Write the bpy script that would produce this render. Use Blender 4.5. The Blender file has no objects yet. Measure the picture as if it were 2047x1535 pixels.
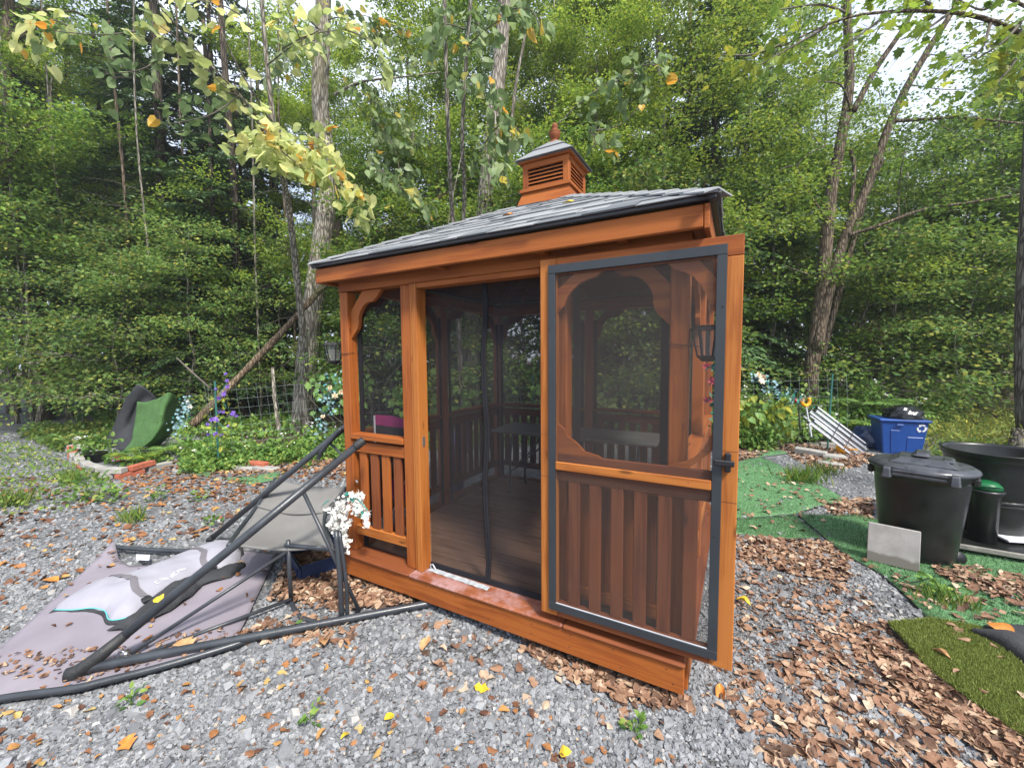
import bpy, math, random
import numpy as np
from mathutils import Matrix, Vector
random.seed(7)
SC = bpy.context.scene
COL = SC.collection
rad = math.radians
# ------------------------------------------------------------------ camera
CAM = np.array([2.7488, -2.1897, 1.7998])
FW = np.array([-0.48094411, 0.87419139, -0.06694908])
RT = np.array([0.87639595, 0.48151927, -0.00832676])
UP = np.array([-0.02495809, 0.06267861, 0.99772165])
FPX = 815.8
cd = bpy.data.cameras.new("camera"); cam = bpy.data.objects.new("camera", cd); COL.objects.link(cam)
cd.sensor_fit = 'HORIZONTAL'; cd.sensor_width = 36.0; cd.lens = FPX / 2047 * 36
cd.clip_start = 0.05; cd.clip_end = 600
M = Matrix(((RT[0], UP[0], -FW[0], CAM[0]), (RT[1], UP[1], -FW[1], CAM[1]), (RT[2], UP[2], -FW[2], CAM[2]), (0, 0, 0, 1)))
cam.matrix_world = M
SC.camera = cam
# ------------------------------------------------------------------ light
SUNDIR = Vector((0.62, -0.42, 0.95)).normalized()
EL = math.asin(SUNDIR.z); AZ = math.atan2(SUNDIR.x, SUNDIR.y)
world = bpy.data.worlds.new("World"); SC.world = world; world.use_nodes = True
nt = world.node_tree; N = nt.nodes; L = nt.links
bg = N['Background']; bg.inputs['Strength'].default_value = 0.10
sky = N.new('ShaderNodeTexSky'); sky.sky_type = 'NISHITA'; sky.sun_disc = False
sky.sun_elevation = EL; sky.sun_rotation = AZ; sky.air_density = 1.0; sky.dust_density = 1.5
tc = N.new('ShaderNodeTexCoord'); cn = N.new('ShaderNodeTexNoise'); cn.inputs['Scale'].default_value = 2.2
cn.inputs['Detail'].default_value = 6; cn.inputs['Roughness'].default_value = 0.55
L.new(tc.outputs['Generated'], cn.inputs['Vector'])
cr = N.new('ShaderNodeMapRange'); cr.inputs[1].default_value = 0.38; cr.inputs[2].default_value = 0.58
cr.inputs[3].default_value = 0.30; cr.inputs[4].default_value = 1.0
L.new(cn.outputs['Fac'], cr.inputs[0])
mx = N.new('ShaderNodeMix'); mx.data_type = 'RGBA'; mx.inputs['B'].default_value = (6.7, 7.4, 8.9, 1)
L.new(cr.outputs[0], mx.inputs['Factor']); L.new(sky.outputs[0], mx.inputs['A']); L.new(mx.outputs['Result'], bg.inputs['Color'])
sd = bpy.data.lights.new("sun", 'SUN'); sd.energy = 3.5; sd.angle = rad(9); sd.color = (1, 0.95, 0.86)
sun = bpy.data.objects.new("sun", sd); COL.objects.link(sun)
sun.rotation_euler = (-SUNDIR).to_track_quat('-Z', 'Y').to_euler(); sun.location = (8, -6, 20)
vs = SC.view_settings; vs.view_transform = 'Standard'; vs.look = 'None'; vs.gamma = 1.0; vs.use_curve_mapping = False
vs.exposure = 1.0
SC.cycles.use_denoising = True
SC.cycles.max_bounces = 7; SC.cycles.diffuse_bounces = 4; SC.cycles.glossy_bounces = 2
SC.cycles.transmission_bounces = 4; SC.cycles.transparent_max_bounces = 14
SC.cycles.sample_clamp_indirect = 6

# ------------------------------------------------------------------ pixel rays -> places on real surfaces (2047 px frame)
def ray(u, v): return FW + (u - 1023.5) / FPX * RT - (v - 767.5) / FPX * UP
def onax(u, v, a, val):
    d = ray(u, v); return CAM + d * ((val - CAM[a]) / d[a])
def G(u, v, z=0.0): return onax(u, v, 2, z)
def DP(u, v, d): return CAM + ray(u, v) * d

# ------------------------------------------------------------------ materials
def mat(name):
    m = bpy.data.materials.new(name); m.use_nodes = True
    return m, m.node_tree.nodes, m.node_tree.links, m.node_tree.nodes['Principled BSDF']
def plain(name, col, rough=0.6, metal=0.0, var=0.0, scale=8, bump=0.0, bscale=60, spec=0.5):
    m, n, l, b = mat(name)
    b.inputs['Roughness'].default_value = rough; b.inputs['Metallic'].default_value = metal
    b.inputs['Specular IOR Level'].default_value = spec
    b.inputs['Base Color'].default_value = (*col, 1)
    t = n.new('ShaderNodeTexCoord')
    if var:
        no = n.new('ShaderNodeTexNoise'); no.inputs['Scale'].default_value = scale; no.inputs['Detail'].default_value = 5
        l.new(t.outputs['Object'], no.inputs['Vector'])
        r = n.new('ShaderNodeValToRGB')
        r.color_ramp.elements[0].position = 0.3; r.color_ramp.elements[1].position = 0.7
        r.color_ramp.elements[0].color = (*[max(0, c * (1 - var)) for c in col], 1)
        r.color_ramp.elements[1].color = (*[min(1, c * (1 + var)) for c in col], 1)
        l.new(no.outputs['Fac'], r.inputs['Fac']); l.new(r.outputs[0], b.inputs['Base Color'])
        rr = n.new('ShaderNodeMapRange'); rr.inputs[3].default_value = max(0.05, rough - 0.12); rr.inputs[4].default_value = min(1, rough + 0.12)
        l.new(no.outputs['Fac'], rr.inputs[0]); l.new(rr.outputs[0], b.inputs['Roughness'])
    if bump:
        nb = n.new('ShaderNodeTexNoise'); nb.inputs['Scale'].default_value = bscale; nb.inputs['Detail'].default_value = 4
        l.new(t.outputs['Object'], nb.inputs['Vector'])
        bp = n.new('ShaderNodeBump'); bp.inputs['Strength'].default_value = bump; bp.inputs['Distance'].default_value = 0.01
        l.new(nb.outputs['Fac'], bp.inputs['Height']); l.new(bp.outputs[0], b.inputs['Normal'])
    return m
def ramp(n, stops):
    r = n.new('ShaderNodeValToRGB'); e = r.color_ramp.elements
    while len(e) < len(stops): e.new(0.5)
    for k, (p, c) in enumerate(stops): e[k].position = p; e[k].color = (*c, 1)
    return r
def wood(name, dark, mid, light, rough=0.5, worn=None):
    """stained boards: grain runs along attribute gr.x (metres along the board)"""
    m, n, l, b = mat(name)
    a = n.new('ShaderNodeAttribute'); a.attribute_name = 'gr'
    mp = n.new('ShaderNodeMapping'); mp.inputs['Scale'].default_value = (1.6, 26, 26); l.new(a.outputs['Vector'], mp.inputs['Vector'])
    w = n.new('ShaderNodeTexNoise'); w.inputs['Scale'].default_value = 1.0; w.inputs['Detail'].default_value = 6; w.inputs['Roughness'].default_value = 0.62
    w.inputs['Distortion'].default_value = 0.7
    l.new(mp.outputs[0], w.inputs['Vector'])
    mp2 = n.new('ShaderNodeMapping'); mp2.inputs['Scale'].default_value = (2.0, 160, 160); l.new(a.outputs['Vector'], mp2.inputs['Vector'])
    w2 = n.new('ShaderNodeTexNoise'); w2.inputs['Scale'].default_value = 1.0; w2.inputs['Detail'].default_value = 3; l.new(mp2.outputs[0], w2.inputs['Vector'])
    big = n.new('ShaderNodeTexNoise'); big.inputs['Scale'].default_value = 1.7; big.inputs['Detail'].default_value = 3; l.new(a.outputs['Vector'], big.inputs['Vector'])
    ad = n.new('ShaderNodeMath'); ad.operation = 'MULTIPLY_ADD'; ad.inputs[1].default_value = 0.30; l.new(w2.outputs['Fac'], ad.inputs[0]); l.new(w.outputs['Fac'], ad.inputs[2])
    ad2 = n.new('ShaderNodeMath'); ad2.operation = 'MULTIPLY_ADD'; ad2.inputs[1].default_value = 0.62; l.new(big.outputs['Fac'], ad2.inputs[0]); l.new(ad.outputs[0], ad2.inputs[2])
    r = ramp(n, [(0.70, dark), (0.88, mid), (1.0, light)])
    l.new(ad2.outputs[0], r.inputs['Fac'])
    out = r.outputs[0]
    # knots
    vo = n.new('ShaderNodeTexVoronoi'); vo.inputs['Scale'].default_value = 1.0
    mk = n.new('ShaderNodeMapping'); mk.inputs['Scale'].default_value = (2.6, 9, 9); l.new(a.outputs['Vector'], mk.inputs['Vector']); l.new(mk.outputs[0], vo.inputs['Vector'])
    kr = n.new('ShaderNodeMapRange'); kr.inputs[1].default_value = 0.05; kr.inputs[2].default_value = 0.12; kr.inputs[3].default_value = 0.75; kr.inputs[4].default_value = 0.0
    l.new(vo.outputs['Distance'], kr.inputs[0])
    mk2 = n.new('ShaderNodeMix'); mk2.data_type = 'RGBA'; mk2.inputs['B'].default_value = (*[c * 0.35 for c in dark], 1)
    l.new(kr.outputs[0], mk2.inputs['Factor']); l.new(out, mk2.inputs['A']); out = mk2.outputs['Result']
    if worn:
        wn = n.new('ShaderNodeTexNoise'); wn.inputs['Scale'].default_value = 3.0; wn.inputs['Detail'].default_value = 7; wn.inputs['Roughness'].default_value = 0.7
        t = n.new('ShaderNodeTexCoord'); l.new(t.outputs['Object'], wn.inputs['Vector'])
        wr = n.new('ShaderNodeMapRange'); wr.inputs[1].default_value = 0.46; wr.inputs[2].default_value = 0.62; wr.inputs[4].default_value = 0.7
        l.new(wn.outputs['Fac'], wr.inputs[0])
        m3 = n.new('ShaderNodeMix'); m3.data_type = 'RGBA'; m3.inputs['B'].default_value = (*worn, 1)
        l.new(wr.outputs[0], m3.inputs['Factor']); l.new(out, m3.inputs['A']); out = m3.outputs['Result']
    l.new(out, b.inputs['Base Color'])
    b.inputs['Roughness'].default_value = rough + 0.10; b.inputs['Specular IOR Level'].default_value = 0.26
    bp = n.new('ShaderNodeBump'); bp.inputs['Strength'].default_value = 0.25; bp.inputs['Distance'].default_value = 0.004
    l.new(ad.outputs[0], bp.inputs['Height']); l.new(bp.outputs[0], b.inputs['Normal'])
    return m
def leafmat(name, stops, rough=0.5, trans=0.42, tcol=1.45):
    m, n, l, b = mat(name)
    g = n.new('ShaderNodeNewGeometry'); r = ramp(n, stops); l.new(g.outputs['Random Per Island'], r.inputs['Fac'])
    oi = n.new('ShaderNodeObjectInfo'); hs = n.new('ShaderNodeHueSaturation')
    mr = n.new('ShaderNodeMapRange'); mr.inputs[3].default_value = 0.8; mr.inputs[4].default_value = 1.2
    l.new(oi.outputs['Random'], mr.inputs[0]); l.new(mr.outputs[0], hs.inputs['Value']); l.new(r.outputs[0], hs.inputs['Color'])
    l.new(hs.outputs[0], b.inputs['Base Color']); b.inputs['Roughness'].default_value = rough; b.inputs['Specular IOR Level'].default_value = 0.35
    tr = n.new('ShaderNodeBsdfTranslucent')
    h2 = n.new('ShaderNodeHueSaturation'); h2.inputs['Value'].default_value = tcol; h2.inputs['Hue'].default_value = 0.485; l.new(hs.outputs[0], h2.inputs['Color'])
    l.new(h2.outputs[0], tr.inputs['Color'])
    ms = n.new('ShaderNodeMixShader'); ms.inputs[0].default_value = trans
    l.new(b.outputs[0], ms.inputs[1]); l.new(tr.outputs[0], ms.inputs[2]); l.new(ms.outputs[0], n['Material Output'].inputs['Surface'])
    return m
def islandmat(name, stops, rough=0.7, bump=0.0, bscale=40, spec=0.4, val=None):
    m, n, l, b = mat(name)
    g = n.new('ShaderNodeNewGeometry'); r = ramp(n, stops); l.new(g.outputs['Random Per Island'], r.inputs['Fac'])
    t = n.new('ShaderNodeTexCoord'); no = n.new('ShaderNodeTexNoise'); no.inputs['Scale'].default_value = bscale; no.inputs['Detail'].default_value = 4
    l.new(t.outputs['Object'], no.inputs['Vector'])
    mr = n.new('ShaderNodeMapRange'); mr.inputs[3].default_value = 0.75; mr.inputs[4].default_value = 1.25; l.new(no.outputs['Fac'], mr.inputs[0])
    hs = n.new('ShaderNodeHueSaturation'); l.new(r.outputs[0], hs.inputs['Color']); l.new(mr.outputs[0], hs.inputs['Value'])
    l.new(hs.outputs[0], b.inputs['Base Color']); b.inputs['Roughness'].default_value = rough; b.inputs['Specular IOR Level'].default_value = spec
    if bump:
        bp = n.new('ShaderNodeBump'); bp.inputs['Strength'].default_value = bump; bp.inputs['Distance'].default_value = 0.01
        l.new(no.outputs['Fac'], bp.inputs['Height']); l.new(bp.outputs[0], b.inputs['Normal'])
    return m
def objvar(name, stops, rough=0.8, bump=0.3, bscale=300):
    m, n, l, b = mat(name)
    oi = n.new('ShaderNodeObjectInfo'); r = ramp(n, stops); l.new(oi.outputs['Random'], r.inputs['Fac'])
    t = n.new('ShaderNodeTexCoord'); no = n.new('ShaderNodeTexNoise'); no.inputs['Scale'].default_value = bscale; no.inputs['Detail'].default_value = 3
    l.new(t.outputs['Object'], no.inputs['Vector'])
    mr = n.new('ShaderNodeMapRange'); mr.inputs[3].default_value = 0.7; mr.inputs[4].default_value = 1.3; l.new(no.outputs['Fac'], mr.inputs[0])
    hs = n.new('ShaderNodeHueSaturation'); l.new(r.outputs[0], hs.inputs['Color']); l.new(mr.outputs[0], hs.inputs['Value'])
    l.new(hs.outputs[0], b.inputs['Base Color']); b.inputs['Roughness'].default_value = rough
    bp = n.new('ShaderNodeBump'); bp.inputs['Strength'].default_value = bump; bp.inputs['Distance'].default_value = 0.003
    l.new(no.outputs['Fac'], bp.inputs['Height']); l.new(bp.outputs[0], b.inputs['Normal'])
    return m
def netting(name, col, fac):
    m, n, l, b = mat(name)
    b.inputs['Base Color'].default_value = (*col, 1); b.inputs['Roughness'].default_value = 0.8
    tr = n.new('ShaderNodeBsdfTransparent'); ms = n.new('ShaderNodeMixShader')
    t = n.new('ShaderNodeTexCoord'); no = n.new('ShaderNodeTexNoise'); no.inputs['Scale'].default_value = 3.0; no.inputs['Detail'].default_value = 4
    l.new(t.outputs['Object'], no.inputs['Vector'])
    mr = n.new('ShaderNodeMapRange'); mr.inputs[1].default_value = 0.3; mr.inputs[2].default_value = 0.7
    mr.inputs[3].default_value = fac * 0.88; mr.inputs[4].default_value = fac * 1.12; l.new(no.outputs['Fac'], mr.inputs[0]); l.new(mr.outputs[0], ms.inputs[0])
    l.new(tr.outputs[0], ms.inputs[1]); l.new(b.outputs[0], ms.inputs[2]); l.new(ms.outputs[0], n['Material Output'].inputs['Surface'])
    return m
def barkmat(name, a, c, moss=None):
    m, n, l, b = mat(name)
    t = n.new('ShaderNodeTexCoord'); mp = n.new('ShaderNodeMapping'); mp.inputs['Scale'].default_value = (16, 16, 2.2)
    l.new(t.outputs['Object'], mp.inputs['Vector'])
    no = n.new('ShaderNodeTexNoise'); no.inputs['Scale'].default_value = 1.6; no.inputs['Detail'].default_value = 8; no.inputs['Roughness'].default_value = 0.65; l.new(mp.outputs[0], no.inputs['Vector'])
    vo = n.new('ShaderNodeTexVoronoi'); vo.feature = 'DISTANCE_TO_EDGE'; vo.inputs['Scale'].default_value = 1.3; l.new(mp.outputs[0], vo.inputs['Vector'])
    ml = n.new('ShaderNodeMapRange'); ml.inputs[1].default_value = 0.0; ml.inputs[2].default_value = 0.25; l.new(vo.outputs['Distance'], ml.inputs[0])
    mu = n.new('ShaderNodeMath'); mu.operation = 'MULTIPLY'; l.new(ml.outputs[0], mu.inputs[0]); l.new(no.outputs['Fac'], mu.inputs[1])
    r = ramp(n, [(0.05, a), (0.55, c)]); l.new(mu.outputs[0], r.inputs['Fac']); out = r.outputs[0]
    if moss:
        n2 = n.new('ShaderNodeTexNoise'); n2.inputs['Scale'].default_value = 1.3; n2.inputs['Detail'].default_value = 5; l.new(t.outputs['Object'], n2.inputs['Vector'])
        mr = n.new('ShaderNodeMapRange'); mr.inputs[1].default_value = 0.5; mr.inputs[2].default_value = 0.68; mr.inputs[4].default_value = 0.8; l.new(n2.outputs['Fac'], mr.inputs[0])
        mm = n.new('ShaderNodeMix'); mm.data_type = 'RGBA'; mm.inputs['B'].default_value = (*moss, 1); l.new(mr.outputs[0], mm.inputs['Factor']); l.new(out, mm.inputs['A']); out = mm.outputs['Result']
    l.new(out, b.inputs['Base Color']); b.inputs['Roughness'].default_value = 0.9; b.inputs['Specular IOR Level'].default_value = 0.2
    bp = n.new('ShaderNodeBump'); bp.inputs['Strength'].default_value = 0.8; bp.inputs['Distance'].default_value = 0.03
    l.new(mu.outputs[0], bp.inputs['Height']); l.new(bp.outputs[0], b.inputs['Normal'])
    return m

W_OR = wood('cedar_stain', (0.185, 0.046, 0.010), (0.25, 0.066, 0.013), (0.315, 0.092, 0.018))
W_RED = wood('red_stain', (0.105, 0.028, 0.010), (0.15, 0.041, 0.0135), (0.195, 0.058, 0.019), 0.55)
W_WORN = wood('worn_sill', (0.14, 0.038, 0.014), (0.20, 0.057, 0.022), (0.27, 0.09, 0.038), 0.5, (0.42, 0.28, 0.29))
W_LIGHT = wood('pale_stain', (0.225, 0.066, 0.013), (0.30, 0.092, 0.018), (0.38, 0.132, 0.028))  # paler tone of the cedar stain: jambs, lower rails, door stiles, batten
W_FLOOR = wood('floor_boards', (0.14, 0.074, 0.050), (0.22, 0.122, 0.083), (0.31, 0.185, 0.13), 0.45)
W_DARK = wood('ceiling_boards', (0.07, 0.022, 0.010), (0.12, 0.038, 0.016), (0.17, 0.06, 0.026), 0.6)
M_SHIN = objvar('asphalt_shingle', [(0.0, (0.165, 0.174, 0.180)), (0.5, (0.205, 0.215, 0.222)), (1.0, (0.25, 0.26, 0.268))], 0.9, 0.6, 420)
M_SHINB = objvar('asphalt_shingle_dark', [(0, (0.10, 0.11, 0.12)), (1, (0.14, 0.15, 0.16))], 0.9, 0.6, 420)
M_DRIP = plain('dark_drip_edge', (0.02, 0.018, 0.022), 0.45)
M_GREYMETAL = plain('charcoal_frame', (0.026, 0.030, 0.035), 0.45, 0.0, 0.12, 5)
M_BLACK = plain('black_plastic', (0.012, 0.012, 0.014), 0.38, 0, 0.2, 6)
M_SCREEN = netting('door_screen', (0.055, 0.046, 0.042), 0.35)
M_NET = netting('black_netting', (0.013, 0.012, 0.015), 0.40)
M_CURT = netting('curtain_netting', (0.016, 0.014, 0.016), 0.51)
M_PRINT = plain('worn_print', (0.50, 0.50, 0.53), 0.8)
M_NETB = plain('black_net_hem', (0.004, 0.004, 0.008), 0.9, 0, 0.3, 30)
M_TAPE = plain('grey_tape', (0.36, 0.38, 0.40), 0.4, 0, 0.15, 20, 0.5, 40)
M_STEEL = plain('bright_steel', (0.6, 0.6, 0.62), 0.3, 0.9)
M_TUBE = plain('charcoal_tube', (0.035, 0.040, 0.048), 0.36, 0.0, 0.25, 9, 0.08, 90)
M_TUBEB = plain('black_cap', (0.018, 0.019, 0.02), 0.6, 0, 0.3, 20, 0.3, 60)
M_TABLE = plain('grey_table_top', (0.16, 0.165, 0.155), 0.4, 0, 0.1, 4)
M_CONC = plain('concrete', (0.30, 0.29, 0.27), 0.9, 0, 0.25, 7, 0.4, 90)
M_BRICKR = plain('red_brick', (0.36, 0.10, 0.055), 0.9, 0, 0.25, 15, 0.5, 90)
M_BLUE = plain('blue_plastic', (0.010, 0.055, 0.24), 0.35, 0, 0.12, 3)
M_BLUEL = plain('light_blue_plastic', (0.30, 0.38, 0.90), 0.4)
M_DKBLUE = plain('dark_blue_tarp', (0.015, 0.035, 0.10), 0.3, 0, 0.3, 8, 0.7, 14)
M_BAGB = plain('black_bag', (0.010, 0.012, 0.014), 0.16, 0, 0.2, 9, 0.9, 12)
M_WHITE = plain('white_plastic', (0.68, 0.68, 0.72), 0.4, 0, 0.06, 7)
M_ALU = plain('white_aluminium', (0.60, 0.62, 0.66), 0.35, 0.2, 0.12, 12)
M_YEL = plain('orange_plastic', (0.75, 0.33, 0.01), 0.4)
M_REDP = plain('red_plastic', (0.5, 0.02, 0.02), 0.4)
M_GREENP = plain('green_plastic', (0.004, 0.10, 0.03), 0.35)
M_PINK = plain('magenta_fabric', (0.32, 0.03, 0.15), 0.8, 0, 0.15, 12)
M_PINKFL = plain('pink_petal', (0.70, 0.07, 0.17), 0.7)
M_LILAC = plain('lilac_petal', (0.30, 0.17, 0.62), 0.7, 0, 0.25, 40)
M_PALEBLUE = plain('pale_blue_petal', (0.22, 0.36, 0.40), 0.7, 0, 0.3, 40)
M_CREAM = plain('cream_petal', (0.75, 0.60, 0.42), 0.7)
M_WHITEFL = plain('white_petal', (0.80, 0.79, 0.74), 0.7)
M_ROSE = plain('rose_petal', (0.62, 0.10, 0.16), 0.7, 0, 0.3, 40)
M_TEAL = plain('teal_leaf', (0.03, 0.22, 0.17), 0.6)
M_WIRE = plain('fence_wire', (0.26, 0.31, 0.29), 0.5)
M_GRNPOST = plain('green_post', (0.03, 0.14, 0.12), 0.5)
M_LINER = plain('turf_backing', (0.028, 0.030, 0.034), 0.85, 0, 0.3, 9, 0.5, 70)
M_GLASS, _n, _l, _b = mat('clear_plastic')
_b.inputs['Base Color'].default_value = (0.45, 0.47, 0.44, 1); _b.inputs['Roughness'].default_value = 0.10; _b.inputs['Alpha'].default_value = 0.24

def fabric(name, col, sc, c2=None):
    m, n, l, b = mat(name)
    t = n.new('ShaderNodeTexCoord'); wv = n.new('ShaderNodeTexChecker'); wv.inputs['Scale'].default_value = sc
    wv.inputs['Color1'].default_value = (*col, 1); wv.inputs['Color2'].default_value = (*(c2 or [c * 0.72 for c in col]), 1); l.new(t.outputs['Object'], wv.inputs['Vector'])
    no = n.new('ShaderNodeTexNoise'); no.inputs['Scale'].default_value = 3.5; no.inputs['Detail'].default_value = 6; l.new(t.outputs['Object'], no.inputs['Vector'])
    mr = n.new('ShaderNodeMapRange'); mr.inputs[3].default_value = 0.74; mr.inputs[4].default_value = 1.22; l.new(no.outputs['Fac'], mr.inputs[0])
    hs = n.new('ShaderNodeHueSaturation'); l.new(wv.outputs[0], hs.inputs['Color']); l.new(mr.outputs[0], hs.inputs['Value'])
    l.new(hs.outputs[0], b.inputs['Base Color']); b.inputs['Roughness'].default_value = 0.85; b.inputs['Specular IOR Level'].default_value = 0.2
    bp = n.new('ShaderNodeBump'); bp.inputs['Strength'].default_value = 0.3; bp.inputs['Distance'].default_value = 0.01
    l.new(no.outputs['Fac'], bp.inputs['Height']); l.new(bp.outputs[0], b.inputs['Normal'])
    return m
M_SLING = fabric('grey_sling', (0.20, 0.195, 0.187), 220)
M_LAV = fabric('lavender_canopy', (0.235, 0.212, 0.245), 900, (0.228, 0.205, 0.238))
M_BAGL = fabric('pale_lavender_bag', (0.305, 0.30, 0.345), 900, (0.295, 0.29, 0.335))
M_STRAP = plain('grey_strap', (0.14, 0.13, 0.145), 0.85)
M_TEALPIPE = plain('teal_piping', (0.10, 0.42, 0.42), 0.5)
M_CAN = plain('trash_can_black', (0.010, 0.0115, 0.0105), 0.36, 0, 0.45, 7, 0.10, 25)
M_LID = plain('grey_lid', (0.050, 0.054, 0.064), 0.30, 0, 0.35, 14, 0.05, 40)

LV_MAPLE = leafmat('maple_leaf', [(0, (0.062, 0.128, 0.025)), (0.45, (0.114, 0.218, 0.036)), (0.8, (0.184, 0.301, 0.043)), (1, (0.291, 0.360, 0.059))])
LV_BRIGHT = leafmat('bright_leaf', [(0, (0.105, 0.188, 0.029)), (0.5, (0.181, 0.292, 0.040)), (1, (0.325, 0.380, 0.053))], 0.5, 0.45)
LV_BEECH = leafmat('beech_leaf', [(0, (0.066, 0.142, 0.037)), (0.5, (0.124, 0.217, 0.052)), (0.85, (0.215, 0.285, 0.067)), (1, (0.366, 0.350, 0.074))])
LV_HEM = leafmat('hemlock_needle', [(0, (0.040, 0.085, 0.031)), (0.6, (0.072, 0.137, 0.050)), (1, (0.128, 0.196, 0.068))], 0.6, 0.12)
LV_BASS = leafmat('basswood_leaf', [(0, (0.095, 0.157, 0.053)), (0.5, (0.172, 0.248, 0.098)), (0.85, (0.293, 0.363, 0.180)), (0.95, (0.448, 0.380, 0.060)), (1, (0.600, 0.297, 0.030))], 0.45, 0.42)
LV_YEL = leafmat('yellowing_leaf', [(0, (0.27, 0.34, 0.11)), (0.5, (0.43, 0.48, 0.20)), (0.86, (0.55, 0.55, 0.22)), (0.94, (0.55, 0.34, 0.05)), (1, (0.50, 0.20, 0.02))], 0.5, 0.55)
LV_FAR = leafmat('far_leaf', [(0, (0.048, 0.099, 0.026)), (0.55, (0.106, 0.203, 0.041)), (1, (0.227, 0.321, 0.056))], 0.6, 0.3)
LV_GRASS = leafmat('grass_blade', [(0, (0.070, 0.140, 0.025)), (0.6, (0.140, 0.238, 0.042)), (1, (0.308, 0.308, 0.070))], 0.6, 0.3)
LV_WEED = leafmat('weed_leaf', [(0, (0.071, 0.158, 0.035)), (0.6, (0.143, 0.268, 0.052)), (1, (0.267, 0.346, 0.070))], 0.55, 0.3)
LV_VINE = leafmat('vine_leaf', [(0, (0.097, 0.194, 0.049)), (0.6, (0.164, 0.297, 0.081)), (1, (0.238, 0.372, 0.097))], 0.5, 0.35)
LV_LIME = leafmat('lime_leaf', [(0, (0.16, 0.22, 0.03)), (0.6, (0.30, 0.34, 0.04)), (1, (0.42, 0.40, 0.05))], 0.5, 0.35)
LV_GOLD = leafmat('goldenrod', [(0, (0.121, 0.189, 0.041)), (0.6, (0.216, 0.270, 0.054)), (1, (0.405, 0.365, 0.054))], 0.6, 0.3)
LV_DEAD = leafmat('dead_spray', [(0, (0.10, 0.055, 0.022)), (1, (0.22, 0.12, 0.045))], 0.8, 0.2)
LV_TURF = leafmat('turf_fibre', [(0, (0.050, 0.138, 0.047)), (0.5, (0.094, 0.216, 0.089)), (1, (0.220, 0.340, 0.200))], 0.4, 0.15)
LV_TURFD = leafmat('deep_turf_fibre', [(0, (0.095, 0.13, 0.028)), (0.5, (0.16, 0.205, 0.045)), (1, (0.26, 0.30, 0.085))], 0.5, 0.2)
M_LITTER = islandmat('leaf_litter', [(0, (0.069, 0.040, 0.026)), (0.22, (0.146, 0.076, 0.047)), (0.45, (0.224, 0.120, 0.073)), (0.68, (0.310, 0.192, 0.122)), (0.88, (0.396, 0.280, 0.191)), (1, (0.473, 0.368, 0.266))], 0.75, 0.5, 60)
M_LITTERO = islandmat('orange_litter', [(0, (0.09, 0.040, 0.026)), (0.35, (0.18, 0.078, 0.036)), (0.7, (0.31, 0.135, 0.045)), (0.9, (0.38, 0.20, 0.06)), (1, (0.42, 0.31, 0.11))], 0.75, 0.5, 60)
M_LEAFYEL = plain('yellow_leaf', (0.62, 0.42, 0.03), 0.6, 0, 0.25, 25)
M_LEAFORA = plain('orange_leaf', (0.50, 0.19, 0.035), 0.65, 0, 0.3, 25)
M_LEAFTAN = plain('tan_leaf', (0.48, 0.28, 0.13), 0.7, 0, 0.25, 25)
M_STONE = islandmat('slate_gravel', [(0, (0.125, 0.130, 0.139)), (0.4, (0.185, 0.192, 0.204)), (0.75, (0.235, 0.243, 0.256)), (0.94, (0.295, 0.302, 0.313)), (1, (0.35, 0.33, 0.305))], 0.7, 0.35, 50)
BK_GREY = barkmat('grey_bark', (0.085, 0.072, 0.057), (0.35, 0.32, 0.27))
BK_MOSS = barkmat('mossy_grey_bark', (0.10, 0.085, 0.068), (0.42, 0.385, 0.325), (0.12, 0.11, 0.06))
BK_DARK = barkmat('dark_bark', (0.030, 0.024, 0.018), (0.12, 0.096, 0.075))
BK_BROWN = barkmat('brown_bark', (0.055, 0.040, 0.027), (0.21, 0.165, 0.12))
BK_LOG = barkmat('log_bark', (0.07, 0.048, 0.03), (0.26, 0.19, 0.13), (0.10, 0.10, 0.05))
BK_TWIG = plain('twig_bark', (0.11, 0.092, 0.075), 0.85, 0, 0.3, 10)

# ------------------------------------------------------------------ mesh helpers
def raw_mesh(name, V, loops, starts, smooth=False, mats=(), midx=None, gr=None):
    V = np.asarray(V, np.float32); loops = np.asarray(loops, np.int32); starts = np.asarray(starts, np.int32)
    me = bpy.data.meshes.new(name)
    me.vertices.add(len(V)); me.vertices.foreach_set('co', V.ravel())
    me.loops.add(len(loops)); me.loops.foreach_set('vertex_index', loops)
    me.polygons.add(len(starts)); me.polygons.foreach_set('loop_start', starts)
    if midx is not None: me.polygons.foreach_set('material_index', np.asarray(midx, np.int32))
    me.polygons.foreach_set('use_smooth', np.full(len(starts), smooth, dtype=bool))
    for m in mats: me.materials.append(m)
    if gr is not None:
        at = me.attributes.new('gr', 'FLOAT_VECTOR', 'POINT'); at.data.foreach_set('vector', np.asarray(gr, np.float32).ravel())
    me.update(calc_edges=True); me.validate()
    return me
_rw = np.random.RandomState(11)
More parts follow.
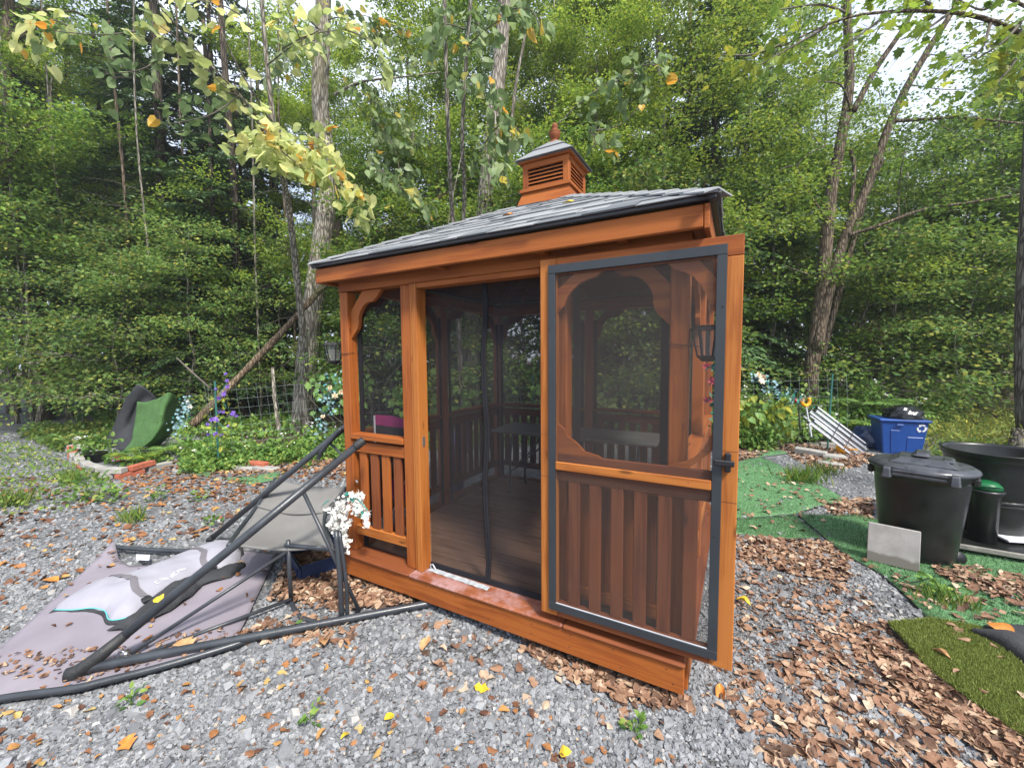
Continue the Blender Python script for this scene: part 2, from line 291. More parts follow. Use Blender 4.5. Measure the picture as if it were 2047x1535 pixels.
class MB:
    def __init__(s): s.V = []; s.F = []; s.MI = []; s.GR = []
    def add(s, V, F, mi=0, gr=None):
        o = len(s.V); s.V += [tuple(map(float, v)) for v in V]
        s.F += [tuple(i + o for i in f) for f in F]; s.MI += [mi] * len(F)
        s.GR += [tuple(map(float, g)) for g in (gr if gr is not None else V)]
        return s
    def box(s, x0, x1, y0, y1, z0, z1, mi=0, bev=0.0, ax=None):
        d = (x1 - x0, y1 - y0, z1 - z0)
        if bev <= 0 or min(d) < bev * 2.2:
            V = [(x0, y0, z0), (x1, y0, z0), (x1, y1, z0), (x0, y1, z0), (x0, y0, z1), (x1, y0, z1), (x1, y1, z1), (x0, y1, z1)]
            F = [(0, 3, 2, 1), (4, 5, 6, 7), (0, 1, 5, 4), (1, 2, 6, 5), (2, 3, 7, 6), (3, 0, 4, 7)]
        else:
            V, F = bevbox((x0, y0, z0), (x1, y1, z1), bev)
        return s.grain(V, F, mi, ax if ax is not None else int(np.argmax(d)))
    def grain(s, V, F, mi=0, ax=0):
        off = _rw.rand(3) * 40; o = [ax, (ax + 1) % 3, (ax + 2) % 3]
        gr = [(v[o[0]] + off[0], v[o[1]] + off[1], v[o[2]] + off[2]) for v in V]
        return s.add(V, F, mi, gr)
    def tube(s, pts, r, n=8, mi=0, cap=True):
        pts = [np.asarray(p, float) for p in pts]; k = len(pts)
        rr = [r] * k if np.isscalar(r) else list(r)
        V = []; F = []; prev = None
        for i in range(k):
            t = pts[min(i + 1, k - 1)] - pts[max(i - 1, 0)]; t = t / (np.linalg.norm(t) + 1e-9)
            if prev is None:
                a = np.array([0, 0, 1.0]) if abs(t[2]) < 0.9 else np.array([1.0, 0, 0])
                u = np.cross(t, a)
            else: u = prev - t * (prev @ t)
            u /= np.linalg.norm(u) + 1e-9; w = np.cross(t, u); prev = u
            for j in range(n):
                a = 2 * math.pi * j / n; V.append(pts[i] + rr[i] * (math.cos(a) * u + math.sin(a) * w))
        for i in range(k - 1):
            for j in range(n):
                F.append((i * n + j, i * n + (j + 1) % n, (i + 1) * n + (j + 1) % n, (i + 1) * n + j))
        if cap: F.append(tuple(range(n))[::-1]); F.append(tuple((k - 1) * n + j for j in range(n)))
        return s.add(V, F, mi)
    def lathe(s, prof, c=(0, 0, 0), n=20, mi=0, sx=1.0, sy=1.0, rot=0.0):
        V = []; F = []
        for (r, z) in prof:
            for j in range(n):
                a = 2 * math.pi * j / n; x = r * math.cos(a) * sx; y = r * math.sin(a) * sy
                V.append((c[0] + x * math.cos(rot) - y * math.sin(rot), c[1] + x * math.sin(rot) + y * math.cos(rot), c[2] + z))
        for i in range(len(prof) - 1):
            for j in range(n): F.append((i * n + j, i * n + (j + 1) % n, (i + 1) * n + (j + 1) % n, (i + 1) * n + j))
        if prof[0][0] > 1e-4: F.append(tuple(range(n))[::-1])
        if prof[-1][0] > 1e-4: F.append(tuple((len(prof) - 1) * n + j for j in range(n)))
        return s.add(V, F, mi)
    def prism(s, poly, f, th, mi=0, ax=0):
        """poly: list of 2d points; f(u,v,w)->3d; th thickness along w"""
        n = len(poly); V = [f(u, v, 0) for u, v in poly] + [f(u, v, th) for u, v in poly]
        F = [tuple(range(n))[::-1], tuple(range(n, 2 * n))] + [(i, (i + 1) % n, n + (i + 1) % n, n + i) for i in range(n)]
        return s.grain(V, F, mi, ax)
    def build(s, name, mats, parent=None, smooth=False, base=None, me_name=None):
        if not isinstance(mats, (list, tuple)): mats = [mats]
        V = np.array(s.V, np.float32).reshape(-1, 3)
        if base is None and parent is not None: base = BASE.get(parent.name, (0, 0, 0))
        if base is not None: V = V - np.array(base, np.float32)
        loops = [i for f in s.F for i in f]; starts = np.cumsum([0] + [len(f) for f in s.F[:-1]])
        me = raw_mesh(me_name or name, V, loops, starts, smooth, mats, s.MI, s.GR)
        o = bpy.data.objects.new(name, me); COL.objects.link(o)
        if parent is not None:
            o.parent = parent; BASE[o.name] = base
        elif base is not None: o.location = base
        if smooth == 'auto': shade(o)
        return o
BASE = {}
def bevbox(a, b, w):
    import itertools
    V = []; idx = {}
    lo, hi = a, b
    for c in itertools.product((0, 1), repeat=3):
        for k in range(3):
            p = []
            for j in range(3):
                e = hi[j] if c[j] else lo[j]
                if j != k: e = e - w if c[j] else e + w
                p.append(e)
            idx[(c, k)] = len(V); V.append(tuple(p))
    F = []
    for k in range(3):
        i, j = [(1, 2), (2, 0), (0, 1)][k]
        for sgn in (0, 1):
            q = []
            for (ci, cj) in ((0, 0), (1, 0), (1, 1), (0, 1)):
                c = [0, 0, 0]; c[k] = sgn; c[i] = ci; c[j] = cj; q.append(idx[(tuple(c), k)])
            F.append(tuple(q if sgn else q[::-1]))
        for ci in (0, 1):
            for cj in (0, 1):
                c0 = [0, 0, 0]; c0[i] = ci; c0[j] = cj; c1 = list(c0); c1[k] = 1
                q = [idx[(tuple(c0), i)], idx[(tuple(c0), j)], idx[(tuple(c1), j)], idx[(tuple(c1), i)]]
                if (ci + cj) % 2 == 1: q = q[::-1]
                F.append(tuple(q[::-1]))
    for c in itertools.product((0, 1), repeat=3):
        q = [idx[(c, 0)], idx[(c, 1)], idx[(c, 2)]]
        F.append(tuple(q if sum(c) % 2 else q[::-1]))
    return V, F
def shade(o, ang=40):
    pass
def tag(o, label, cat, group=None):
    o['label'] = label; o['category'] = cat
    if group: o['group'] = group
    return o
def thing(name, loc, label, cat, group=None):
    o = bpy.data.objects.new(name, None); COL.objects.link(o); o.location = loc; o.empty_display_size = 0.1
    BASE[o.name] = tuple(map(float, loc)); return tag(o, label, cat, group)
def link(o, parent=None):
    COL.objects.link(o)
    if parent is not None: o.parent = parent
    return o
# stamping many copies of a small template into one mesh (numpy)
def basis(d, nrm):
    d = d / (np.linalg.norm(d, axis=1, keepdims=True) + 1e-9)
    x = np.cross(d, nrm); x /= np.linalg.norm(x, axis=1, keepdims=True) + 1e-9
    z = np.cross(x, d)
    return np.stack([x, d, z], axis=2)      # columns: width, length, normal
def stamp(name, tv, tf, R, T, S, mats, parent=None, base=(0, 0, 0), smooth=False, link_it=True, midx=None):
    tv = np.asarray(tv, np.float32); S = np.asarray(S, np.float32)
    if S.ndim == 1: S = S[:, None]
    if len(T) == 0: T = np.zeros((1, 3)); R = np.eye(3)[None]; S = np.full((1, 1), 1e-4)
    if S.shape[1] == 1: S = np.repeat(S, 3, 1)
    V = np.einsum('nij,nkj->nki', R, tv[None] * S[:, None, :]) + (np.asarray(T) - np.asarray(base))[:, None, :]
    n = len(T); k = len(tv)
    lt = np.array([i for f in tf for i in f]); ls = np.array([len(f) for f in tf])
    loops = (lt[None] + (np.arange(n) * k)[:, None]).ravel()
    sizes = np.tile(ls, n); starts = np.concatenate([[0], np.cumsum(sizes)[:-1]])
    mi = np.repeat(midx, len(tf)) if midx is not None else None
    me = raw_mesh(name, V.reshape(-1, 3), loops, starts, smooth, mats if isinstance(mats, (list, tuple)) else [mats], mi)
    if not link_it: return me
    o = bpy.data.objects.new(name, me); COL.objects.link(o)
    if parent is not None: o.parent = parent
    else: o.location = base
    return o
KITE = ([(0, 0, 0), (0.34, 0.42, 0.07), (0, 1, -0.05), (-0.34, 0.42, 0.07)], [(0, 1, 2, 3)])
NEEDLE = ([(0, 0, 0), (0.10, 0.4, 0.0), (0, 1, -0.08), (-0.10, 0.4, 0.0)], [(0, 1, 2, 3)])
OVAL = ([(0, 0, 0), (0.24, 0.2, 0.05), (0.27, 0.55, 0.06), (0, 1, -0.08), (-0.27, 0.55, 0.06), (-0.24, 0.2, 0.05), (0, 0.5, 0.0)],
        [(0, 1, 6), (1, 2, 6), (2, 3, 6), (3, 4, 6), (4, 5, 6), (5, 0, 6)])
HEART = ([(0, 0.02, 0), (0.24, -0.10, 0.02), (0.46, 0.10, 0.05), (0.45, 0.42, 0.06), (0.26, 0.74, 0.03), (0, 1.0, -0.10), (-0.26, 0.74, 0.03), (-0.45, 0.42, 0.06), (-0.46, 0.10, 0.05), (-0.24, -0.10, 0.02), (0, 0.45, -0.03)],
         [(0, 1, 2, 10), (10, 2, 3), (10, 3, 4), (10, 4, 5), (10, 5, 6), (10, 6, 7), (10, 7, 8), (10, 8, 9, 0)])
HEART2 = ([(0, 0.02, 0), (0.20, -0.12, 0.10), (0.36, 0.08, 0.20), (0.36, 0.40, 0.19), (0.22, 0.70, 0.04), (0.03, 0.92, -0.26), (-0.20, 0.70, 0.02), (-0.34, 0.42, 0.15), (-0.38, 0.10, 0.17), (-0.22, -0.10, 0.08), (0, 0.45, 0.0)], HEART[1])
MAPLE = ([(0, 0, 0), (0.30, -0.05, 0.02), (0.24, 0.12, 0.03), (0.55, 0.32, 0.0), (0.30, 0.42, 0.03), (0.34, 0.66, 0.02), (0.16, 0.62, 0.03), (0, 1.0, -0.06),
          (-0.16, 0.62, 0.03), (-0.34, 0.66, 0.02), (-0.30, 0.42, 0.03), (-0.55, 0.32, 0.0), (-0.24, 0.12, 0.03), (-0.30, -0.05, 0.02)],
         [(0, 1, 2), (2, 3, 4), (0, 2, 4, 6), (4, 5, 6), (0, 6, 7, 8), (8, 9, 10), (0, 8, 10, 12), (10, 11, 12), (0, 12, 13)])
def rnd_dirs(rs, n, up=0.0):
    v = rs.normal(size=(n, 3)); v[:, 2] += up; return v / np.linalg.norm(v, axis=1, keepdims=True)
def leaves(name, rs, P, D, L, mat_, tmpl=KITE, flat=0.5, droop=0.25, parent=None, base=(0, 0, 0), link_it=True):
    """P points, D main directions, leaf length L; normals mostly up"""
    n = len(P)
    d = D + rs.normal(size=(n, 3)) * 0.5; d[:, 2] -= droop
    nr = rs.normal(size=(n, 3)) * flat; nr[:, 2] += 1.0
    R = basis(d, nr)
    return stamp(name, tmpl[0], tmpl[1], R, P, L * rs.uniform(0.65, 1.25, n), mat_, parent, base, False, link_it)
def cat_pts(pts, n):
    pts = np.asarray(pts, float); k = len(pts)
    out = []
    for t in np.linspace(0, k - 1, n):
        i = min(int(t), k - 2); f = t - i
        p0, p1, p2, p3 = pts[max(i - 1, 0)], pts[i], pts[i + 1], pts[min(i + 2, k - 1)]
        out.append(0.5 * ((2 * p1) + (-p0 + p2) * f + (2 * p0 - 5 * p1 + 4 * p2 - p3) * f * f + (-p0 + 3 * p1 - 3 * p2 + p3) * f ** 3))
    return np.array(out)
def inpoly(P, poly):
    x, y = P[:, 0], P[:, 1]; ins = np.zeros(len(P), bool); n = len(poly); j = n - 1
    for i in range(n):
        xi, yi = poly[i][:2]; xj, yj = poly[j][:2]
        c = ((yi > y) != (yj > y)) & (x < (xj - xi) * (y - yi) / (yj - yi + 1e-12) + xi); ins ^= c; j = i
    return ins
def in_poly_pts(rs, poly, n):
    poly = np.array([p[:2] for p in poly]); lo = poly.min(0); hi = poly.max(0); out = np.zeros((0, 2))
    while len(out) < n:
        q = lo + rs.rand(n * 2 + 50, 2) * (hi - lo); out = np.vstack([out, q[inpoly(q, poly)]])
    return out[:n]
def gpoly(px, z=0.0): return [G(u, v, z) for u, v in px]
def edge_dist(P, poly):
    poly = np.array([p[:2] for p in poly]); d = np.full(len(P), 1e9)
    for i in range(len(poly)):
        a = poly[i]; b = poly[(i + 1) % len(poly)]; ab = b - a
        t = np.clip(((P - a) @ ab) / (ab @ ab + 1e-12), 0, 1); d = np.minimum(d, np.linalg.norm(P - a - t[:, None] * ab, axis=1))
    return d
from mathutils import noise as mnoise
def nz(x, y, s=1.0, o=0.0): return mnoise.noise(Vector((x * s + o, y * s - o, o * 1.7)))
def sheet(name, poly, res, zf, mats, parent=None, thick=0.0, base=None):
    """a cloth-like sheet inside a ground polygon: grid clipped to outline, height zf(x,y,edge distance)"""
    from mathutils.geometry import delaunay_2d_cdt
    P = np.array([p[:2] for p in poly]); B = []
    for i in range(len(P)):
        a = P[i]; b = P[(i + 1) % len(P)]; k = max(1, int(np.linalg.norm(b - a) / res))
        for t in range(k): B.append(a + (b - a) * t / k)
    B = np.array(B); lo = P.min(0); hi = P.max(0)
    gx, gy = np.meshgrid(np.arange(lo[0], hi[0], res), np.arange(lo[1], hi[1], res)); Q = np.stack([gx.ravel(), gy.ravel()], 1)
    Q = Q + np.random.RandomState(3).uniform(-0.2, 0.2, Q.shape) * res
    Q = Q[inpoly(Q, B)]; Q = Q[edge_dist(Q, B) > res * 0.45]
    A = np.vstack([B, Q]); nb = len(B)
    r = delaunay_2d_cdt([Vector(a) for a in A], [], [list(range(nb))], 1, 1e-6)
    co = np.array([tuple(v) for v in r[0]]); ed = edge_dist(co, B)
    V = [(x, y, zf(x, y, e)) for (x, y), e in zip(co, ed)]
    mb = MB(); mb.add(V, [tuple(f) for f in r[2]])
    o = mb.build(name, mats, parent, smooth=True, base=base)
    if thick:
        md = o.modifiers.new('thickness', 'SOLIDIFY'); md.thickness = thick; md.offset = -1
    return o
def net(name, rows, mats, parent=None, sub=4, thick=0.01, base=None, wob=0.0):
    """smooth cloth through a control net of 3d points"""
    R = [cat_pts(r, (len(r) - 1) * sub + 1) for r in rows]; R = np.array(R)
    C = np.array([cat_pts(R[:, j], (len(rows) - 1) * sub + 1) for j in range(R.shape[1])])  # cols
    nc, nr = C.shape[:2]; V = C.reshape(-1, 3).copy()
    if wob:
        for i in range(len(V)):
            V[i] += wob * np.array([nz(V[i][1], V[i][2], 5, 1), nz(V[i][0], V[i][2], 5, 2), nz(V[i][0], V[i][1], 5, 3)])
    F = [(i * nr + j, (i + 1) * nr + j, (i + 1) * nr + j + 1, i * nr + j + 1) for i in range(nc - 1) for j in range(nr - 1)]
    mb = MB(); mb.add(V, F); o = mb.build(name, mats, parent, smooth=True, base=base)
    md = o.modifiers.new('thickness', 'SOLIDIFY'); md.thickness = thick; md.offset = 0
    return o
# ================================================================== SETTING: ground
def ground_mat():
    m, n, l, b = mat('ground_gravel_and_soil')
    t = n.new('ShaderNodeTexCoord'); P = t.outputs['Object']
    v1 = n.new('ShaderNodeTexVoronoi'); v1.inputs['Scale'].default_value = 38; v1.inputs['Randomness'].default_value = 1.0; l.new(P, v1.inputs['Vector'])
    v2 = n.new('ShaderNodeTexVoronoi'); v2.inputs['Scale'].default_value = 75; l.new(P, v2.inputs['Vector'])
    sep = n.new('ShaderNodeSeparateColor'); l.new(v1.outputs['Color'], sep.inputs[0])
    r = ramp(n, [(0, (0.10, 0.104, 0.11)), (0.4, (0.155, 0.161, 0.171)), (0.8, (0.205, 0.212, 0.223)), (1, (0.26, 0.265, 0.272))]); l.new(sep.outputs[0], r.inputs['Fac'])
    soil = n.new('ShaderNodeTexNoise'); soil.inputs['Scale'].default_value = 1.1; soil.inputs['Detail'].default_value = 7; soil.inputs['Roughness'].default_value = 0.65; l.new(P, soil.inputs['Vector'])
    sr = n.new('ShaderNodeMapRange'); sr.inputs[1].default_value = 0.52; sr.inputs[2].default_value = 0.68; sr.inputs[4].default_value = 0.75; l.new(soil.outputs['Fac'], sr.inputs[0])
    m1 = n.new('ShaderNodeMix'); m1.data_type = 'RGBA'; m1.inputs['B'].default_value = (0.062, 0.058, 0.055, 1); l.new(sr.outputs[0], m1.inputs['Factor']); l.new(r.outputs[0], m1.inputs['A'])
    # woodland floor beyond the yard, from a vertex attribute
    a = n.new('ShaderNodeAttribute'); a.attribute_name = 'wood'
    fn = n.new('ShaderNodeTexNoise'); fn.inputs['Scale'].default_value = 9; fn.inputs['Detail'].default_value = 8; fn.inputs['Roughness'].default_value = 0.7; l.new(P, fn.inputs['Vector'])
    fr = ramp(n, [(0.3, (0.030, 0.022, 0.014)), (0.5, (0.075, 0.048, 0.028)), (0.65, (0.13, 0.085, 0.045)), (0.8, (0.06, 0.09, 0.025))]); l.new(fn.outputs['Fac'], fr.inputs['Fac'])
    an = n.new('ShaderNodeMath'); an.operation = 'MULTIPLY_ADD'; an.inputs[1].default_value = 0.9; an.inputs[2].default_value = -0.45; l.new(soil.outputs['Fac'], an.inputs[0])
    aa = n.new('ShaderNodeMath'); aa.operation = 'ADD'; aa.use_clamp = True; l.new(a.outputs['Fac'], aa.inputs[0]); l.new(an.outputs[0], aa.inputs[1])
    ar = n.new('ShaderNodeMapRange'); ar.inputs[1].default_value = 0.35; ar.inputs[2].default_value = 0.65; l.new(aa.outputs[0], ar.inputs[0])
    m2 = n.new('ShaderNodeMix'); m2.data_type = 'RGBA'; l.new(ar.outputs[0], m2.inputs['Factor']); l.new(m1.outputs['Result'], m2.inputs['A']); l.new(fr.outputs[0], m2.inputs['B'])
    l.new(m2.outputs['Result'], b.inputs['Base Color']); b.inputs['Roughness'].default_value = 0.9
    ad = n.new('ShaderNodeMath'); ad.operation = 'ADD'; l.new(v1.outputs['Distance'], ad.inputs[0]); l.new(v2.outputs['Distance'], ad.inputs[1])
    bp = n.new('ShaderNodeBump'); bp.inputs['Strength'].default_value = 0.9; bp.inputs['Distance'].default_value = 0.02; bp.invert = True
    l.new(ad.outputs[0], bp.inputs['Height']); l.new(bp.outputs[0], b.inputs['Normal'])
    return m
FENCE = np.array([(-8.6, 2.2), (-5.6, 1.5), (-4.72, 1.31), (-4.1, 3.3), (-1.0, 5.5), (2.9, 6.9), (4.6, 7.3)])
WOODEDGE = np.array([(-40, 4.0), (-16, 4.3), (-11.0, 4.0), (-8.2, 2.6), (-5.0, 2.0), (-4.2, 3.6), (-1.0, 5.6), (2.9, 7.2), (5.2, 8.6), (7.5, 12), (12, 13), (40, 14)])
def wood_amt(x, y):
    e = np.interp(x, WOODEDGE[:, 0], WOODEDGE[:, 1]); return np.clip((y - e) / 1.6 + 0.5, 0, 1)
def gz(x, y):
    return 0.022 * nz(x, y, 0.9, 3.1) + 0.010 * nz(x, y, 2.6, 7.7)
xs = np.concatenate([np.linspace(-120, -13, 14)[:-1], np.arange(-13, 9.01, 0.16), np.linspace(9, 120, 14)[1:]])
ys = np.concatenate([np.linspace(-60, -4, 8)[:-1], np.arange(-4, 14.01, 0.16), np.linspace(14, 120, 14)[1:]])
gx, gy = np.meshgrid(xs, ys); gzv = np.array([gz(a, b_) for a, b_ in zip(gx.ravel(), gy.ravel())])
far = np.clip((np.hypot(gx.ravel() - 2, gy.ravel()) - 14) / 20, 0, 1)
gzv = gzv * (1 - far)
nxg, nyg = len(xs), len(ys)
ii, jj = np.meshgrid(np.arange(nxg - 1), np.arange(nyg - 1)); q0 = (jj * nxg + ii).ravel()
lo_ = np.stack([q0, q0 + 1, q0 + nxg + 1, q0 + nxg], 1).ravel()
gme = raw_mesh('ground', np.stack([gx.ravel(), gy.ravel(), gzv], 1), lo_, np.arange(0, len(lo_), 4), True, [ground_mat()])
at = gme.attributes.new('wood', 'FLOAT', 'POINT'); at.data.foreach_set('value', wood_amt(gx.ravel(), gy.ravel()).astype(np.float32))
go = bpy.data.objects.new('ground', gme); COL.objects.link(go); go['kind'] = 'structure'

# ================================================================== GAZEBO
GW, GD, SZ = 2.54, 2.40, 0.25
gz_lab = 'small orange-stained wooden screened gazebo with a shingled hip roof and cupola'
gaz = thing('gazebo', (0, 0, 0), gz_lab, 'gazebo')
def bd(name, x0, x1, y0, y1, z0, z1, m=None, parent=None, ax=None, bev=0.004):
    mb = MB(); mb.box(x0, x1, y0, y1, z0, z1, 0, bev, ax); return mb.build(name, m or W_OR, parent if parent is not None else gaz)
# deck: rim boards, sill, floor boards
bd('rim_board', -0.03, GW + 0.015, -0.062, -0.022, 0.077, 0.222, W_OR)
bd('rim_board', -0.03, 0.01, -0.02, GD + 0.02, 0.077, 0.222)
bd('rim_board', GW - 0.01, GW + 0.03, -0.018, GD + 0.02, 0.077, 0.222)
bd('rim_board', 0.012, GW - 0.012, GD - 0.02, GD + 0.02, 0.077, 0.222)
sill = bd('sill', -0.035, 0.72, -0.078, 0.115, 0.224, 0.25, W_RED, bev=0.010)
bd('sill', 0.7215, 1.90, -0.078, 0.115, 0.224, 0.25, W_WORN, bev=0.010)['label'] = 'worn threshold with flaking whitish paint'
bd('sill', 1.9015, GW + 0.022, -0.078, 0.115, 0.224, 0.25, W_RED, bev=0.010)
bd('sill', -0.04, 0.10, 0.117, GD + 0.03, 0.224, 0.25, W_RED)
bd('sill', GW - 0.10, GW + 0.05, 0.117, GD + 0.03, 0.224, 0.25, W_RED)
bd('sill', 0.102, GW - 0.102, GD - 0.10, GD + 0.03, 0.224, 0.25, W_RED)
for k in range(16):
    y0 = 0.118 + k * 0.1363
    bd('floor_board', 0.104, GW - 0.104, y0, y0 + 0.132, 0.215, 0.247, W_FLOOR, bev=0.003)
for (x, y) in ((0.25, 0.12), (1.27, 0.15), (2.35, 0.12), (0.25, 2.25), (2.35, 2.25), (1.27, 1.2)):
    bd('foundation_block', x - 0.1, x + 0.1, y - 0.1, y + 0.1, -0.03, 0.0765, M_CONC, ax=0)
# posts
def post(x, y, name='post', z0=0.251, z1=2.31): return bd(name, x, x + 0.09, y, y + 0.09, z0, z1, W_OR, ax=2, bev=0.006)
for x in (0, GW - 0.09):
    for y in (0, 1.16, GD - 0.09): post(x, y)
post(1.225, GD - 0.09)
post(0.64, 0); post(1.81, 0)
# beams round the top
bd('beam', 0, GW, -0.004, 0.094, 2.312, 2.41)
bd('beam', 0, GW, GD - 0.094, GD + 0.004, 2.312, 2.41)
bd('beam', -0.004, 0.094, 0.096, GD - 0.096, 2.312, 2.41)
bd('beam', GW - 0.094, GW + 0.004, 0.096, GD - 0.096, 2.312, 2.41)
# door jambs and head trim
for x0, x1 in ((0.732, 0.752), (0.754, 0.80)):
    bd('door_jamb', x0, x1, (-0.006 if x0 < 0.75 else -0.012), 0.088, 0.251, 2.31, W_LIGHT, ax=2)
for x0, x1 in ((1.788, 1.808), (1.74, 1.786)):
    bd('door_jamb', x0, x1, (-0.006 if x0 > 1.78 else -0.012), 0.088, 0.251, 2.31, W_LIGHT, ax=2)
bd('door_head_trim', 0.802, 1.738, -0.012, 0.08, 2.275, 2.309)
sp = MB(); sp.box(0.7995, 0.803, 0.02, 0.045, 1.165, 1.235); sp.build('strike_plate', M_STEEL, gaz)
# railings, balusters, brackets and screens for each wall panel
def bracket_poly(a, b):
    arc = [(0.30 + 0.0, 0.10)]
    pts = [(0, 1.0), (0, 0.42), (0.40, 0), (1.0, 0), (0.82, 0.17), (0.74, 0.22)]
    c = (0.78, 0.80); r = 0.56
    for k in range(9):
        an = rad(262 - k * 9.6 * 1.02); pts.append((c[0] + r * math.cos(an), c[1] + r * math.sin(an)))
    pts = pts[:6] + [(0.70, 0.245), (0.62, 0.235), (0.52, 0.255), (0.42, 0.31), (0.34, 0.39), (0.28, 0.48), (0.25, 0.58), (0.255, 0.66), (0.235, 0.72), (0.20, 0.80)]
    return [(u * a, v * b) for u, v in pts]
def wall_panel(o, d, nrm, ln, rails=True, cap=True, br=(True, True), slat_pitch=0.1217, slat_w=0.079, screen=True):
    """o: start point on the floor line, d: unit along, nrm: outward; ln: clear length"""
    o = np.array(o, float); d = np.array(d, float); nn = np.array(nrm, float)
    def bx(name, s0, s1, w0, w1, z0, z1, m, ax, bev=0.004):
        p = [o + d * s0 + nn * w0, o + d * s1 + nn * w1]
        lo = np.minimum(p[0], p[1]); hi = np.maximum(p[0], p[1])
        axd = {0: int(np.argmax(np.abs(d))), 2: 2}[ax]
        return bd(name, lo[0], hi[0], lo[1], hi[1], z0, z1, m, ax=axd, bev=bev)
    bx('rail_cap', 0.001, ln - 0.001, -0.085, 0.012, 1.165, 1.205, W_OR, 0)
    bx('rail', 0.001, ln - 0.001, -0.055, -0.012, 1.06, 1.142, W_OR, 0)
    bx('rail', 0.001, ln - 0.001, -0.055, -0.012, 0.388, 0.46, W_LIGHT, 0)
    n = max(1, int((ln - 0.03) / slat_pitch)); off = (ln - n * slat_pitch) / 2 + (slat_pitch - slat_w) / 2
    for k in range(n):
        s0 = off + k * slat_pitch
        bx('baluster', s0, s0 + slat_w, -0.045, -0.023, 0.461, 1.059, W_RED if k % 2 else W_OR, 2, 0.003)
    a = min(0.36, ln * 0.62)
    poly = bracket_poly(a, 0.36)
    for s, on in ((0, br[0]), (1, br[1])):
        if not on: continue
        mb = MB()
        f = (lambda u, v, w: o + d * (0.001 + u) + nn * (-0.03 - w) + np.array([0, 0, 2.309 - v])) if s == 0 else \
            (lambda u, v, w: o + d * (ln - 0.001 - u) + nn * (-0.03 - w) + np.array([0, 0, 2.309 - v]))
        mb.prism(poly, f, 0.032, 0, 0 if abs(d[0]) > .5 else 1); mb.build('bracket', W_OR, gaz)
    if screen:
        mb = MB(); q = [o + nn * -0.088 + np.array([0, 0, 0.252]), o + d * ln + nn * -0.088 + np.array([0, 0, 0.252])]
        mb.add([q[0], q[1], q[1] + [0, 0, 2.05], q[0] + [0, 0, 2.05]], [(0, 1, 2, 3)]); mb.build('insect_screen', M_NET, gaz)
        for s0 in (0.012, ln - 0.052):
            bx('screen_edge_strip', s0, s0 + 0.04, -0.084, -0.080, 0.26, 2.20, M_NETB, 2, 0)
F_, B_ = (0, -1, 0), (0, 1, 0)
wall_panel((0.09, 0, 0), (1, 0, 0), F_, 0.55, br=(True, False))
wall_panel((1.90, 0, 0), (1, 0, 0), F_, 0.55, br=(False, True))
for x, nrm in ((0, (-1, 0, 0)), (GW, (1, 0, 0))):
    wall_panel((x, 0.09, 0), (0, 1, 0), nrm, 1.07); wall_panel((x, 1.25, 0), (0, 1, 0), nrm, 1.06)
wall_panel((0.09, GD, 0), (1, 0, 0), B_, 1.135); wall_panel((1.315, GD, 0), (1, 0, 0), B_, 1.135)
# netting curtain in the doorway with a dark centre closure and hem
cur = MB(); K = 26
V = []; Fq = []
for i in range(K + 1):
    for j in range(9):
        x = 0.803 + (1.737 - 0.803) * i / K; z = 0.262 + 2.02 * j / 8
        V.append((x, 0.090 + 0.006 * math.sin(i * 1.9 + j * 0.5) * (1 - j / 9), z))
for i in range(K):
    for j in range(8): Fq.append((i * 9 + j, (i + 1) * 9 + j, (i + 1) * 9 + j + 1, i * 9 + j + 1))
cur.add(V, Fq); curtain = cur.build('mesh_curtain', M_CURT, gaz, smooth=True)
st = MB(); pts = [(1.296 + 0.012 * math.sin(k * 0.9), 0.082 + 0.004 * math.sin(k * 1.7), 0.27 + k * 0.119) for k in range(18)]
for dx in (-0.009, 0.009): st.tube([(p[0] + dx, p[1], p[2]) for p in pts], 0.011, 6)
st.build('centre_closure', M_NETB, curtain)
hm = MB(); hm.box(0.803, 1.737, 0.078, 0.086, 0.252, 0.292); hm.build('hem', M_NETB, curtain)
tp = MB(); V = []; Fq = []
for i in range(19):
    x = 0.815 + 0.52 * i / 18; y = 0.045 - 0.016 * i / 18
    V += [(x, y - 0.018, 0.2525 + 0.002 * (i % 3)), (x, y + 0.024, 0.256 + 0.004 * abs(math.sin(i * 1.3)))]
Fq = [(2 * i, 2 * i + 2, 2 * i + 3, 2 * i + 1) for i in range(18)]
tp.add(V, Fq); tp.tube([(0.818, 0.06, 0.258), (0.822, 0.055, 0.285), (0.845, 0.05, 0.295), (0.862, 0.052, 0.272), (0.87, 0.05, 0.258)], 0.006, 5)
tape = tp.build('tape_strip', M_TAPE, gaz)
# fascia, soffit, drip edge
ex0, ex1, ey0, ey1 = -0.105, 2.628, -0.125, 2.525
fz0, fz1 = 2.372, 2.478
bd('fascia', ex0, ex1 - 0.025, ey0, ey0 + 0.03, fz0, fz1, bev=0.006)
bd('fascia', ex1 - 0.024, ex1, ey0 - 0.001, ey1, fz0 - 0.006, fz1, bev=0.004)
bd('fascia', ex0, ex0 + 0.03, ey0 + 0.031, ey1, fz0, fz1)
bd('fascia', ex0 + 0.031, ex1 - 0.025, ey1 - 0.03, ey1, fz0, fz1)
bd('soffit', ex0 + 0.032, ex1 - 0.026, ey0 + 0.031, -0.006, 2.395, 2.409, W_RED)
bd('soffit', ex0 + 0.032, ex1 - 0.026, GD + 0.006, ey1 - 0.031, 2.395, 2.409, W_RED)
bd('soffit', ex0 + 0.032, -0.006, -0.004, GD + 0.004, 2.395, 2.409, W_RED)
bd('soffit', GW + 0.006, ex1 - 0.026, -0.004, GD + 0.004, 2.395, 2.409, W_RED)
for x in (1.02, 1.75, 2.2): bd('soffit_block', x, x + 0.05, -0.094, -0.008, 2.372, 2.394, W_OR)
rx0, rx1, ry0, ry1 = -0.118, 2.655, -0.148, 2.548
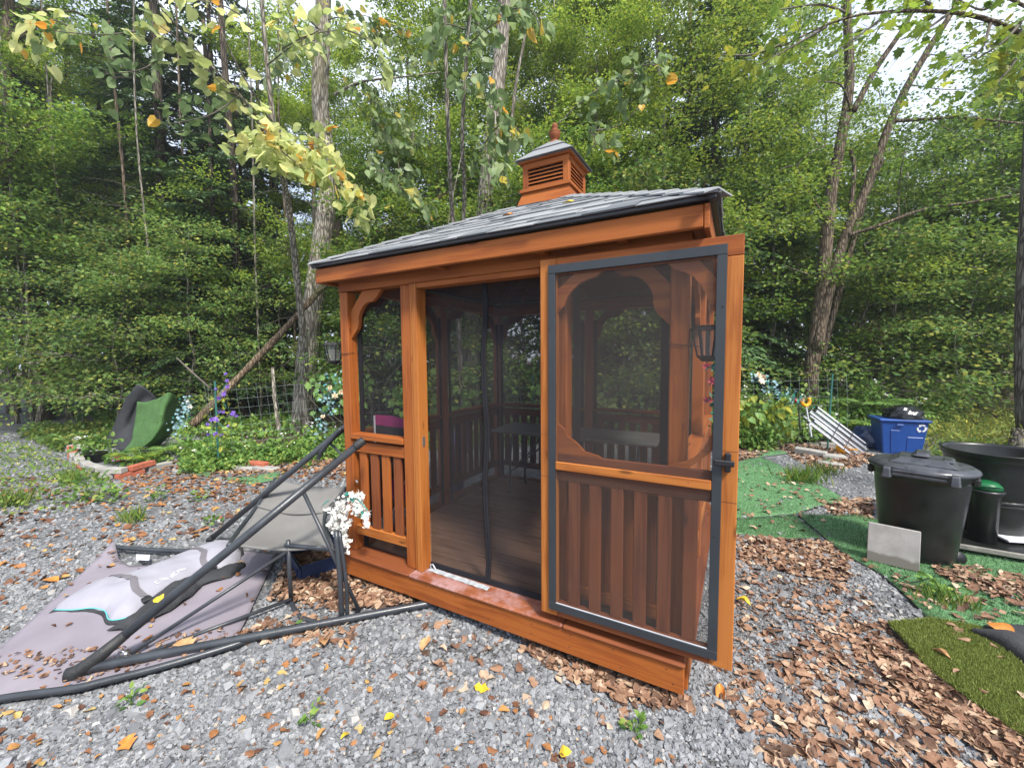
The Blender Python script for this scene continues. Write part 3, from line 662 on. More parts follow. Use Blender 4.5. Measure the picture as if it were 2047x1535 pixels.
for a in ((rx0, rx1, ry0, ry0 + 0.045), (rx0, rx1, ry1 - 0.045, ry1), (rx0, rx0 + 0.045, ry0 + 0.046, ry1 - 0.046), (rx1 - 0.045, rx1, ry0 + 0.046, ry1 - 0.046)):
    bd('drip_edge', *a, 2.486, 2.508, M_DRIP)
# roof: deck pyramid + shingle courses
AX, AY, EZ = 1.30, 1.2, 2.509
SL = 0.50
AZ_ = EZ + (AY - ry0) * SL
rb = MB()
V = [(rx0, ry0, EZ), (rx1, ry0, EZ), (rx1, ry1, EZ), (rx0, ry1, EZ), (AX, AY, AZ_)]
V2 = [(x + (AX - x) * 0.05, y + (AY - y) * 0.05, EZ - 0.02) for x, y, z in V[:4]] + [(AX, AY, AZ_ - 0.09)]
rb.add(V + V2, [(0, 1, 4), (1, 2, 4), (2, 3, 4), (3, 0, 4), (6, 5, 9), (7, 6, 9), (8, 7, 9), (5, 8, 9), (1, 0, 5, 6), (2, 1, 6, 7), (3, 2, 7, 8), (0, 3, 8, 5)], 0)
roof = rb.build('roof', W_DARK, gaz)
for k in range(9):        # rafters seen from inside
    x = 0.12 + k * 0.29
    mb = MB(); tx = AX + (x - AX) * 0.15
    p0 = np.array((x, 0.05, EZ - 0.06 + 0.04)); p1 = np.array((tx, AY - 0.15, AZ_ - 0.2))
    for s in (1, -1):
        q0, q1 = p0.copy(), p1.copy()
        if s < 0: q0[1] = GD - q0[1]; q1[1] = GD - q1[1]
        mb2 = MB(); w = 0.02
        mb2.grain([q0 + [-w, 0, -.06], q0 + [w, 0, -.06], q0 + [w, 0, .02], q0 + [-w, 0, .02], q1 + [-w, 0, -.06], q1 + [w, 0, -.06], q1 + [w, 0, .02], q1 + [-w, 0, .02]],
                  [(0, 1, 2, 3), (7, 6, 5, 4), (0, 4, 5, 1), (1, 5, 6, 2), (2, 6, 7, 3), (3, 7, 4, 0)], 0, 1)
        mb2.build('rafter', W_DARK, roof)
def course(side, k, ex=0.137):
    """corner points of course k on a roof side: returns fn(s,t)->3d , width range"""
    A, B = {'f': (V[0], V[1]), 'r': (V[1], V[2]), 'b': (V[2], V[3]), 'l': (V[3], V[0])}[side]
    A = np.array(A); B = np.array(B); P = np.array(V[4]); mid = A + (B - A) * (((P - A) @ (B - A)) / ((B - A) @ (B - A)))
    up = P - mid; L_ = np.linalg.norm(up); up = up / L_; d = (B - A); W_ = np.linalg.norm(d); d = d / W_
    n_ = np.cross(d, up); sa = (mid - A) @ d
    return A, d, up, n_, W_, L_, sa
rs = np.random.RandomState(5)
stuffV = MB()
for side in 'frbl':
    A, d, up, n_, W_, L_, sa = course(side, 0)
    k = 0; t = -0.012
    while t < L_ - 0.20:
        tt = max(t, 0); s0 = sa * tt / L_; s1 = W_ - (W_ - sa) * tt / L_
        x = s0 - 0.004 - rs.rand() * 0.12; first = True
        while x < s1:
            w = rs.choice([0.13, 0.17, 0.21, 0.27]); a_, b_ = max(x, s0 - 0.006), min(x + w - 0.004, s1 + 0.006)
            x += w
            if b_ - a_ < 0.02: continue
            lift = 0.011 if rs.rand() < 0.45 else 0.0065; dn = rs.uniform(-0.004, 0.004)
            te = min(t + 0.20, L_)
            sh0 = sa * max(te, 0) / L_; sh1 = W_ - (W_ - sa) * max(te, 0) / L_
            aa, bb = max(a_, sh0), min(b_, sh1)
            if bb - aa < 0.005: aa = bb = min(max((a_ + b_) / 2, sh0), sh1); bb += 0.004
            q = [A + d * a_ + up * (t + dn), A + d * b_ + up * (t + dn), A + d * bb + up * te, A + d * aa + up * te]
            bot = [q[0] + n_ * 0.002, q[1] + n_ * 0.002, q[2] + n_ * 0.001, q[3] + n_ * 0.001]
            top = [q[0] + n_ * lift, q[1] + n_ * lift, q[2] + n_ * (lift - 0.010 + 0.003), q[3] + n_ * (lift - 0.007)]
            F = [(0, 3, 2, 1), (4, 5, 6, 7), (0, 1, 5, 4), (1, 2, 6, 5), (2, 3, 7, 6), (3, 0, 4, 7)]
            if side == 'f':
                mb = MB(); mb.add(bot + top, F); mb.build('shingle', M_SHIN if rs.rand() < 0.85 else M_SHINB, roof)
            else: stuffV.add(bot + top, F)
        t += 0.137; k += 1
so = stuffV.build('shingle_field', M_SHIN, roof); so['kind'] = 'stuff'
for (a, b) in ((V[0], V[4]), (V[1], V[4])):
    a = np.array(a); b = np.array(b); ln = np.linalg.norm(b - a); u_ = (b - a) / ln; sgn = 1 if a[0] < 1 else -1
    sd_ = np.array([u_[1], -u_[0], 0]); sd_ /= np.linalg.norm(sd_)
    for k in range(int((ln - 0.3) / 0.14)):
        p = a + u_ * (k * 0.14 - 0.01); q = p + u_ * 0.17; lf = np.array([0, 0, 0.024])
        mb = MB(); v = []
        for pt, z in ((p, 0.024), (q, 0.014)):
            v += [pt - sd_ * 0.075 + [0, 0, z - 0.028], pt + [0, 0, z], pt + sd_ * 0.075 + [0, 0, z - 0.028]]
        v += [x_ + np.array([0, 0, -0.008]) for x_ in v[:6]]
        mb.add(v, [(0, 1, 4, 3), (1, 2, 5, 4), (6, 9, 10, 7), (7, 10, 11, 8), (0, 6, 7, 1), (1, 7, 8, 2), (0, 3, 9, 6), (2, 8, 11, 5)]); mb.build('hip_cap', M_SHIN, roof)
# ------------------------------------------------------------------ cupola
CX, CY = 1.325, 1.2
def frustum(mb, h0, h1, z0, z1, mi=0):
    v = [(CX - h0, CY - h0, z0), (CX + h0, CY - h0, z0), (CX + h0, CY + h0, z0), (CX - h0, CY + h0, z0), (CX - h1, CY - h1, z1), (CX + h1, CY - h1, z1), (CX + h1, CY + h1, z1), (CX - h1, CY + h1, z1)]
    mb.grain(v, [(0, 3, 2, 1), (4, 5, 6, 7), (0, 1, 5, 4), (1, 2, 6, 5), (2, 3, 7, 6), (3, 0, 4, 7)], mi, 0)
cb = MB(); frustum(cb, 0.275, 0.207, 2.98, 3.1780); cup = cb.build('cupola', W_OR, gaz)
mb = MB(); frustum(mb, 0.228, 0.228, 3.1790, 3.2040); mb.build('ledge', W_OR, cup)
mb = MB(); frustum(mb, 0.165, 0.165, 3.2050, 3.3900); mb.build('louver_box', M_TUBEB, cup)
for sx in (-1, 1):
    for sy in (-1, 1):
        x = CX + sx * 0.182; y = CY + sy * 0.182
        bd('corner_board', x - 0.026, x + 0.026, y - 0.026, y + 0.026, 3.2045, 3.3900, parent=cup, ax=2)
for k in range(5):
    z0 = 3.2220 + k * 0.030
    for s in (-1, 1):
        for ax_ in (0, 1):
            mb = MB(); h = 0.1555
            e0, e1 = 0.205, 0.172
            prof = [(e0, z0 - 0.006), (e0, z0 + 0.002), (e1, z0 + 0.026), (e1, z0 + 0.018)]
            vv = []
            for t_ in (-h, h):
                for (e, z) in prof: vv.append((CX + t_, CY + s * e, z) if ax_ == 0 else (CX + s * e, CY + t_, z))
            mb.grain(vv, [(0, 1, 2, 3), (7, 6, 5, 4), (0, 4, 5, 1), (1, 5, 6, 2), (2, 6, 7, 3), (3, 7, 4, 0)], 0, ax_)
            mb.build('louver', W_OR, cup)
for s in (-1, 1):
    bd('head_board', CX - 0.208, CX + 0.208, CY + s * 0.196 - 0.0125, CY + s * 0.196 + 0.0125, 3.3700, 3.4170, parent=cup)
    bd('head_board', CX + s * 0.1955 - 0.0125, CX + s * 0.1955 + 0.0125, CY - 0.183, CY + 0.183, 3.3700, 3.4160, parent=cup)
    bd('base_board', CX - 0.155, CX + 0.155, CY + s * 0.196 - 0.0105, CY + s * 0.196 + 0.0105, 3.2045, 3.2200, parent=cup)
    bd('base_board', CX + s * 0.196 - 0.0105, CX + s * 0.196 + 0.0105, CY - 0.155, CY + 0.155, 3.2045, 3.2200, parent=cup)
mb = MB(); frustum(mb, 0.232, 0.232, 3.4180, 3.4320); mb.build('cornice', W_OR, cup)
mb = MB(); frustum(mb, 0.242, 0.02, 3.4330, 3.6250); cr_ = mb.build('cupola_roof', M_SHIN, cup)
for (h0, h1, z0, z1) in ((0.253, 0.125, 3.4340, 3.5450), (0.142, 0.028, 3.5420, 3.6340)):
    for s in range(4):
        mb = MB(); c_ = [(-h0, -h0, z0), (h0, -h0, z0), (h1, -h1, z1), (-h1, -h1, z1)]
        ca, sa_ = [(1, 0), (0, 1), (-1, 0), (0, -1)][s]
        v = [(CX + x * ca - y * sa_, CY + x * sa_ + y * ca, z) for x, y, z in c_]; nn = np.array((sa_, -ca, 0.6)) * 0.008
        v = v + [tuple(np.array(p) + nn) for p in v]
        mb.add(v, [(0, 3, 2, 1), (4, 5, 6, 7), (0, 1, 5, 4), (1, 2, 6, 5), (2, 3, 7, 6), (3, 0, 4, 7)]); mb.build('cupola_shingle', M_SHIN, cup)
mb = MB(); mb.lathe([(0.001, 3.5950), (0.052, 3.5960), (0.055, 3.6320), (0.046, 3.6420), (0.028, 3.6530), (0.03, 3.6600), (0.043, 3.6820), (0.048, 3.7050), (0.046, 3.7200), (0.05, 3.7270), (0.04, 3.7330), (0.022, 3.7450), (0.026, 3.7600), (0.028, 3.7730), (0.02, 3.7900), (0.006, 3.8020), (0.001, 3.8030)], (CX, CY, 0), 20)
mb.build('finial', W_RED, cup, smooth=True)
# ------------------------------------------------------------------ screen door, swung open flat against the right front panel
DX0, DX1, DZ0, DZ1, DY = 1.775, 2.767, 0.302, 2.333, -0.085
db = MB(); db.box(DX0, DX0 + 0.10, DY, DY + 0.038, DZ0, DZ1, 0, 0.004, 2); door = db.build('screen_door', W_LIGHT, gaz)
bd('stile', DX1 - 0.10, DX1, DY, DY + 0.038, DZ0, DZ1 - 0.092, W_LIGHT, door, ax=2)
bd('top_rail', DX0 + 0.1005, DX1, DY, DY + 0.038, DZ1 - 0.0915, DZ1, W_OR, door)
bd('bottom_rail', DX0 + 0.1005, DX1 - 0.1005, DY, DY + 0.038, DZ0, DZ0 + 0.085, W_RED, door)
bd('mid_rail', DX0 + 0.1005, DX1 - 0.1005, DY + 0.012, DY + 0.036, 1.10, 1.25, W_RED, door)
bd('mid_batten', 1.873, 2.659, DY - 0.020, DY - 0.007, 1.166, 1.213, W_LIGHT, door)
for z in (1.355, 1.115):
    for x in (DX0 + 0.0, DX1 - 0.10):
        mb = MB(); mb.box(x + 0.001, x + 0.099, DY - 0.0008, DY + 0.001, z, z + 0.0028); mb.build('joint_line', W_DARK, door)
fm = [('frame_rail', 1.83, 2.702, 2.249, 2.295), ('frame_rail', 1.83, 2.702, 0.342, 0.386), ('frame_stile', 1.83, 1.872, 0.3865, 2.2485), ('frame_stile', 2.66, 2.702, 0.3865, 2.2485)]
for nme, x0, x1, z0, z1 in fm: bd(nme, x0, x1, DY - 0.016, DY - 0.001, z0, z1, M_GREYMETAL, door, bev=0.002)
mb = MB(); mb.box(1.874, 2.658, DY - 0.013, DY - 0.009, 0.3865, 0.3905); mb.build('spline', M_ALU, door)
mb = MB(); mb.add([(1.872, DY - 0.006, 0.386), (2.66, DY - 0.006, 0.386), (2.66, DY - 0.006, 2.249), (1.872, DY - 0.006, 2.249)], [(0, 1, 2, 3)]); mb.build('screen', M_SCREEN, door)
for k in range(6):
    x = 1.938 + k * 0.12; bd('slat', x, x + 0.066, DY + 0.013, DY + 0.033, DZ0 + 0.0855, 1.0995, W_RED, door, ax=2)
def dbr(x, z, sx, sz, a, b, door=door):
    poly = [(0, b), (0, 0.38 * b), (0.38 * a, 0), (a, 0), (0.86 * a, 0.13 * b), (0.66 * a, 0.18 * b), (0.48 * a, 0.28 * b), (0.33 * a, 0.44 * b), (0.22 * a, 0.62 * b), (0.15 * a, 0.84 * b)]
    if sz > 0 : poly = [(0, b), (0, 0.0), (a, 0), (0.9 * a, 0.07 * b), (0.62 * a, 0.15 * b), (0.52 * a, 0.30 * b), (0.40 * a, 0.46 * b), (0.22 * a, 0.60 * b), (0.16 * a, 0.82 * b)] if sx > 0 else [(0, b), (0, 0.5 * b), (0.55 * a, 0), (a, 0), (0.92 * a, 0.06 * b), (0.64 * a, 0.14 * b), (0.44 * a, 0.26 * b), (0.28 * a, 0.42 * b), (0.15 * a, 0.66 * b)]
    mb = MB(); mb.prism(poly, lambda u, v, w: np.array([x + sx * u, DY + 0.012 + w, z + sz * v]), 0.024, 0, 0); mb.build('door_bracket', W_OR, door)
dbr(1.8755, 2.2405, 1, -1, 0.25, 0.20); dbr(2.6665, 2.2405, -1, -1, 0.22, 0.26)
dbr(1.8755, 1.2505, 1, 1, 0.25, 0.17); dbr(2.6665, 1.2505, -1, 1, 0.20, 0.21)
hb = MB(); hb.box(2.712, 2.738, DY - 0.028, DY - 0.001, 1.262, 1.352, 0, 0.006); hd = hb.build('latch', M_BLACK, door)
mb = MB(); mb.box(2.667, 2.752, DY - 0.042, DY - 0.0285, 1.292, 1.320, 0, 0.005); mb.build('latch_lever', M_BLACK, hd)
sc_ = MB()
for (x, z) in ((1.84, 1.95), (2.69, 2.02), (1.84, 0.75), (2.68, 0.95), (1.95, 1.19), (2.56, 1.19)):
    sc_.lathe([(0.001, 0), (0.005, 0.001), (0.005, 0.003), (0.001, 0.004)], (0, 0, 0), 8)
    for i in range(len(sc_.V) - 32, len(sc_.V)):
        a_, b_, c_ = sc_.V[i]; sc_.V[i] = (a_ + x, DY - 0.0165 - c_, b_ + z)
sc_.build('screw_head', M_TUBEB, door)
nl = MB(); r_ = np.random.RandomState(9)
for x in np.arange(0.05, 2.5, 0.27):
    for z in (0.115, 0.19):
        c = (x + r_.uniform(-.03, .03), -0.0625, z + r_.uniform(-.01, .01)); nl.add([(c[0] + .004 * math.cos(a), c[1] - 0.0006, c[2] + .004 * math.sin(a)) for a in np.linspace(0, 2 * math.pi, 7)[:-1]], [(0, 1, 2, 3, 4, 5)])
no_ = nl.build('nail_head', M_TUBEB, gaz); no_['kind'] = 'stuff'
# ================================================================== LANTERNS
def lantern(cx, cy, cz, rot, label, wire):
    t = thing('lantern', (cx, cy, cz), label, 'lantern', 'solar lanterns wired to the gazebo posts')
    ca, sa = math.cos(rot), math.sin(rot)
    f = lambda x, y, z: (cx + (x * ca - y * sa) * .84, cy + (x * sa + y * ca) * .84, cz + .025 + z * .84)
    def fr(mb, h0, h1, z0, z1, k=6, ph=0.0):
        v = [f(h * math.cos(2 * math.pi * (j + .5) / k + ph), h * math.sin(2 * math.pi * (j + .5) / k + ph), z) for h, z in ((h0, z0), (h1, z1)) for j in range(k)]
        mb.add(v, [tuple(range(k))[::-1], tuple(range(k, 2 * k))] + [(j, (j + 1) % k, k + (j + 1) % k, k + j) for j in range(k)])
    mb = MB(); fr(mb, 0.112, 0.108, 0.172, 0.182); fr(mb, 0.105, 0.055, 0.1825, 0.200); mb.build('cap', M_BLACK, t)
    mb = MB(); fr(mb, 0.056, 0.060, 0.010, 0.024); fr(mb, 0.030, 0.050, -0.012, 0.0095); mb.build('base', M_BLACK, t)
    k = 6
    for j in range(k):
        a0, a1 = 2 * math.pi * (j + .5) / k, 2 * math.pi * (j + 1.5) / k
        mb = MB(); mb.add([f(.054 * math.cos(a0), .054 * math.sin(a0), .024), f(.054 * math.cos(a1), .054 * math.sin(a1), .024), f(.084 * math.cos(a1), .084 * math.sin(a1), .171), f(.084 * math.cos(a0), .084 * math.sin(a0), .171)], [(0, 1, 2, 3)])
        mb.build('pane', M_GLASS, t)
        mb = MB(); mb.tube([f(.056 * math.cos(a0), .056 * math.sin(a0), .022), f(.086 * math.cos(a0), .086 * math.sin(a0), .173)], 0.0045, 5); mb.build('bar', M_BLACK, t)
    mb = MB(); mb.tube([f(0, 0, 0.02), f(0, 0, 0.172)], 0.011, 8); mb.build('inner_tube', M_BLACK, t)
    mb = MB(); mb.tube([f(-0.02 if 0 else 0.0, 0.07, 0.02), f(0, 0.095, 0.175)], 0.012, 4); mb.build('back_plate', M_BLACK, t)
    mb = MB(); mb.tube(wire, 0.0022, 5); mb.build('wire', M_BLACK, t)
lantern(-0.115, 0.02, 1.735, rad(8), 'black solar lantern wired to the left corner post of the gazebo',
        [(-0.06, -0.006, 1.86), (0.0, -0.006, 1.83), (0.094, -0.004, 1.835), (0.094, 0.05, 1.84), (-0.003, 0.094, 1.85), (-0.06, 0.05, 1.86)])
lantern(2.622, 0.05, 1.752, rad(-90), 'black solar lantern on the right corner post, seen through the open screen door',
        [(2.60, -0.006, 1.84), (2.50, -0.006, 1.85), (2.448, -0.005, 1.858), (2.446, 0.05, 1.86), (2.45, 0.093, 1.86), (2.56, 0.093, 1.85)])

# ================================================================== INSIDE THE GAZEBO
t = thing('folding_table', (1.2, 2.0, 0.25), 'dark folding table standing along the back wall inside the gazebo', 'table')
mb = MB(); mb.box(0.33, 2.12, 1.70, 2.27, 0.945, 0.985, 0, 0.012); mb.build('tabletop', M_TABLE, t)
for x in (0.52, 1.93):
    mb = MB(); mb.tube(cat_pts([(x, 1.76, 0.262), (x, 1.80, 0.29), (x, 1.80, 0.62), (x, 1.86, 0.93)], 12), 0.014, 6)
    mb.tube(cat_pts([(x, 2.21, 0.262), (x, 2.17, 0.29), (x, 2.17, 0.62), (x, 2.11, 0.93)], 12), 0.014, 6); mb.tube([(x, 1.80, 0.5), (x, 2.17, 0.5)], 0.010, 6)
    mb.build('leg_frame', M_TUBE, t)
for y in (1.86, 2.11):
    mb = MB(); mb.tube(cat_pts([(0.53, y - 0.03, 0.55), (0.72, y, 0.70), (0.90, y, 0.94)], 8), 0.009, 6); mb.build('brace', M_TUBE, t)
t = thing('camp_chair', (0.26, 0.25, 0.25), 'folded camp chair with a magenta top band inside the left front corner of the gazebo', 'chair')
CA, CB = np.array((0.115, 0.215, 0)), np.array((0.43, 0.265, 0)); cz_ = np.array((0, 0, 1.0))
mb = MB(); mb.add([CA + cz_ * 1.245, CB + cz_ * 1.225, CB + cz_ * 1.295, (CA + CB) / 2 + cz_ * 1.325, CA + cz_ * 1.325], [(0, 1, 2, 3, 4)]); o = mb.build('top_band', M_PINK, t); md = o.modifiers.new('thickness', 'SOLIDIFY'); md.thickness = 0.008
mb = MB(); mb.add([CA + (0.03, 0, .80), CB + (-0.03, 0, .80), CB + cz_ * 1.2235, CA + cz_ * 1.2435], [(0, 1, 2, 3)]); o = mb.build('back_panel', M_LINER, t); md = o.modifiers.new('thickness', 'SOLIDIFY'); md.thickness = 0.004
mb = MB(); mb.add([CA + (0.02, 0.02, .62), CB + (-0.02, 0.02, .62), CB + (-0.02, 0.09, .92), CA + (0.02, 0.09, .92)], [(0, 1, 2, 3)]); o = mb.build('seat', M_PINK, t); md = o.modifiers.new('thickness', 'SOLIDIFY'); md.thickness = 0.006
for a, b in ((CA + cz_ * .26, CA + cz_ * 1.32), (CB + cz_ * .26, CB + cz_ * 1.29), (CA + (0.02, .03, .26), CA + (0.02, .09, .95)), (CB + (-.02, .03, .26), CB + (-.02, .09, .95)), (CA + (0.02, .05, .30), CB + (-.02, .06, .90))):
    mb = MB(); mb.tube([a, b], 0.009, 7); mb.build('leg', M_ALU, t)
# blue plastic board leaning outside the left wall
t = thing('plastic_board', (-0.25, 1.8, 0), 'light blue plastic board leaning outside the left wall, seen between the balusters', 'board')
mb = MB(); mb.prism([(0, 0), (0.26, 0), (0.30, 0.05), (0.30, 0.98), (0.26, 1.03), (0.04, 1.03), (0, 0.98)], lambda u, v, w: np.array([-0.25 + v * 0.17 - w, 1.62 + u, 0.02 + v]), 0.025); mb.build('panel', M_BLUEL, t)
mb = MB(); mb.tube([(-0.085, 1.66, 0.98), (-0.06, 1.70, 0.99), (-0.06, 1.82, 0.99), (-0.085, 1.86, 0.98)], 0.010, 6); mb.build('handle', M_BLUEL, t)

# ================================================================== COLLAPSED SWING
sw = thing('garden_swing', (-0.4, -0.6, 0), 'collapsed charcoal tube garden swing with a grey sling seat leaning on the gazebo', 'garden swing')
def tb(name, pts, r, n=10, m=None, smooth_n=None, parent=None):
    mb = MB(); mb.tube(cat_pts(pts, smooth_n) if smooth_n else pts, r, n); return mb.build(name, m or M_TUBE, parent or sw, smooth=True)
A0 = np.array((-0.448, -1.456, 0.05)); A1 = np.array((0.368, -0.12, 1.20))
Ap = lambda t_: A0 + (A1 - A0) * t_
up1 = tb('upright', [Ap(0.0), Ap(0.985)], 0.0275, 12)
tb('end_cap', [Ap(0.955), Ap(0.963), Ap(0.99), Ap(1.0)], [0.027, 0.032, 0.032, 0.029], 12, M_TUBEB, None, up1)
jt = tb('elbow_joint', [A0 + (-0.035, -0.045, 0.0), A0 + (-0.01, -0.012, 0.0), Ap(0.05), Ap(0.13)], [0.036, 0.040, 0.036, 0.0285], 12, M_TUBEB)
g1, g2 = G(186, 1332, 0.065), G(850, 1207, 0.05)
tb('ground_rail', [A0 + (0.02, 0.03, -0.005), g1, (g1 + g2) / 2, g2, g2 + (g2 - g1) * 0.22], 0.0245, 12)
tb('knob', [G(246, 1308, 0.07), G(256, 1306, 0.075)], 0.014, 12, M_STEEL); tb('bolt', [G(238, 1300, 0.09), G(250, 1303, 0.08)], 0.006, 8, M_STEEL)
FRp, FLp = np.array((0.23, -0.33, 0.45)), np.array((-0.50, -0.63, 0.43))
MLp, MRp = np.array((-0.98, -0.155, 0.47)), np.array((-0.33, 0.025, 0.47))
BLp, BRp = np.array((-1.175, 0.134, 0.62)), np.array((-0.36, 0.28, 0.62))
legL = np.array((-0.077, -0.45, 0.02))
tb('brace', [G(262, 1306, 0.05), legL + (0, 0, 0.385)], 0.0125, 8); tb('brace', [G(300, 1303, 0.05), legL + (0.02, -0.01, 0.03)], 0.0125, 8)
tb('brace', [Ap(0.735), G(719, 1222, 0.05)], 0.0135, 8)
tb('seat_leg', [legL + (0, 0, 0.46), legL + (0, 0, 0.20), legL], 0.015, 8)
tb('seat_runner', [legL, G(600, 1232, 0.02), G(640, 1243, 0.02), G(690, 1240, 0.02)], 0.016, 8, None, 14)
tb('seat_front_tube', [legL + (-0.02, -0.01, 0.425), FRp + (0.0, 0.0, -0.02), FRp + (0.08, 0.07, -0.035)], 0.017, 8)
for dx, r in ((0.0, 0.018), (0.035, 0.013)):
    q = G(683, 1240, 0.0)
    tb('seat_leg', [q + (dx, dx * 0.6, 0.01), q + (dx * .9, dx * 0.6, 0.3), q + (-0.05 + dx, 0.02, 0.62)], r, 8, None, 8)
tb('seat_side_tube', [FLp + (-0.02, 0.0, -0.01), (FLp + MLp) / 2 + (-0.06, -0.01, -0.04), MLp + (-0.03, 0, -0.005), BLp + (-0.015, 0, 0.0)], 0.018, 8, None, 20)
tb('seat_side_tube', [FRp + (0.02, 0.0, -0.01), (FRp + MRp) / 2 + (0.0, 0.0, -0.03), MRp + (0.03, 0, -0.005), BRp + (0.02, 0, 0)], 0.016, 8, None, 20)
# second upright behind, with its fork
B0 = G(420, 1078, 0.02); B1 = np.array((-0.13, 0.10, 1.21)); Bp = lambda t_: B0 + (B1 - B0) * t_
u2 = tb('upright', [Bp(0), Bp(1.06)], 0.026, 10)
tb('end_cap', [Bp(-0.01), Bp(0.03)], 0.030, 10, M_TUBEB, None, u2)
tb('fork', [Bp(0.80) + (0.03, 0.03, -0.04), Bp(0.86) + (0.05, -0.03, -0.02), Bp(0.99) + (0.03, -0.03, 0.02)], 0.018, 8, None, 10)
tb('brace', [Bp(0.90), Bp(0.90) + (0.30, 0.24, -0.42)], 0.011, 8)
tb('back_rail', [BRp + (-0.12, 0.12, -0.18), BRp + (0.22, 0.30, -0.20)], 0.012, 8)
# sling seat
rows = [[FLp, FLp * .5 + FRp * .5 + (0, 0, -0.035), FRp], [FLp * .5 + MLp * .5 + (-0.01, 0, -0.03), (FLp + FRp + MLp + MRp) / 4 + (0, 0, -0.075), FRp * .5 + MRp * .5 + (0, 0, -0.03)],
        [MLp, MLp * .5 + MRp * .5 + (0, 0, -0.045), MRp], [MLp * .45 + BLp * .55, (MLp + BLp + MRp + BRp) / 4 + (0, 0, -0.03), MRp * .45 + BRp * .55], [BLp, BLp * .5 + BRp * .5 + (0, 0, -0.03), BRp]]
sl = net('sling_seat', rows, M_SLING, sw, 6, 0.006, wob=0.006)
tb('seam_roll', [MLp + (0, 0, 0.012), MLp * .5 + MRp * .5 + (0, 0, -0.028), MRp + (0, 0, 0.012)], 0.012, 7, M_SLING, 12, sl)
tb('front_hem', [FLp + (0, 0, 0.004), FLp * .5 + FRp * .5 + (0, 0, -0.03), FRp + (0, 0, 0.004)], 0.011, 7, M_SLING, 12, sl)
# ------------------------------------------------------------------ torn canopy on the ground
cp = thing('swing_canopy', (-1.0, -0.9, 0), 'faded lavender canopy cloth with black edge tubes lying flat on the gravel', 'canopy')
CANOPY = [(-1.75, -2.25), (-1.45, -1.83), (-1.232, -1.605), (-1.60, -1.33), (-2.10, -0.95), (-2.30, -0.74), (-2.02, -0.80), (-1.80, -0.79), (-1.62, -0.70), (-1.70, -0.44), (-1.30, -0.22), (-0.88, -0.06), (-0.45, -0.45), (0.04, -0.90), (-0.088, -1.19), (-0.344, -1.50), (-0.62, -1.72), (-1.1, -2.2)]
def canz(x, y, e):
    pk = max(0, 1 - math.hypot(x + 2.28, y + 0.74) / 0.45)
    return 0.030 + gz(x, y) + 0.020 * (nz(x, y, 2.2, 5) + 0.6) * min(1, e / 0.15) + 0.010 * abs(nz(x + y * 0.6, y * 3, 3.5, 9)) + 0.10 * pk ** 1.6 + 0.016 * math.sin((x * 0.55 - y) * 9) * max(0, nz(x, y, 1.3, 2)) 
sheet('cloth', CANOPY, 0.045, canz, M_LAV, cp, 0.004)
def edge(name, px, r, z=0.04, nn=26): return tb(name, [G(u, v, z) for u, v in px], r, 10, M_TUBE, nn, cp)
edge('edge_tube', [(-230, 1440), (0, 1396), (145, 1376), (205, 1362), (330, 1330), (463, 1290), (520, 1268)], 0.0195)
edge('edge_tube', [(219, 1092), (290, 1098), (361, 1101), (420, 1098)], 0.020, 0.05)
mb = MB(); q = [G(272, 1108, 0.062), G(300, 1109, 0.062), G(298, 1120, 0.062), G(273, 1119, 0.062)]; q2 = [p + np.array((0, 0, 0.002)) for p in q]
mb.add(q + q2, [(3, 2, 1, 0), (4, 5, 6, 7), (0, 1, 5, 4), (1, 2, 6, 5), (2, 3, 7, 6), (3, 0, 4, 7)]); mb.build('care_label', M_WHITE, cp)
# ------------------------------------------------------------------ storage bag lying on the canopy
bagt = thing('storage_bag', (-1.2, -0.75, 0.04), 'long pale lavender zip bag with two grey straps lying on the fallen canopy', 'bag')
BAG = [(-1.42, -1.33), (-1.50, -1.24), (-1.58, -1.10), (-1.52, -0.92), (-1.50, -0.72), (-1.50, -0.50), (-1.54, -0.36), (-1.50, -0.22), (-1.34, -0.17), (-1.10, -0.26), (-0.96, -0.36), (-0.92, -0.46), (-1.0, -0.62), (-0.98, -0.78), (-0.90, -0.96), (-0.83, -1.10), (-0.90, -1.19), (-1.06, -1.17), (-1.18, -1.20), (-1.28, -1.27)]
def bagz(x, y, e):
    d_ = min(1, e / 0.22); h = 0.085 * math.sqrt(max(0, 1 - (1 - d_) ** 2))
    return 0.052 + gz(x, y) + h + 0.012 * nz(x, y, 5, 4) * d_ + 0.012 * abs(nz(x * 1.5, y * .7 + x, 11, 3)) * d_ - 0.02 * max(0, nz(x - y, x + y, 6, 6)) * d_ + 0.030 * abs(nz(x * 2 + y, y - x, 3.2, 8)) * d_
bag = sheet('shell', BAG, 0.028, bagz, M_BAGL, bagt, 0.0)
def bagside():
    mb = MB(); n = len(BAG); c = np.mean(np.array(BAG), 0); pts = cat_pts(BAG + [BAG[0]], n * 5)
    V = []
    for p in pts:
        q = p + (p - c) / np.linalg.norm(p - c) * 0.026
        V += [(p[0], p[1], 0.056 + gz(*p)), (q[0], q[1], 0.045 + gz(*p)), (p[0], p[1], 0.028 + gz(*p))]
    k = len(pts); F = []
    for i in range(k - 1): F += [(3 * i, 3 * i + 1, 3 * i + 4, 3 * i + 3), (3 * i + 1, 3 * i + 2, 3 * i + 5, 3 * i + 4)]
    mb.add(V, F); return mb.build('gusset', M_LINER, bagt, smooth=True)
bagside()
ip = cat_pts(BAG[11:20] + BAG[0:1], 40)
pp = MB(); pp.tube([(p[0] * 1.0, p[1], 0.060 + gz(*p)) for p in ip], 0.0038, 6); pp.build('piping', M_TEALPIPE, bagt, smooth=True)
BAGA = np.array(BAG)
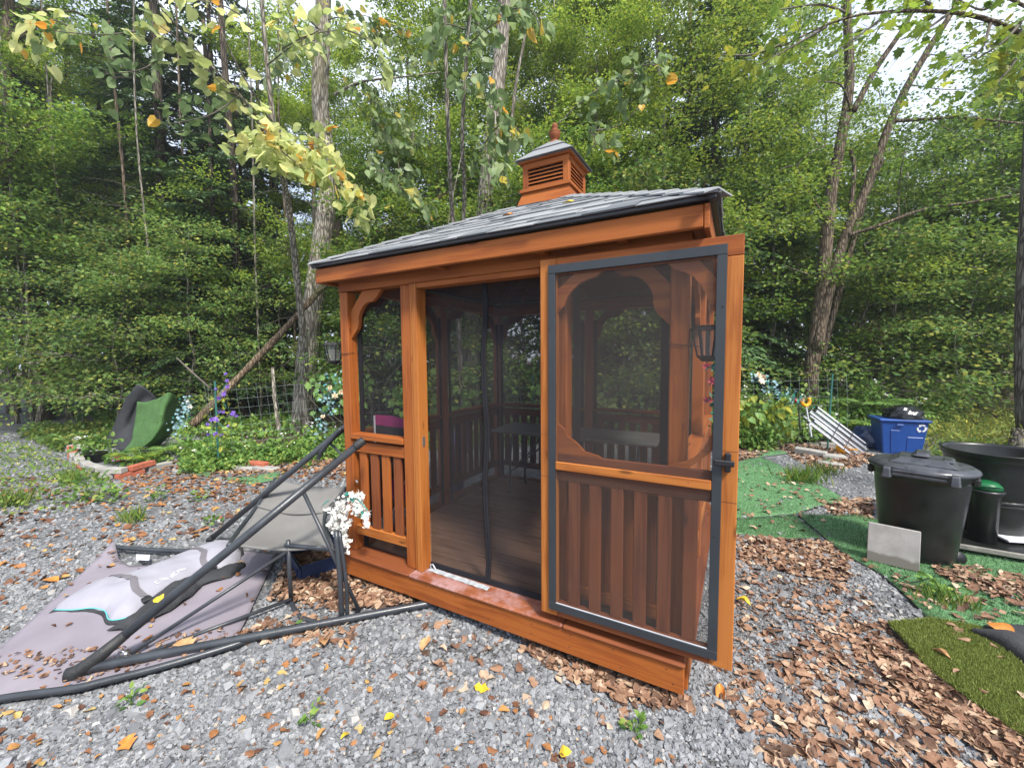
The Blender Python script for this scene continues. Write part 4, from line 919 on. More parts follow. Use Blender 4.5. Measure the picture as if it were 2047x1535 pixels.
def surf(x, y, up=0.006):
    e = float(edge_dist(np.array([[x, y]]), BAGA)[0]) if inpoly(np.array([[x, y]]), BAGA)[0] else 0.0
    return bagz(x, y, e) + up
def strap(a, b, w=0.045):
    a = np.array(a); b = np.array(b); d = (b - a) / np.linalg.norm(b - a); s_ = np.array((-d[1], d[0])) * w / 2; V = []; F = []
    K_ = 26
    for i in range(K_ + 1):
        p = a + (b - a) * i / K_ + np.array((d[1], -d[0])) * 0.02 * math.sin(i * 0.35)
        for q in (p - s_, p, p + s_): V.append((q[0], q[1], surf(q[0], q[1])))
    for i in range(K_): F += [(3 * i, 3 * i + 3, 3 * i + 4, 3 * i + 1), (3 * i + 1, 3 * i + 4, 3 * i + 5, 3 * i + 2)]
    mb = MB(); mb.add(V, F); return mb.build('strap', M_STRAP, bagt, smooth=True)
strap((-1.55, -0.98), (-0.93, -0.99)); strap((-1.52, -0.44), (-0.99, -0.56))
for c in ((-0.90, -1.0), (-0.97, -0.66), (-0.98, -0.55)):
    mb = MB(); mb.box(c[0] - 0.05, c[0] + 0.03, c[1] - 0.025, c[1] + 0.035, surf(*c) - 0.01, surf(*c) + 0.012, 0, 0.006); mb.build('buckle', M_TUBEB, bagt)
# printed white word, too worn to read: short white strokes across the top
pr = MB(); rs = np.random.RandomState(4)
p0, p1 = np.array((-1.02, -0.90)), np.array((-1.08, -0.68)); dd = (p1 - p0); 
for k in range(7):
    c = p0 + dd * (k + 0.5) / 7; w = np.linalg.norm(dd) / 7 * 0.62
    u_ = dd / np.linalg.norm(dd); v_ = np.array((-u_[1], u_[0]))
    segs = [[(-.5, -1), (-.5, 1)], [(-.5, 1), (.5, 1)], [(.5, 1), (.5, -1)], [(-.5, -1), (.5, -1)], [(-.5, 0), (.5, 0)]]
    for s_ in [segs[i] for i in sorted(rs.choice(5, 3, False))]:
        a = c + u_ * s_[0][0] * w + v_ * s_[0][1] * 0.015; b = c + u_ * s_[1][0] * w + v_ * s_[1][1] * 0.015
        t_ = (b - a) / (np.linalg.norm(b - a) + 1e-9); n_ = np.array((-t_[1], t_[0])) * 0.0035
        pr.add([(q[0], q[1], surf(q[0], q[1], 0.004)) for q in (a - n_, b - n_, b + n_, a + n_)], [(0, 1, 2, 3)])
pr.build('worn_print', M_PRINT, bagt)
# grey straps/fabric folded beside the bag
fl = [p[:2] for p in gpoly([(212, 1252), (262, 1228), (300, 1192), (335, 1168), (385, 1150), (430, 1138), (488, 1118), (492, 1128), (462, 1150), (405, 1166), (384, 1186), (340, 1214), (300, 1232), (255, 1252)], 0.075)]
sheet('open_flap', fl, 0.03, lambda x, y, e: 0.052 + gz(x, y) + min(e, 0.06) * 0.75 + 0.03 * abs(nz(x, y, 9, 2)), M_LINER, bagt, 0.003)
# blue crate under the seat
t = thing('plastic_crate', tuple(G(620, 1120, 0)), 'dark blue plastic crate half hidden in leaves under the sling seat', 'crate')
c0 = np.array((-0.42, 0.02, -0.03)); ux = np.array((0.93, -0.36, 0)); uy = np.array((0.36, 0.93, 0))
M_CRATE = plain('dark_blue_plastic', (0.008, 0.022, 0.075), 0.6, 0, 0.3, 12)  # dark, mottled blue for the crate
def ob(name, x0, x1, y0, y1, z0, z1, m=M_CRATE, par=t, bev=0.006):
    V, F = bevbox((x0, y0, z0), (x1, y1, z1), bev); mb = MB(); mb.add([c0 + ux * v[0] + uy * v[1] + np.array((0, 0, v[2])) for v in V], F); return mb.build(name, m, par)
ob('wall', -0.30, 0.24, -0.20, -0.185, 0.0, 0.17); ob('wall', -0.30, 0.24, 0.185, 0.20, 0.0, 0.17); ob('wall', -0.30, -0.285, -0.184, 0.184, 0.0, 0.17); ob('wall', 0.225, 0.24, -0.184, 0.184, 0.0, 0.17)
ob('rim', -0.315, 0.255, -0.216, -0.2005, 0.15, 0.175); ob('rib', -0.24, -0.22, -0.212, -0.2005, 0.01, 0.149); ob('rib', 0.16, 0.18, -0.212, -0.2005, 0.01, 0.149); ob('floor', -0.284, 0.224, -0.184, 0.184, 0.0, 0.012)

# ================================================================== ARTIFICIAL FLOWERS
PET5 = None
def flower_tmpl(k, cup=0.25):
    V = [(0, 0, 0)]; F = []
    for j in range(k):
        a = 2 * math.pi * j / k; w = math.pi / k * 0.95; o = len(V)
        V += [(0.55 * math.cos(a - w), 0.55 * math.sin(a - w), cup * .6), (math.cos(a), math.sin(a), cup), (0.55 * math.cos(a + w), 0.55 * math.sin(a + w), cup * .6)]
        F.append((0, o, o + 1, o + 2))
    return V, F
FLW = flower_tmpl(5)
ROSE = ([], [])
for ring, (r, c, k) in enumerate(((1.0, 0.25, 6), (0.72, 0.55, 5), (0.42, 0.8, 4))):
    v, f = flower_tmpl(k, c); o = len(ROSE[0]); ROSE[0].extend([(x * r, y * r, z + ring * 0.08) for x, y, z in v]); ROSE[1].extend([tuple(i + o for i in q) for q in f])
BLOB = ([], [])
for i, z in enumerate((-0.8, 0.0, 0.8)):
    for j in range(5):
        a = 2 * math.pi * j / 5 + i * .4; r = (0.62, 1.0, 0.62)[i]; BLOB[0].append((r * math.cos(a), r * math.sin(a), z))
BLOB[0].extend([(0, 0, -1.05), (0, 0, 1.05)])
for i in range(2):
    for j in range(5): BLOB[1].append((i * 5 + j, i * 5 + (j + 1) % 5, i * 5 + 5 + (j + 1) % 5, i * 5 + 5 + j))
for j in range(5): BLOB[1].append((15, (j + 1) % 5, j)); BLOB[1].append((16, 10 + j, 10 + (j + 1) % 5))
def garland(label, pts, spread, kinds, n_leaf, leafm, seed, leaf_len=0.06, cat='garland', tomp=OVAL, facing=None):
    """stem + leaves + several kinds of blossom strung along pts. kinds: (part name, material, template, count, size)"""
    rs = np.random.RandomState(seed); P = cat_pts(pts, 60); base = tuple(P[-1])
    t = thing('flower_garland', base, label, cat)
    mb = MB(); mb.tube(P[::3], 0.004, 5); mb.build('stem', M_TEAL, t)
    cd = CAM - P.mean(0); cd = cd / np.linalg.norm(cd)
    def spots(n): 
        i = rs.randint(0, len(P), n); return P[i] + rs.normal(size=(n, 3)) * spread * (1 + 0.0) 
    q = spots(n_leaf); leaves('leaf', rs, q, rs.normal(size=(n_leaf, 3)), leaf_len, leafm, tomp, 0.9, 0.3, t, base)
    for nm, m_, tm, n, s_ in kinds:
        q = spots(n) + cd * spread * 0.9
        nr = cd + rs.normal(size=(n, 3)) * 0.55; d = rs.normal(size=(n, 3)); R = basis(d, nr)
        if n <= 24:
            for i in range(n): stamp(nm, tm[0], tm[1], R[i:i + 1], q[i:i + 1], np.array([s_ * rs.uniform(0.8, 1.25)]), m_, t, base)
        else: stamp(nm + '_cluster', tm[0], tm[1], R, q, s_ * rs.uniform(0.7, 1.25, n), m_, t, base)['kind'] = 'stuff'
    return t
def blossoms(names): pass
# white wisteria hanging at the left corner post
wp = [np.array((0.02, -0.17, 0.72)), np.array((-0.06, -0.20, 0.62)), np.array((-0.10, -0.22, 0.50))]
rs = np.random.RandomState(21)
base = (0.05, -0.16, 0.66); wt = thing('flower_garland', base, 'white artificial wisteria sprays with teal leaves hanging at the left corner post', 'garland')
def cluster(c, rx, rz, n, tip):
    c = np.array(c); q = c + rs.normal(size=(n, 3)) * (rx, rx * .7, rz)
    R = basis(rs.normal(size=(n, 3)), rs.normal(size=(n, 3)) + [0.2, -1, 0.4]); stamp('blossom_spray', FLW[0], FLW[1], R, q, rs.uniform(0.014, 0.026, n), M_WHITEFL, wt, base)['kind'] = 'stuff'
    k = 26; q = c + np.stack([rs.normal(size=k) * rx * .5, rs.normal(size=k) * rx * .4, -np.linspace(0, tip, k)], 1) + [rx * 0.5, 0, -rz]
    stamp('bud_spray', BLOB[0], BLOB[1], basis(rs.normal(size=(k, 3)), rs.normal(size=(k, 3))), q, rs.uniform(0.009, 0.016, k), M_WHITEFL, wt, base)['kind'] = 'stuff'
V0 = lambda u, v: onax(u, v, 1, -0.16)
cluster(V0(680, 1020), 0.045, 0.05, 110, 0.20); cluster(V0(668, 1045), 0.03, 0.035, 60, 0.06); cluster(V0(712, 1003), 0.028, 0.04, 60, 0.05); cluster(V0(732, 1035), 0.014, 0.03, 26, 0.04); cluster(V0(690, 1070), 0.02, 0.04, 30, 0.10)
k = 9; q = np.array([V0(*p) for p in ((706, 1025), (712, 1021), (700, 985), (703, 990), (720, 1010), (660, 1000), (716, 1028), (690, 1000), (725, 1020))])
leaves('leaf', rs, q, rs.normal(size=(k, 3)), 0.075, M_TEAL, OVAL, 1.0, 0.2, wt, base)
mb = MB(); mb.tube(cat_pts([V0(735, 1020), V0(715, 998), V0(690, 1000), V0(675, 1040)], 14), 0.004, 5); mb.build('stem', M_TEAL, wt)
def along(pxd): return [DP(u, v, d) for u, v, d in pxd]
garland('purple flower garland with yellow leaves hanging on the green fence post', along([(455, 762, 6.72), (440, 790, 6.7), (452, 815, 6.7), (430, 835, 6.68), (452, 860, 6.68), (446, 880, 6.68)]), 0.085,
        [('purple_bloom', M_LILAC, ROSE, 24, 0.042)], 46, LV_LIME, 31, 0.09)
garland('pale blue flower garland with cream blossoms hung on the fence beside the gazebo', along([(663, 752, 7.2), (672, 775, 7.2), (650, 792, 7.2), (658, 812, 7.2), (642, 838, 7.2), (640, 868, 7.2)]), 0.08,
        [('blue_bloom', M_PALEBLUE, FLW, 90, 0.028), ('cream_bloom', M_CREAM, ROSE, 5, 0.055)], 40, M_TEAL, 32, 0.06)
garland('pale turquoise flower garland with one white bloom beside the turf tent', along([(372, 800, 7.2), (368, 825, 7.2), (360, 845, 7.1), (355, 862, 7.1)]), 0.06,
        [('turquoise_bloom', M_PALEBLUE, FLW, 110, 0.026), ('white_bloom', M_WHITEFL, ROSE, 2, 0.055)], 14, M_TEAL, 33, 0.05)
garland('pink rose garland hanging on the right side wall of the gazebo', [(2.62, 0.95, 1.78), (2.63, 1.0, 1.6), (2.62, 1.05, 1.42), (2.63, 1.0, 1.30)], 0.03,
        [('rose', M_ROSE, ROSE, 14, 0.035)], 60, M_TEAL, 34, 0.05)
garland('blue and peach flower garland draped across the right fence', along([(1505, 748, 6.9), (1530, 765, 6.9), (1555, 785, 6.8), (1575, 792, 6.8), (1600, 800, 6.8)]), 0.06,
        [('blue_bloom', M_PALEBLUE, FLW, 60, 0.028), ('peach_bloom', M_CREAM, ROSE, 4, 0.06)], 40, M_TEAL, 35, 0.06)

# ================================================================== LEFT YARD
# turf draped into a tent shape
tt = thing('turf_tent', tuple(DP(262, 900, 8.0) * (1, 1, 0)), 'old green turf sheet with dark backing draped up like a tent', 'turf sheet')
D_ = lambda u, v, d: DP(u, v, d)
net('dark_backing', [[D_(203, 899, 8.5), D_(228, 850, 8.4), D_(250, 800, 8.3), D_(274, 769, 8.2)],
                     [D_(222, 902, 8.3), D_(245, 850, 8.35), D_(266, 805, 8.3), D_(286, 773, 8.15)],
                     [D_(248, 900, 8.0), D_(262, 850, 8.4), D_(276, 810, 8.35), D_(301, 784, 8.2)],
                     [D_(262, 896, 7.9), D_(270, 852, 8.1), D_(283, 815, 8.2), D_(315, 800, 8.3)]], M_LINER, tt, 6, 0.012, wob=0.02)
tg_ = net('turf_face', [[D_(236, 914, 7.75), D_(256, 893, 7.75), D_(270, 850, 7.95), D_(275, 803, 8.0)],
                  [D_(256, 908, 7.7), D_(276, 880, 7.7), D_(288, 845, 7.85), D_(293, 803, 7.95)],
                  [D_(280, 900, 7.65), D_(301, 872, 7.65), D_(312, 835, 7.75), D_(316, 796, 7.9)],
                  [D_(296, 892, 7.7), D_(318, 862, 7.7), D_(331, 825, 7.8), D_(338, 785, 7.9)],
                  [D_(320, 890, 8.3), D_(345, 862, 8.4), D_(352, 835, 8.4), D_(362, 812, 8.5)]], plain('old_turf', (0.055, 0.13, 0.035), 0.9, 0, 0.5, 60, 1.0, 140), tt, 7, 0.015, wob=0.03)
# brick border round the little flower bed
bb = thing('brick_border', tuple(G(240, 950)), 'curved low border of grey and red bricks round a small flower bed', 'brick border')
arc = cat_pts([G(142, 905), G(150, 925), G(168, 940), G(195, 951), G(225, 957), G(262, 951), G(300, 940), G(338, 930)], 200)
seg = np.concatenate([[0], np.cumsum(np.linalg.norm(np.diff(arc, axis=0), axis=1))])
def at_len(s_): return np.array([np.interp(s_, seg, arc[:, i]) for i in range(3)])
rs = np.random.RandomState(8)
bme = {}
for m_, nme in ((M_CONC, 'g'), (M_BRICKR, 'r')):
    V, F = bevbox((-0.18, -0.06, 0), (0.18, 0.06, 0.082), 0.007); mb = MB(); mb.add(V, F); o = mb.build('brick', m_); bme[nme] = o.data; bpy.data.objects.remove(o)
def brick(p, yaw, z, kind, par, tilt=0.0, sc=1.0):
    o = bpy.data.objects.new('brick', bme[kind]); COL.objects.link(o); o.parent = par; b_ = np.array(BASE[par.name])
    o.location = np.array(p) - b_ + np.array((0, 0, z)); o.rotation_euler = (tilt, tilt * .6, yaw); o.scale = (sc, 1, 1); return o
for course_, off in ((0, 0.0), (1, 0.19)):
    s_ = off; k = 0
    while s_ < seg[-1] - 0.2:
        p, q = at_len(s_ + 0.02), at_len(s_ + 0.38); yaw = math.atan2(q[1] - p[1], q[0] - p[0]) + rs.uniform(-.09, .09)
        kind = 'r' if (k % 3 == 1) ^ (course_ == 1 and k % 4 == 0) else 'g'
        c = (p + q) / 2; brick((c[0], c[1], 0), yaw, course_ * 0.086 + gz(c[0], c[1]) - 0.004, kind, bb, rs.uniform(-.05, .05), rs.uniform(.95, 1.05)); s_ += rs.uniform(.43, .47); k += 1
brick(G(150, 897), 1.0, 0.0, 'g', bb); brick(G(160, 903), 0.7, 0.064, 'g', bb); brick(G(170, 900), 0.4, 0.0, 'r', bb)
def loose(u, v, yaw, label, m_, sx=0.34, sy=0.12, z=0.0, h=0.055, tilt=0.0, name='loose_paver', d=None):
    p = G(u, v); V, F = bevbox((-sx / 2, -sy / 2, 0), (sx / 2, sy / 2, h), 0.008); mb = MB(); mb.add(V, F); o = mb.build(name, m_); o.location = (p[0], p[1], z + gz(p[0], p[1])); o.rotation_euler = (tilt, 0.04, yaw); tag(o, label, 'paver', 'loose pavers on the leaf litter'); return o
loose(490, 938, 0.3, 'grey loose paver lying left of the stacked red brick', M_CONC, 0.40, 0.16)
loose(532, 940, 0.25, 'flat grey paver under the red brick on the leaf litter', M_CONC, 0.42, 0.16)
loose(515, 936, 0.2, 'red brick lying on top of two grey pavers by the fence', M_BRICKR, 0.38, 0.12, 0.058, 0.06)
loose(365, 945, 0.4, 'small grey paver half buried right of the brick border', M_CONC, 0.30, 0.10, -0.02)
loose(395, 940, 0.1, 'broken grey paver beside a scrap of turf', M_CONC, 0.26, 0.10, -0.02)
# bowl, planter, toy-bright flowers in the bed
t = thing('white_bowl', tuple(G(161, 893)), 'small white plastic flower pot standing on the border bricks', 'pot')
p = G(161, 893); mb = MB(); mb.lathe([(0.09, 0.065), (0.13, 0.10), (0.165, 0.19), (0.172, 0.20), (0.16, 0.20), (0.12, 0.11), (0.001, 0.10)], (p[0], p[1], 0), 20); mb.build('bowl', M_WHITE, t, smooth=True)
t = thing('planter', tuple(G(190, 925)), 'round black planter with a leafy plant inside the brick border', 'planter')
p = G(190, 925); mb = MB(); mb.lathe([(0.12, 0.0), (0.17, 0.17), (0.18, 0.18), (0.165, 0.18), (0.001, 0.15)], (p[0], p[1], 0), 20); mb.build('pot', M_BLACK, t, smooth=True)
rs = np.random.RandomState(2); q = p + rs.normal(size=(130, 3)) * (0.13, 0.13, 0.10) + (0, 0, 0.30); leaves('foliage', rs, q, rs.normal(size=(130, 3)), 0.10, LV_WEED, OVAL, 0.6, 0.2, t, tuple(G(190, 925)))
for (u, v, m_, nm, lb) in ((238, 930, M_PINKFL, 'pink_flower', 'bright pink artificial flower behind the border bricks'), (257, 926, M_LILAC, 'lilac_flower', 'lilac artificial flower behind the border bricks'), (473, 925, M_WHITEFL, 'white_flower', 'fallen white artificial bloom lying left of the red brick')):
    p = G(u, v, 0.0); t = thing(nm, tuple(p), lb, 'flower'); rs = np.random.RandomState(u)
    mb = MB(); mb.tube([p + (0, 0, 0.0), p + (0, 0, 0.10)], 0.005, 5); mb.build('stem', M_TEAL, t)
    k = 7 if nm != 'white_flower' else 3; q = p + rs.normal(size=(k, 3)) * (0.06, 0.05, 0.02) + (0, 0, 0.11 if k == 7 else 0.05)
    cd_ = CAM - p; R = basis(rs.normal(size=(k, 3)), cd_ / np.linalg.norm(cd_) + rs.normal(size=(k, 3)) * .4)
    for i in range(k): stamp('bloom', ROSE[0], ROSE[1], R[i:i + 1], q[i:i + 1], np.array([rs.uniform(0.04, 0.06)]), m_, t, tuple(p))

# ================================================================== WIRE FENCE
fp = FENCE; fseg = np.concatenate([[0], np.cumsum(np.linalg.norm(np.diff(fp, axis=0), axis=1))])
def fpt(s_): return np.array([np.interp(s_, fseg, fp[:, 0]), np.interp(s_, fseg, fp[:, 1])])
fe = thing('wire_fence', (fp[2][0], fp[2][1], 0), 'sagging wire mesh garden fence on green posts in front of the woods', 'fence')
rs = np.random.RandomState(6); wires = MB(); HF = 1.38
def lean(s_, z): return 0.10 * nz(s_, 0, 0.5, 3) * z + 0.03 * nz(s_ * 2, z, 1.0, 6)
def wpt(s_, z):
    p = fpt(s_); q = fpt(min(s_ + 0.05, fseg[-1])) - fpt(max(s_ - 0.05, 0)); nrm_ = np.array((-q[1], q[0])) / (np.linalg.norm(q) + 1e-9); o_ = lean(s_, z)
    return (p[0] + nrm_[0] * o_, p[1] + nrm_[1] * o_, z + 0.05 * nz(s_, z, 0.8, 2))
s_ = fseg[1] + 0.45
while s_ < fseg[-1]:
    top = HF + rs.uniform(-0.02, 0.10); wires.tube([wpt(s_ + 0.03 * math.sin(z * 3), z) for z in np.linspace(0.02, top, 6)], 0.0017, 3, 0, False); s_ += 0.152
for z in np.arange(0.08, HF, 0.155):
    wires.tube([wpt(s_, z) for s_ in np.arange(fseg[1] + 0.45, fseg[-1], 0.3)], 0.0017, 3, 0, False)
wo = wires.build('wire_mesh', M_WIRE, fe); wo['kind'] = 'stuff'
for s_ in (fseg[2], fseg[2] + 2.4, fseg[3] + 1.6, fseg[4], fseg[4] + 2.2, fseg[5] - 0.2, fseg[5] + 1.4):
    x, y, _ = wpt(s_, 0.6); mb = MB(); mb.tube([(x, y - 0.02, -0.1), (x + 0.03, y - 0.02, 1.44)], 0.015, 5); mb.build('post', M_GRNPOST, fe)

# ================================================================== RIGHT YARD: bins, paver, poles
def can_shell(c, R0, R1, H, mb, sx=1.06, rot=0.0, open_top=True):
    prof = [(R0 * 0.94, 0.0), (R0, 0.015)]
    for k in range(1, 8): f = k / 8; prof.append((R0 + (R1 - R0) * f, H * f))
    prof += [(R1 * 0.995, H * 0.93), (R1 * 1.03, H * 0.935), (R1 * 1.045, H * 0.99), (R1 * 1.06, H), (R1 * 1.0, H * 1.0), (R1 * 0.97, H * 0.97), (R0 * 0.95, 0.03), (0.001, 0.03)]
    mb.lathe(prof, c, 40, 0, sx, 1.0, rot)
C1 = np.array((4.19, 2.62, 0.0)); H1 = 0.80
b1 = thing('trash_can', tuple(C1), 'black wheeled trash can with a grey lid behind the leaning concrete slab', 'trash can')
mb = MB(); can_shell(C1, 0.222, 0.292, H1, mb, 1.08, rad(-18)); mb.build('body', M_CAN, b1, smooth=True)
lm = MB(); lr = rad(-18)
lm.lathe([(0.322, -0.005), (0.329, 0.012), (0.322, 0.030), (0.310, 0.036), (0.30, 0.045), (0.29, 0.052), (0.001, 0.062)], (C1[0], C1[1], H1), 40, 0, 1.08, 1.0, lr); lid = lm.build('lid', M_LID, b1, smooth=True)
def lb(name, x0, x1, y0, y1, z0, z1, par=lid, m_=M_LID, bev=0.014, taper=1.0):
    V, F = bevbox((x0, y0, z0), (x1, y1, z1), bev); cx, cy = (x0 + x1) / 2, (y0 + y1) / 2; mb = MB(); out = []
    for v in V:
        k = taper if v[2] > (z0 + z1) / 2 else 1.0; x = cx + (v[0] - cx) * k; y = cy + (v[1] - cy) * k
        out.append((C1[0] + x * math.cos(lr) - y * math.sin(lr), C1[1] + x * math.sin(lr) + y * math.cos(lr), H1 + v[2]))
    mb.add(out, F); return mb.build(name, m_, par)
lb('ridge', -0.20, 0.22, -0.20, 0.17, 0.045, 0.105, taper=0.74)
lb('grip_block', -0.055, 0.055, -0.13, 0.10, 0.104, 0.150, taper=0.8, bev=0.018); lb('grip_recess', 0.12, 0.20, -0.14, 0.08, 0.085, 0.112, taper=0.85)
for x in (-0.20, 0.20): lb('clip', x - 0.035, x + 0.035, -0.385, -0.30, -0.055, 0.040, taper=0.8)
for sx_ in (-1, 1): lb('side_handle', sx_ * 0.322 - 0.025, sx_ * 0.322 + 0.025, -0.09, 0.09, -0.085, -0.015, b1, M_CAN)
lb('front_bar', -0.165, 0.165, -0.352, -0.338, -0.030, -0.006, bev=0.004)
lb('front_bar', -0.165, 0.165, -0.350, -0.330, 0.002, 0.022, bev=0.004)
for s_ in (-1, 1):
    a = rad(-18) + rad(35); wc = C1 + np.array((0.20 * math.cos(a) + s_ * 0.0, 0.20 * math.sin(a), 0)) + np.array((-math.sin(a), math.cos(a), 0)) * 0.13 * s_
    mb = MB(); mb.tube([wc + np.array((-math.sin(a), math.cos(a), 0)) * -0.02 + (0, 0, 0.065), wc + np.array((-math.sin(a), math.cos(a), 0)) * 0.02 + (0, 0, 0.065)], 0.065, 16); mb.build('wheel', M_BLACK, b1, smooth=True)
C2 = np.array((4.93, 3.38, 0.10)); H2 = 0.78
b2 = thing('trash_can', tuple(C2), 'open black trash can without a lid standing at the right edge', 'trash can')
mb = MB(); can_shell(C2, 0.24, 0.345, H2, mb, 1.05, 0.3); body2 = mb.build('body', M_CAN, b2, smooth=True)
mb = MB(); mb.lathe([(0.270, 0.30), (0.282, 0.302), (0.292, 0.33), (0.286, 0.36)], tuple(C2), 36, 0, 1.05, 1.0, 0.3); mb.build('step_ring', M_CAN, b2, smooth=True)
# green dome cap on a black ledge between the two cans
t = thing('green_cap', (4.70, 3.02, 0.0), 'dark green dome top of a small spreader standing between the two cans', 'spreader')
gp = np.array((4.745, 3.03, 0.0))
mb = MB(); mb.lathe([(0.09, 0.0), (0.10, 0.52), (0.125, 0.56), (0.118, 0.575), (0.001, 0.58)], tuple(gp), 24); mb.build('hopper', M_CAN, t, smooth=True)
mb = MB(); mb.lathe([(0.110, 0.58), (0.102, 0.612), (0.075, 0.64), (0.04, 0.65), (0.001, 0.652)], tuple(gp), 24); mb.build('dome', M_GREENP, t, smooth=True)
mb = MB(); mb.tube(cat_pts([gp + (-0.08, -0.07, 0.60), gp + (-0.03, -0.11, 0.62), gp + (0.04, -0.10, 0.62), gp + (0.09, -0.05, 0.60)], 10), 0.008, 6); mb.build('handle', M_GREENP, t, smooth=True)
# grey edge board; black deck and runners added as shade beneath it
t = thing('board_and_shade_base', (5.2, 3.2, 0), 'weathered grey edge board with an added black base as its shade, under the open can', 'platform')
pa, pb = G(1902, 1128, 0.0), G(2075, 1160, 0.0); du = (pb - pa) / np.linalg.norm(pb - pa); dv = np.array((-du[1], du[0], 0))
def pbx(name, x0, x1, y0, y1, z0, z1, m_, bev=0.008):
    V, F = bevbox((x0, y0, z0), (x1, y1, z1), bev); mb = MB(); mb.grain([pa + du * v[0] + dv * v[1] + np.array((0, 0, v[2])) for v in V], F, 0, 0); return mb.build(name, m_, t)
pbx('deck', -0.10, 2.2, 0.28, 1.5, 0.055, 0.097, M_CAN); pbx('edge_board', -0.12, 2.25, 0.255, 0.2785, 0.058, 0.105, plain('weathered_edge', (0.20, 0.19, 0.17), 0.8, 0, 0.3, 12, 0.4, 60))
for x in (0.1, 1.1, 2.0): pbx('runner', x, x + 0.08, 0.32, 1.45, 0.0, 0.054, M_CAN)
for (u, v, yw, w, h, lb_) in ((2035, 1072, 0.5, 0.36, 0.30, 'white board lying flat beside the open can at the right edge'),):
    p = G(u, v, 0.12); V, F = bevbox((-0.2, -0.16, 0), (0.3, 0.16, 0.02), 0.004); mb = MB(); mb.add(V, F); o = mb.build('white_board', M_WHITE); o.location = p; o.rotation_euler = (0.0, 0.0, 0.3); tag(o, lb_, 'board')
# concrete slab leaning on the first can
t = thing('concrete_slab', tuple(G(1786, 1132)), 'square grey concrete slab with a darker lower edge leaning on the lidded can', 'slab')
def conc_two_tone():  # concrete, darker below an uneven line near the bottom edge
    m, n, l, b = mat('two_tone_concrete'); tcn = n.new('ShaderNodeTexCoord'); sx = n.new('ShaderNodeSeparateXYZ'); l.new(tcn.outputs['Object'], sx.inputs[0])
    no = n.new('ShaderNodeTexNoise'); no.inputs['Scale'].default_value = 9; no.inputs['Detail'].default_value = 6; l.new(tcn.outputs['Object'], no.inputs['Vector'])
    ma = n.new('ShaderNodeMath'); ma.operation = 'MULTIPLY_ADD'; ma.inputs[1].default_value = 0.10; l.new(no.outputs['Fac'], ma.inputs[0]); l.new(sx.outputs['Z'], ma.inputs[2])
    mr = n.new('ShaderNodeMapRange'); mr.inputs[1].default_value = 0.135; mr.inputs[2].default_value = 0.155; l.new(ma.outputs[0], mr.inputs[0])
    r1 = ramp(n, [(0.3, (0.26, 0.25, 0.24)), (0.7, (0.36, 0.35, 0.34))]); l.new(no.outputs['Fac'], r1.inputs['Fac'])
    mxx = n.new('ShaderNodeMix'); mxx.data_type = 'RGBA'; mxx.inputs['A'].default_value = (0.15, 0.14, 0.125, 1); l.new(mr.outputs[0], mxx.inputs['Factor']); l.new(r1.outputs[0], mxx.inputs['B'])
    l.new(mxx.outputs['Result'], b.inputs['Base Color']); b.inputs['Roughness'].default_value = 0.9
    n2 = n.new('ShaderNodeTexNoise'); n2.inputs['Scale'].default_value = 120; l.new(tcn.outputs['Object'], n2.inputs['Vector']); bp = n.new('ShaderNodeBump'); bp.inputs['Strength'].default_value = 0.4; bp.inputs['Distance'].default_value = 0.005; l.new(n2.outputs['Fac'], bp.inputs['Height']); l.new(bp.outputs[0], b.inputs['Normal'])
    return m
s0, s1 = G(1732, 1120, 0.012), G(1838, 1146, 0.012); du = (s1 - s0); lnS = np.linalg.norm(du); du /= lnS; dn = np.array((-du[1], du[0], 0))
V, F = bevbox((0, 0, 0), (lnS, 0.038, 0.325), 0.004); mb = MB(); tl = 0.16
mb.add([s0 + du * v[0] + dn * (v[1] * math.cos(tl) + v[2] * math.sin(tl)) + np.array((0, 0, v[2] * math.cos(tl) - v[1] * math.sin(tl) + 0.006)) for v in V], F); mb.build('slab', conc_two_tone(), t)
# recycling bin
rp = G(1792, 905); rc = thing('recycling_bin', tuple(rp), 'blue plastic recycling bin with a white recycling symbol and a black bag on top', 'recycling bin')
yaw = 0.10; ux = np.array((math.cos(yaw), math.sin(yaw), 0)); uy = np.array((-math.sin(yaw), math.cos(yaw), 0))
def rb_(name, x0, x1, y0, y1, z0, z1, taper, m_=M_BLUE, par=None, bev=0.02):
    V, F = bevbox((x0, y0, z0), (x1, y1, z1), bev); mb = MB(); out = []
    for v in V:
        f = v[2] / 0.62; k = 0.80 + 0.20 * f if taper else 1.0; out.append(rp + ux * v[0] * k + uy * v[1] * k + np.array((0, 0, v[2])))
    mb.add(out, F); return mb.build(name, m_, par or rc)
bod = rb_('body', -0.33, 0.33, -0.25, 0.25, 0.0, 0.60, True)
rb_('rim', -0.355, 0.355, -0.275, 0.275, 0.595, 0.64, False, bev=0.012)
rb_('front_rib', -0.20, -0.06, -0.262, -0.24, 0.05, 0.45, True, bev=0.008); rb_('handle_recess', 0.05, 0.30, -0.258, -0.24, 0.05, 0.34, True, bev=0.012); rb_('handle', -0.12, -0.02, -0.285, -0.262, 0.52, 0.56, True, bev=0.008)
sy = MB()
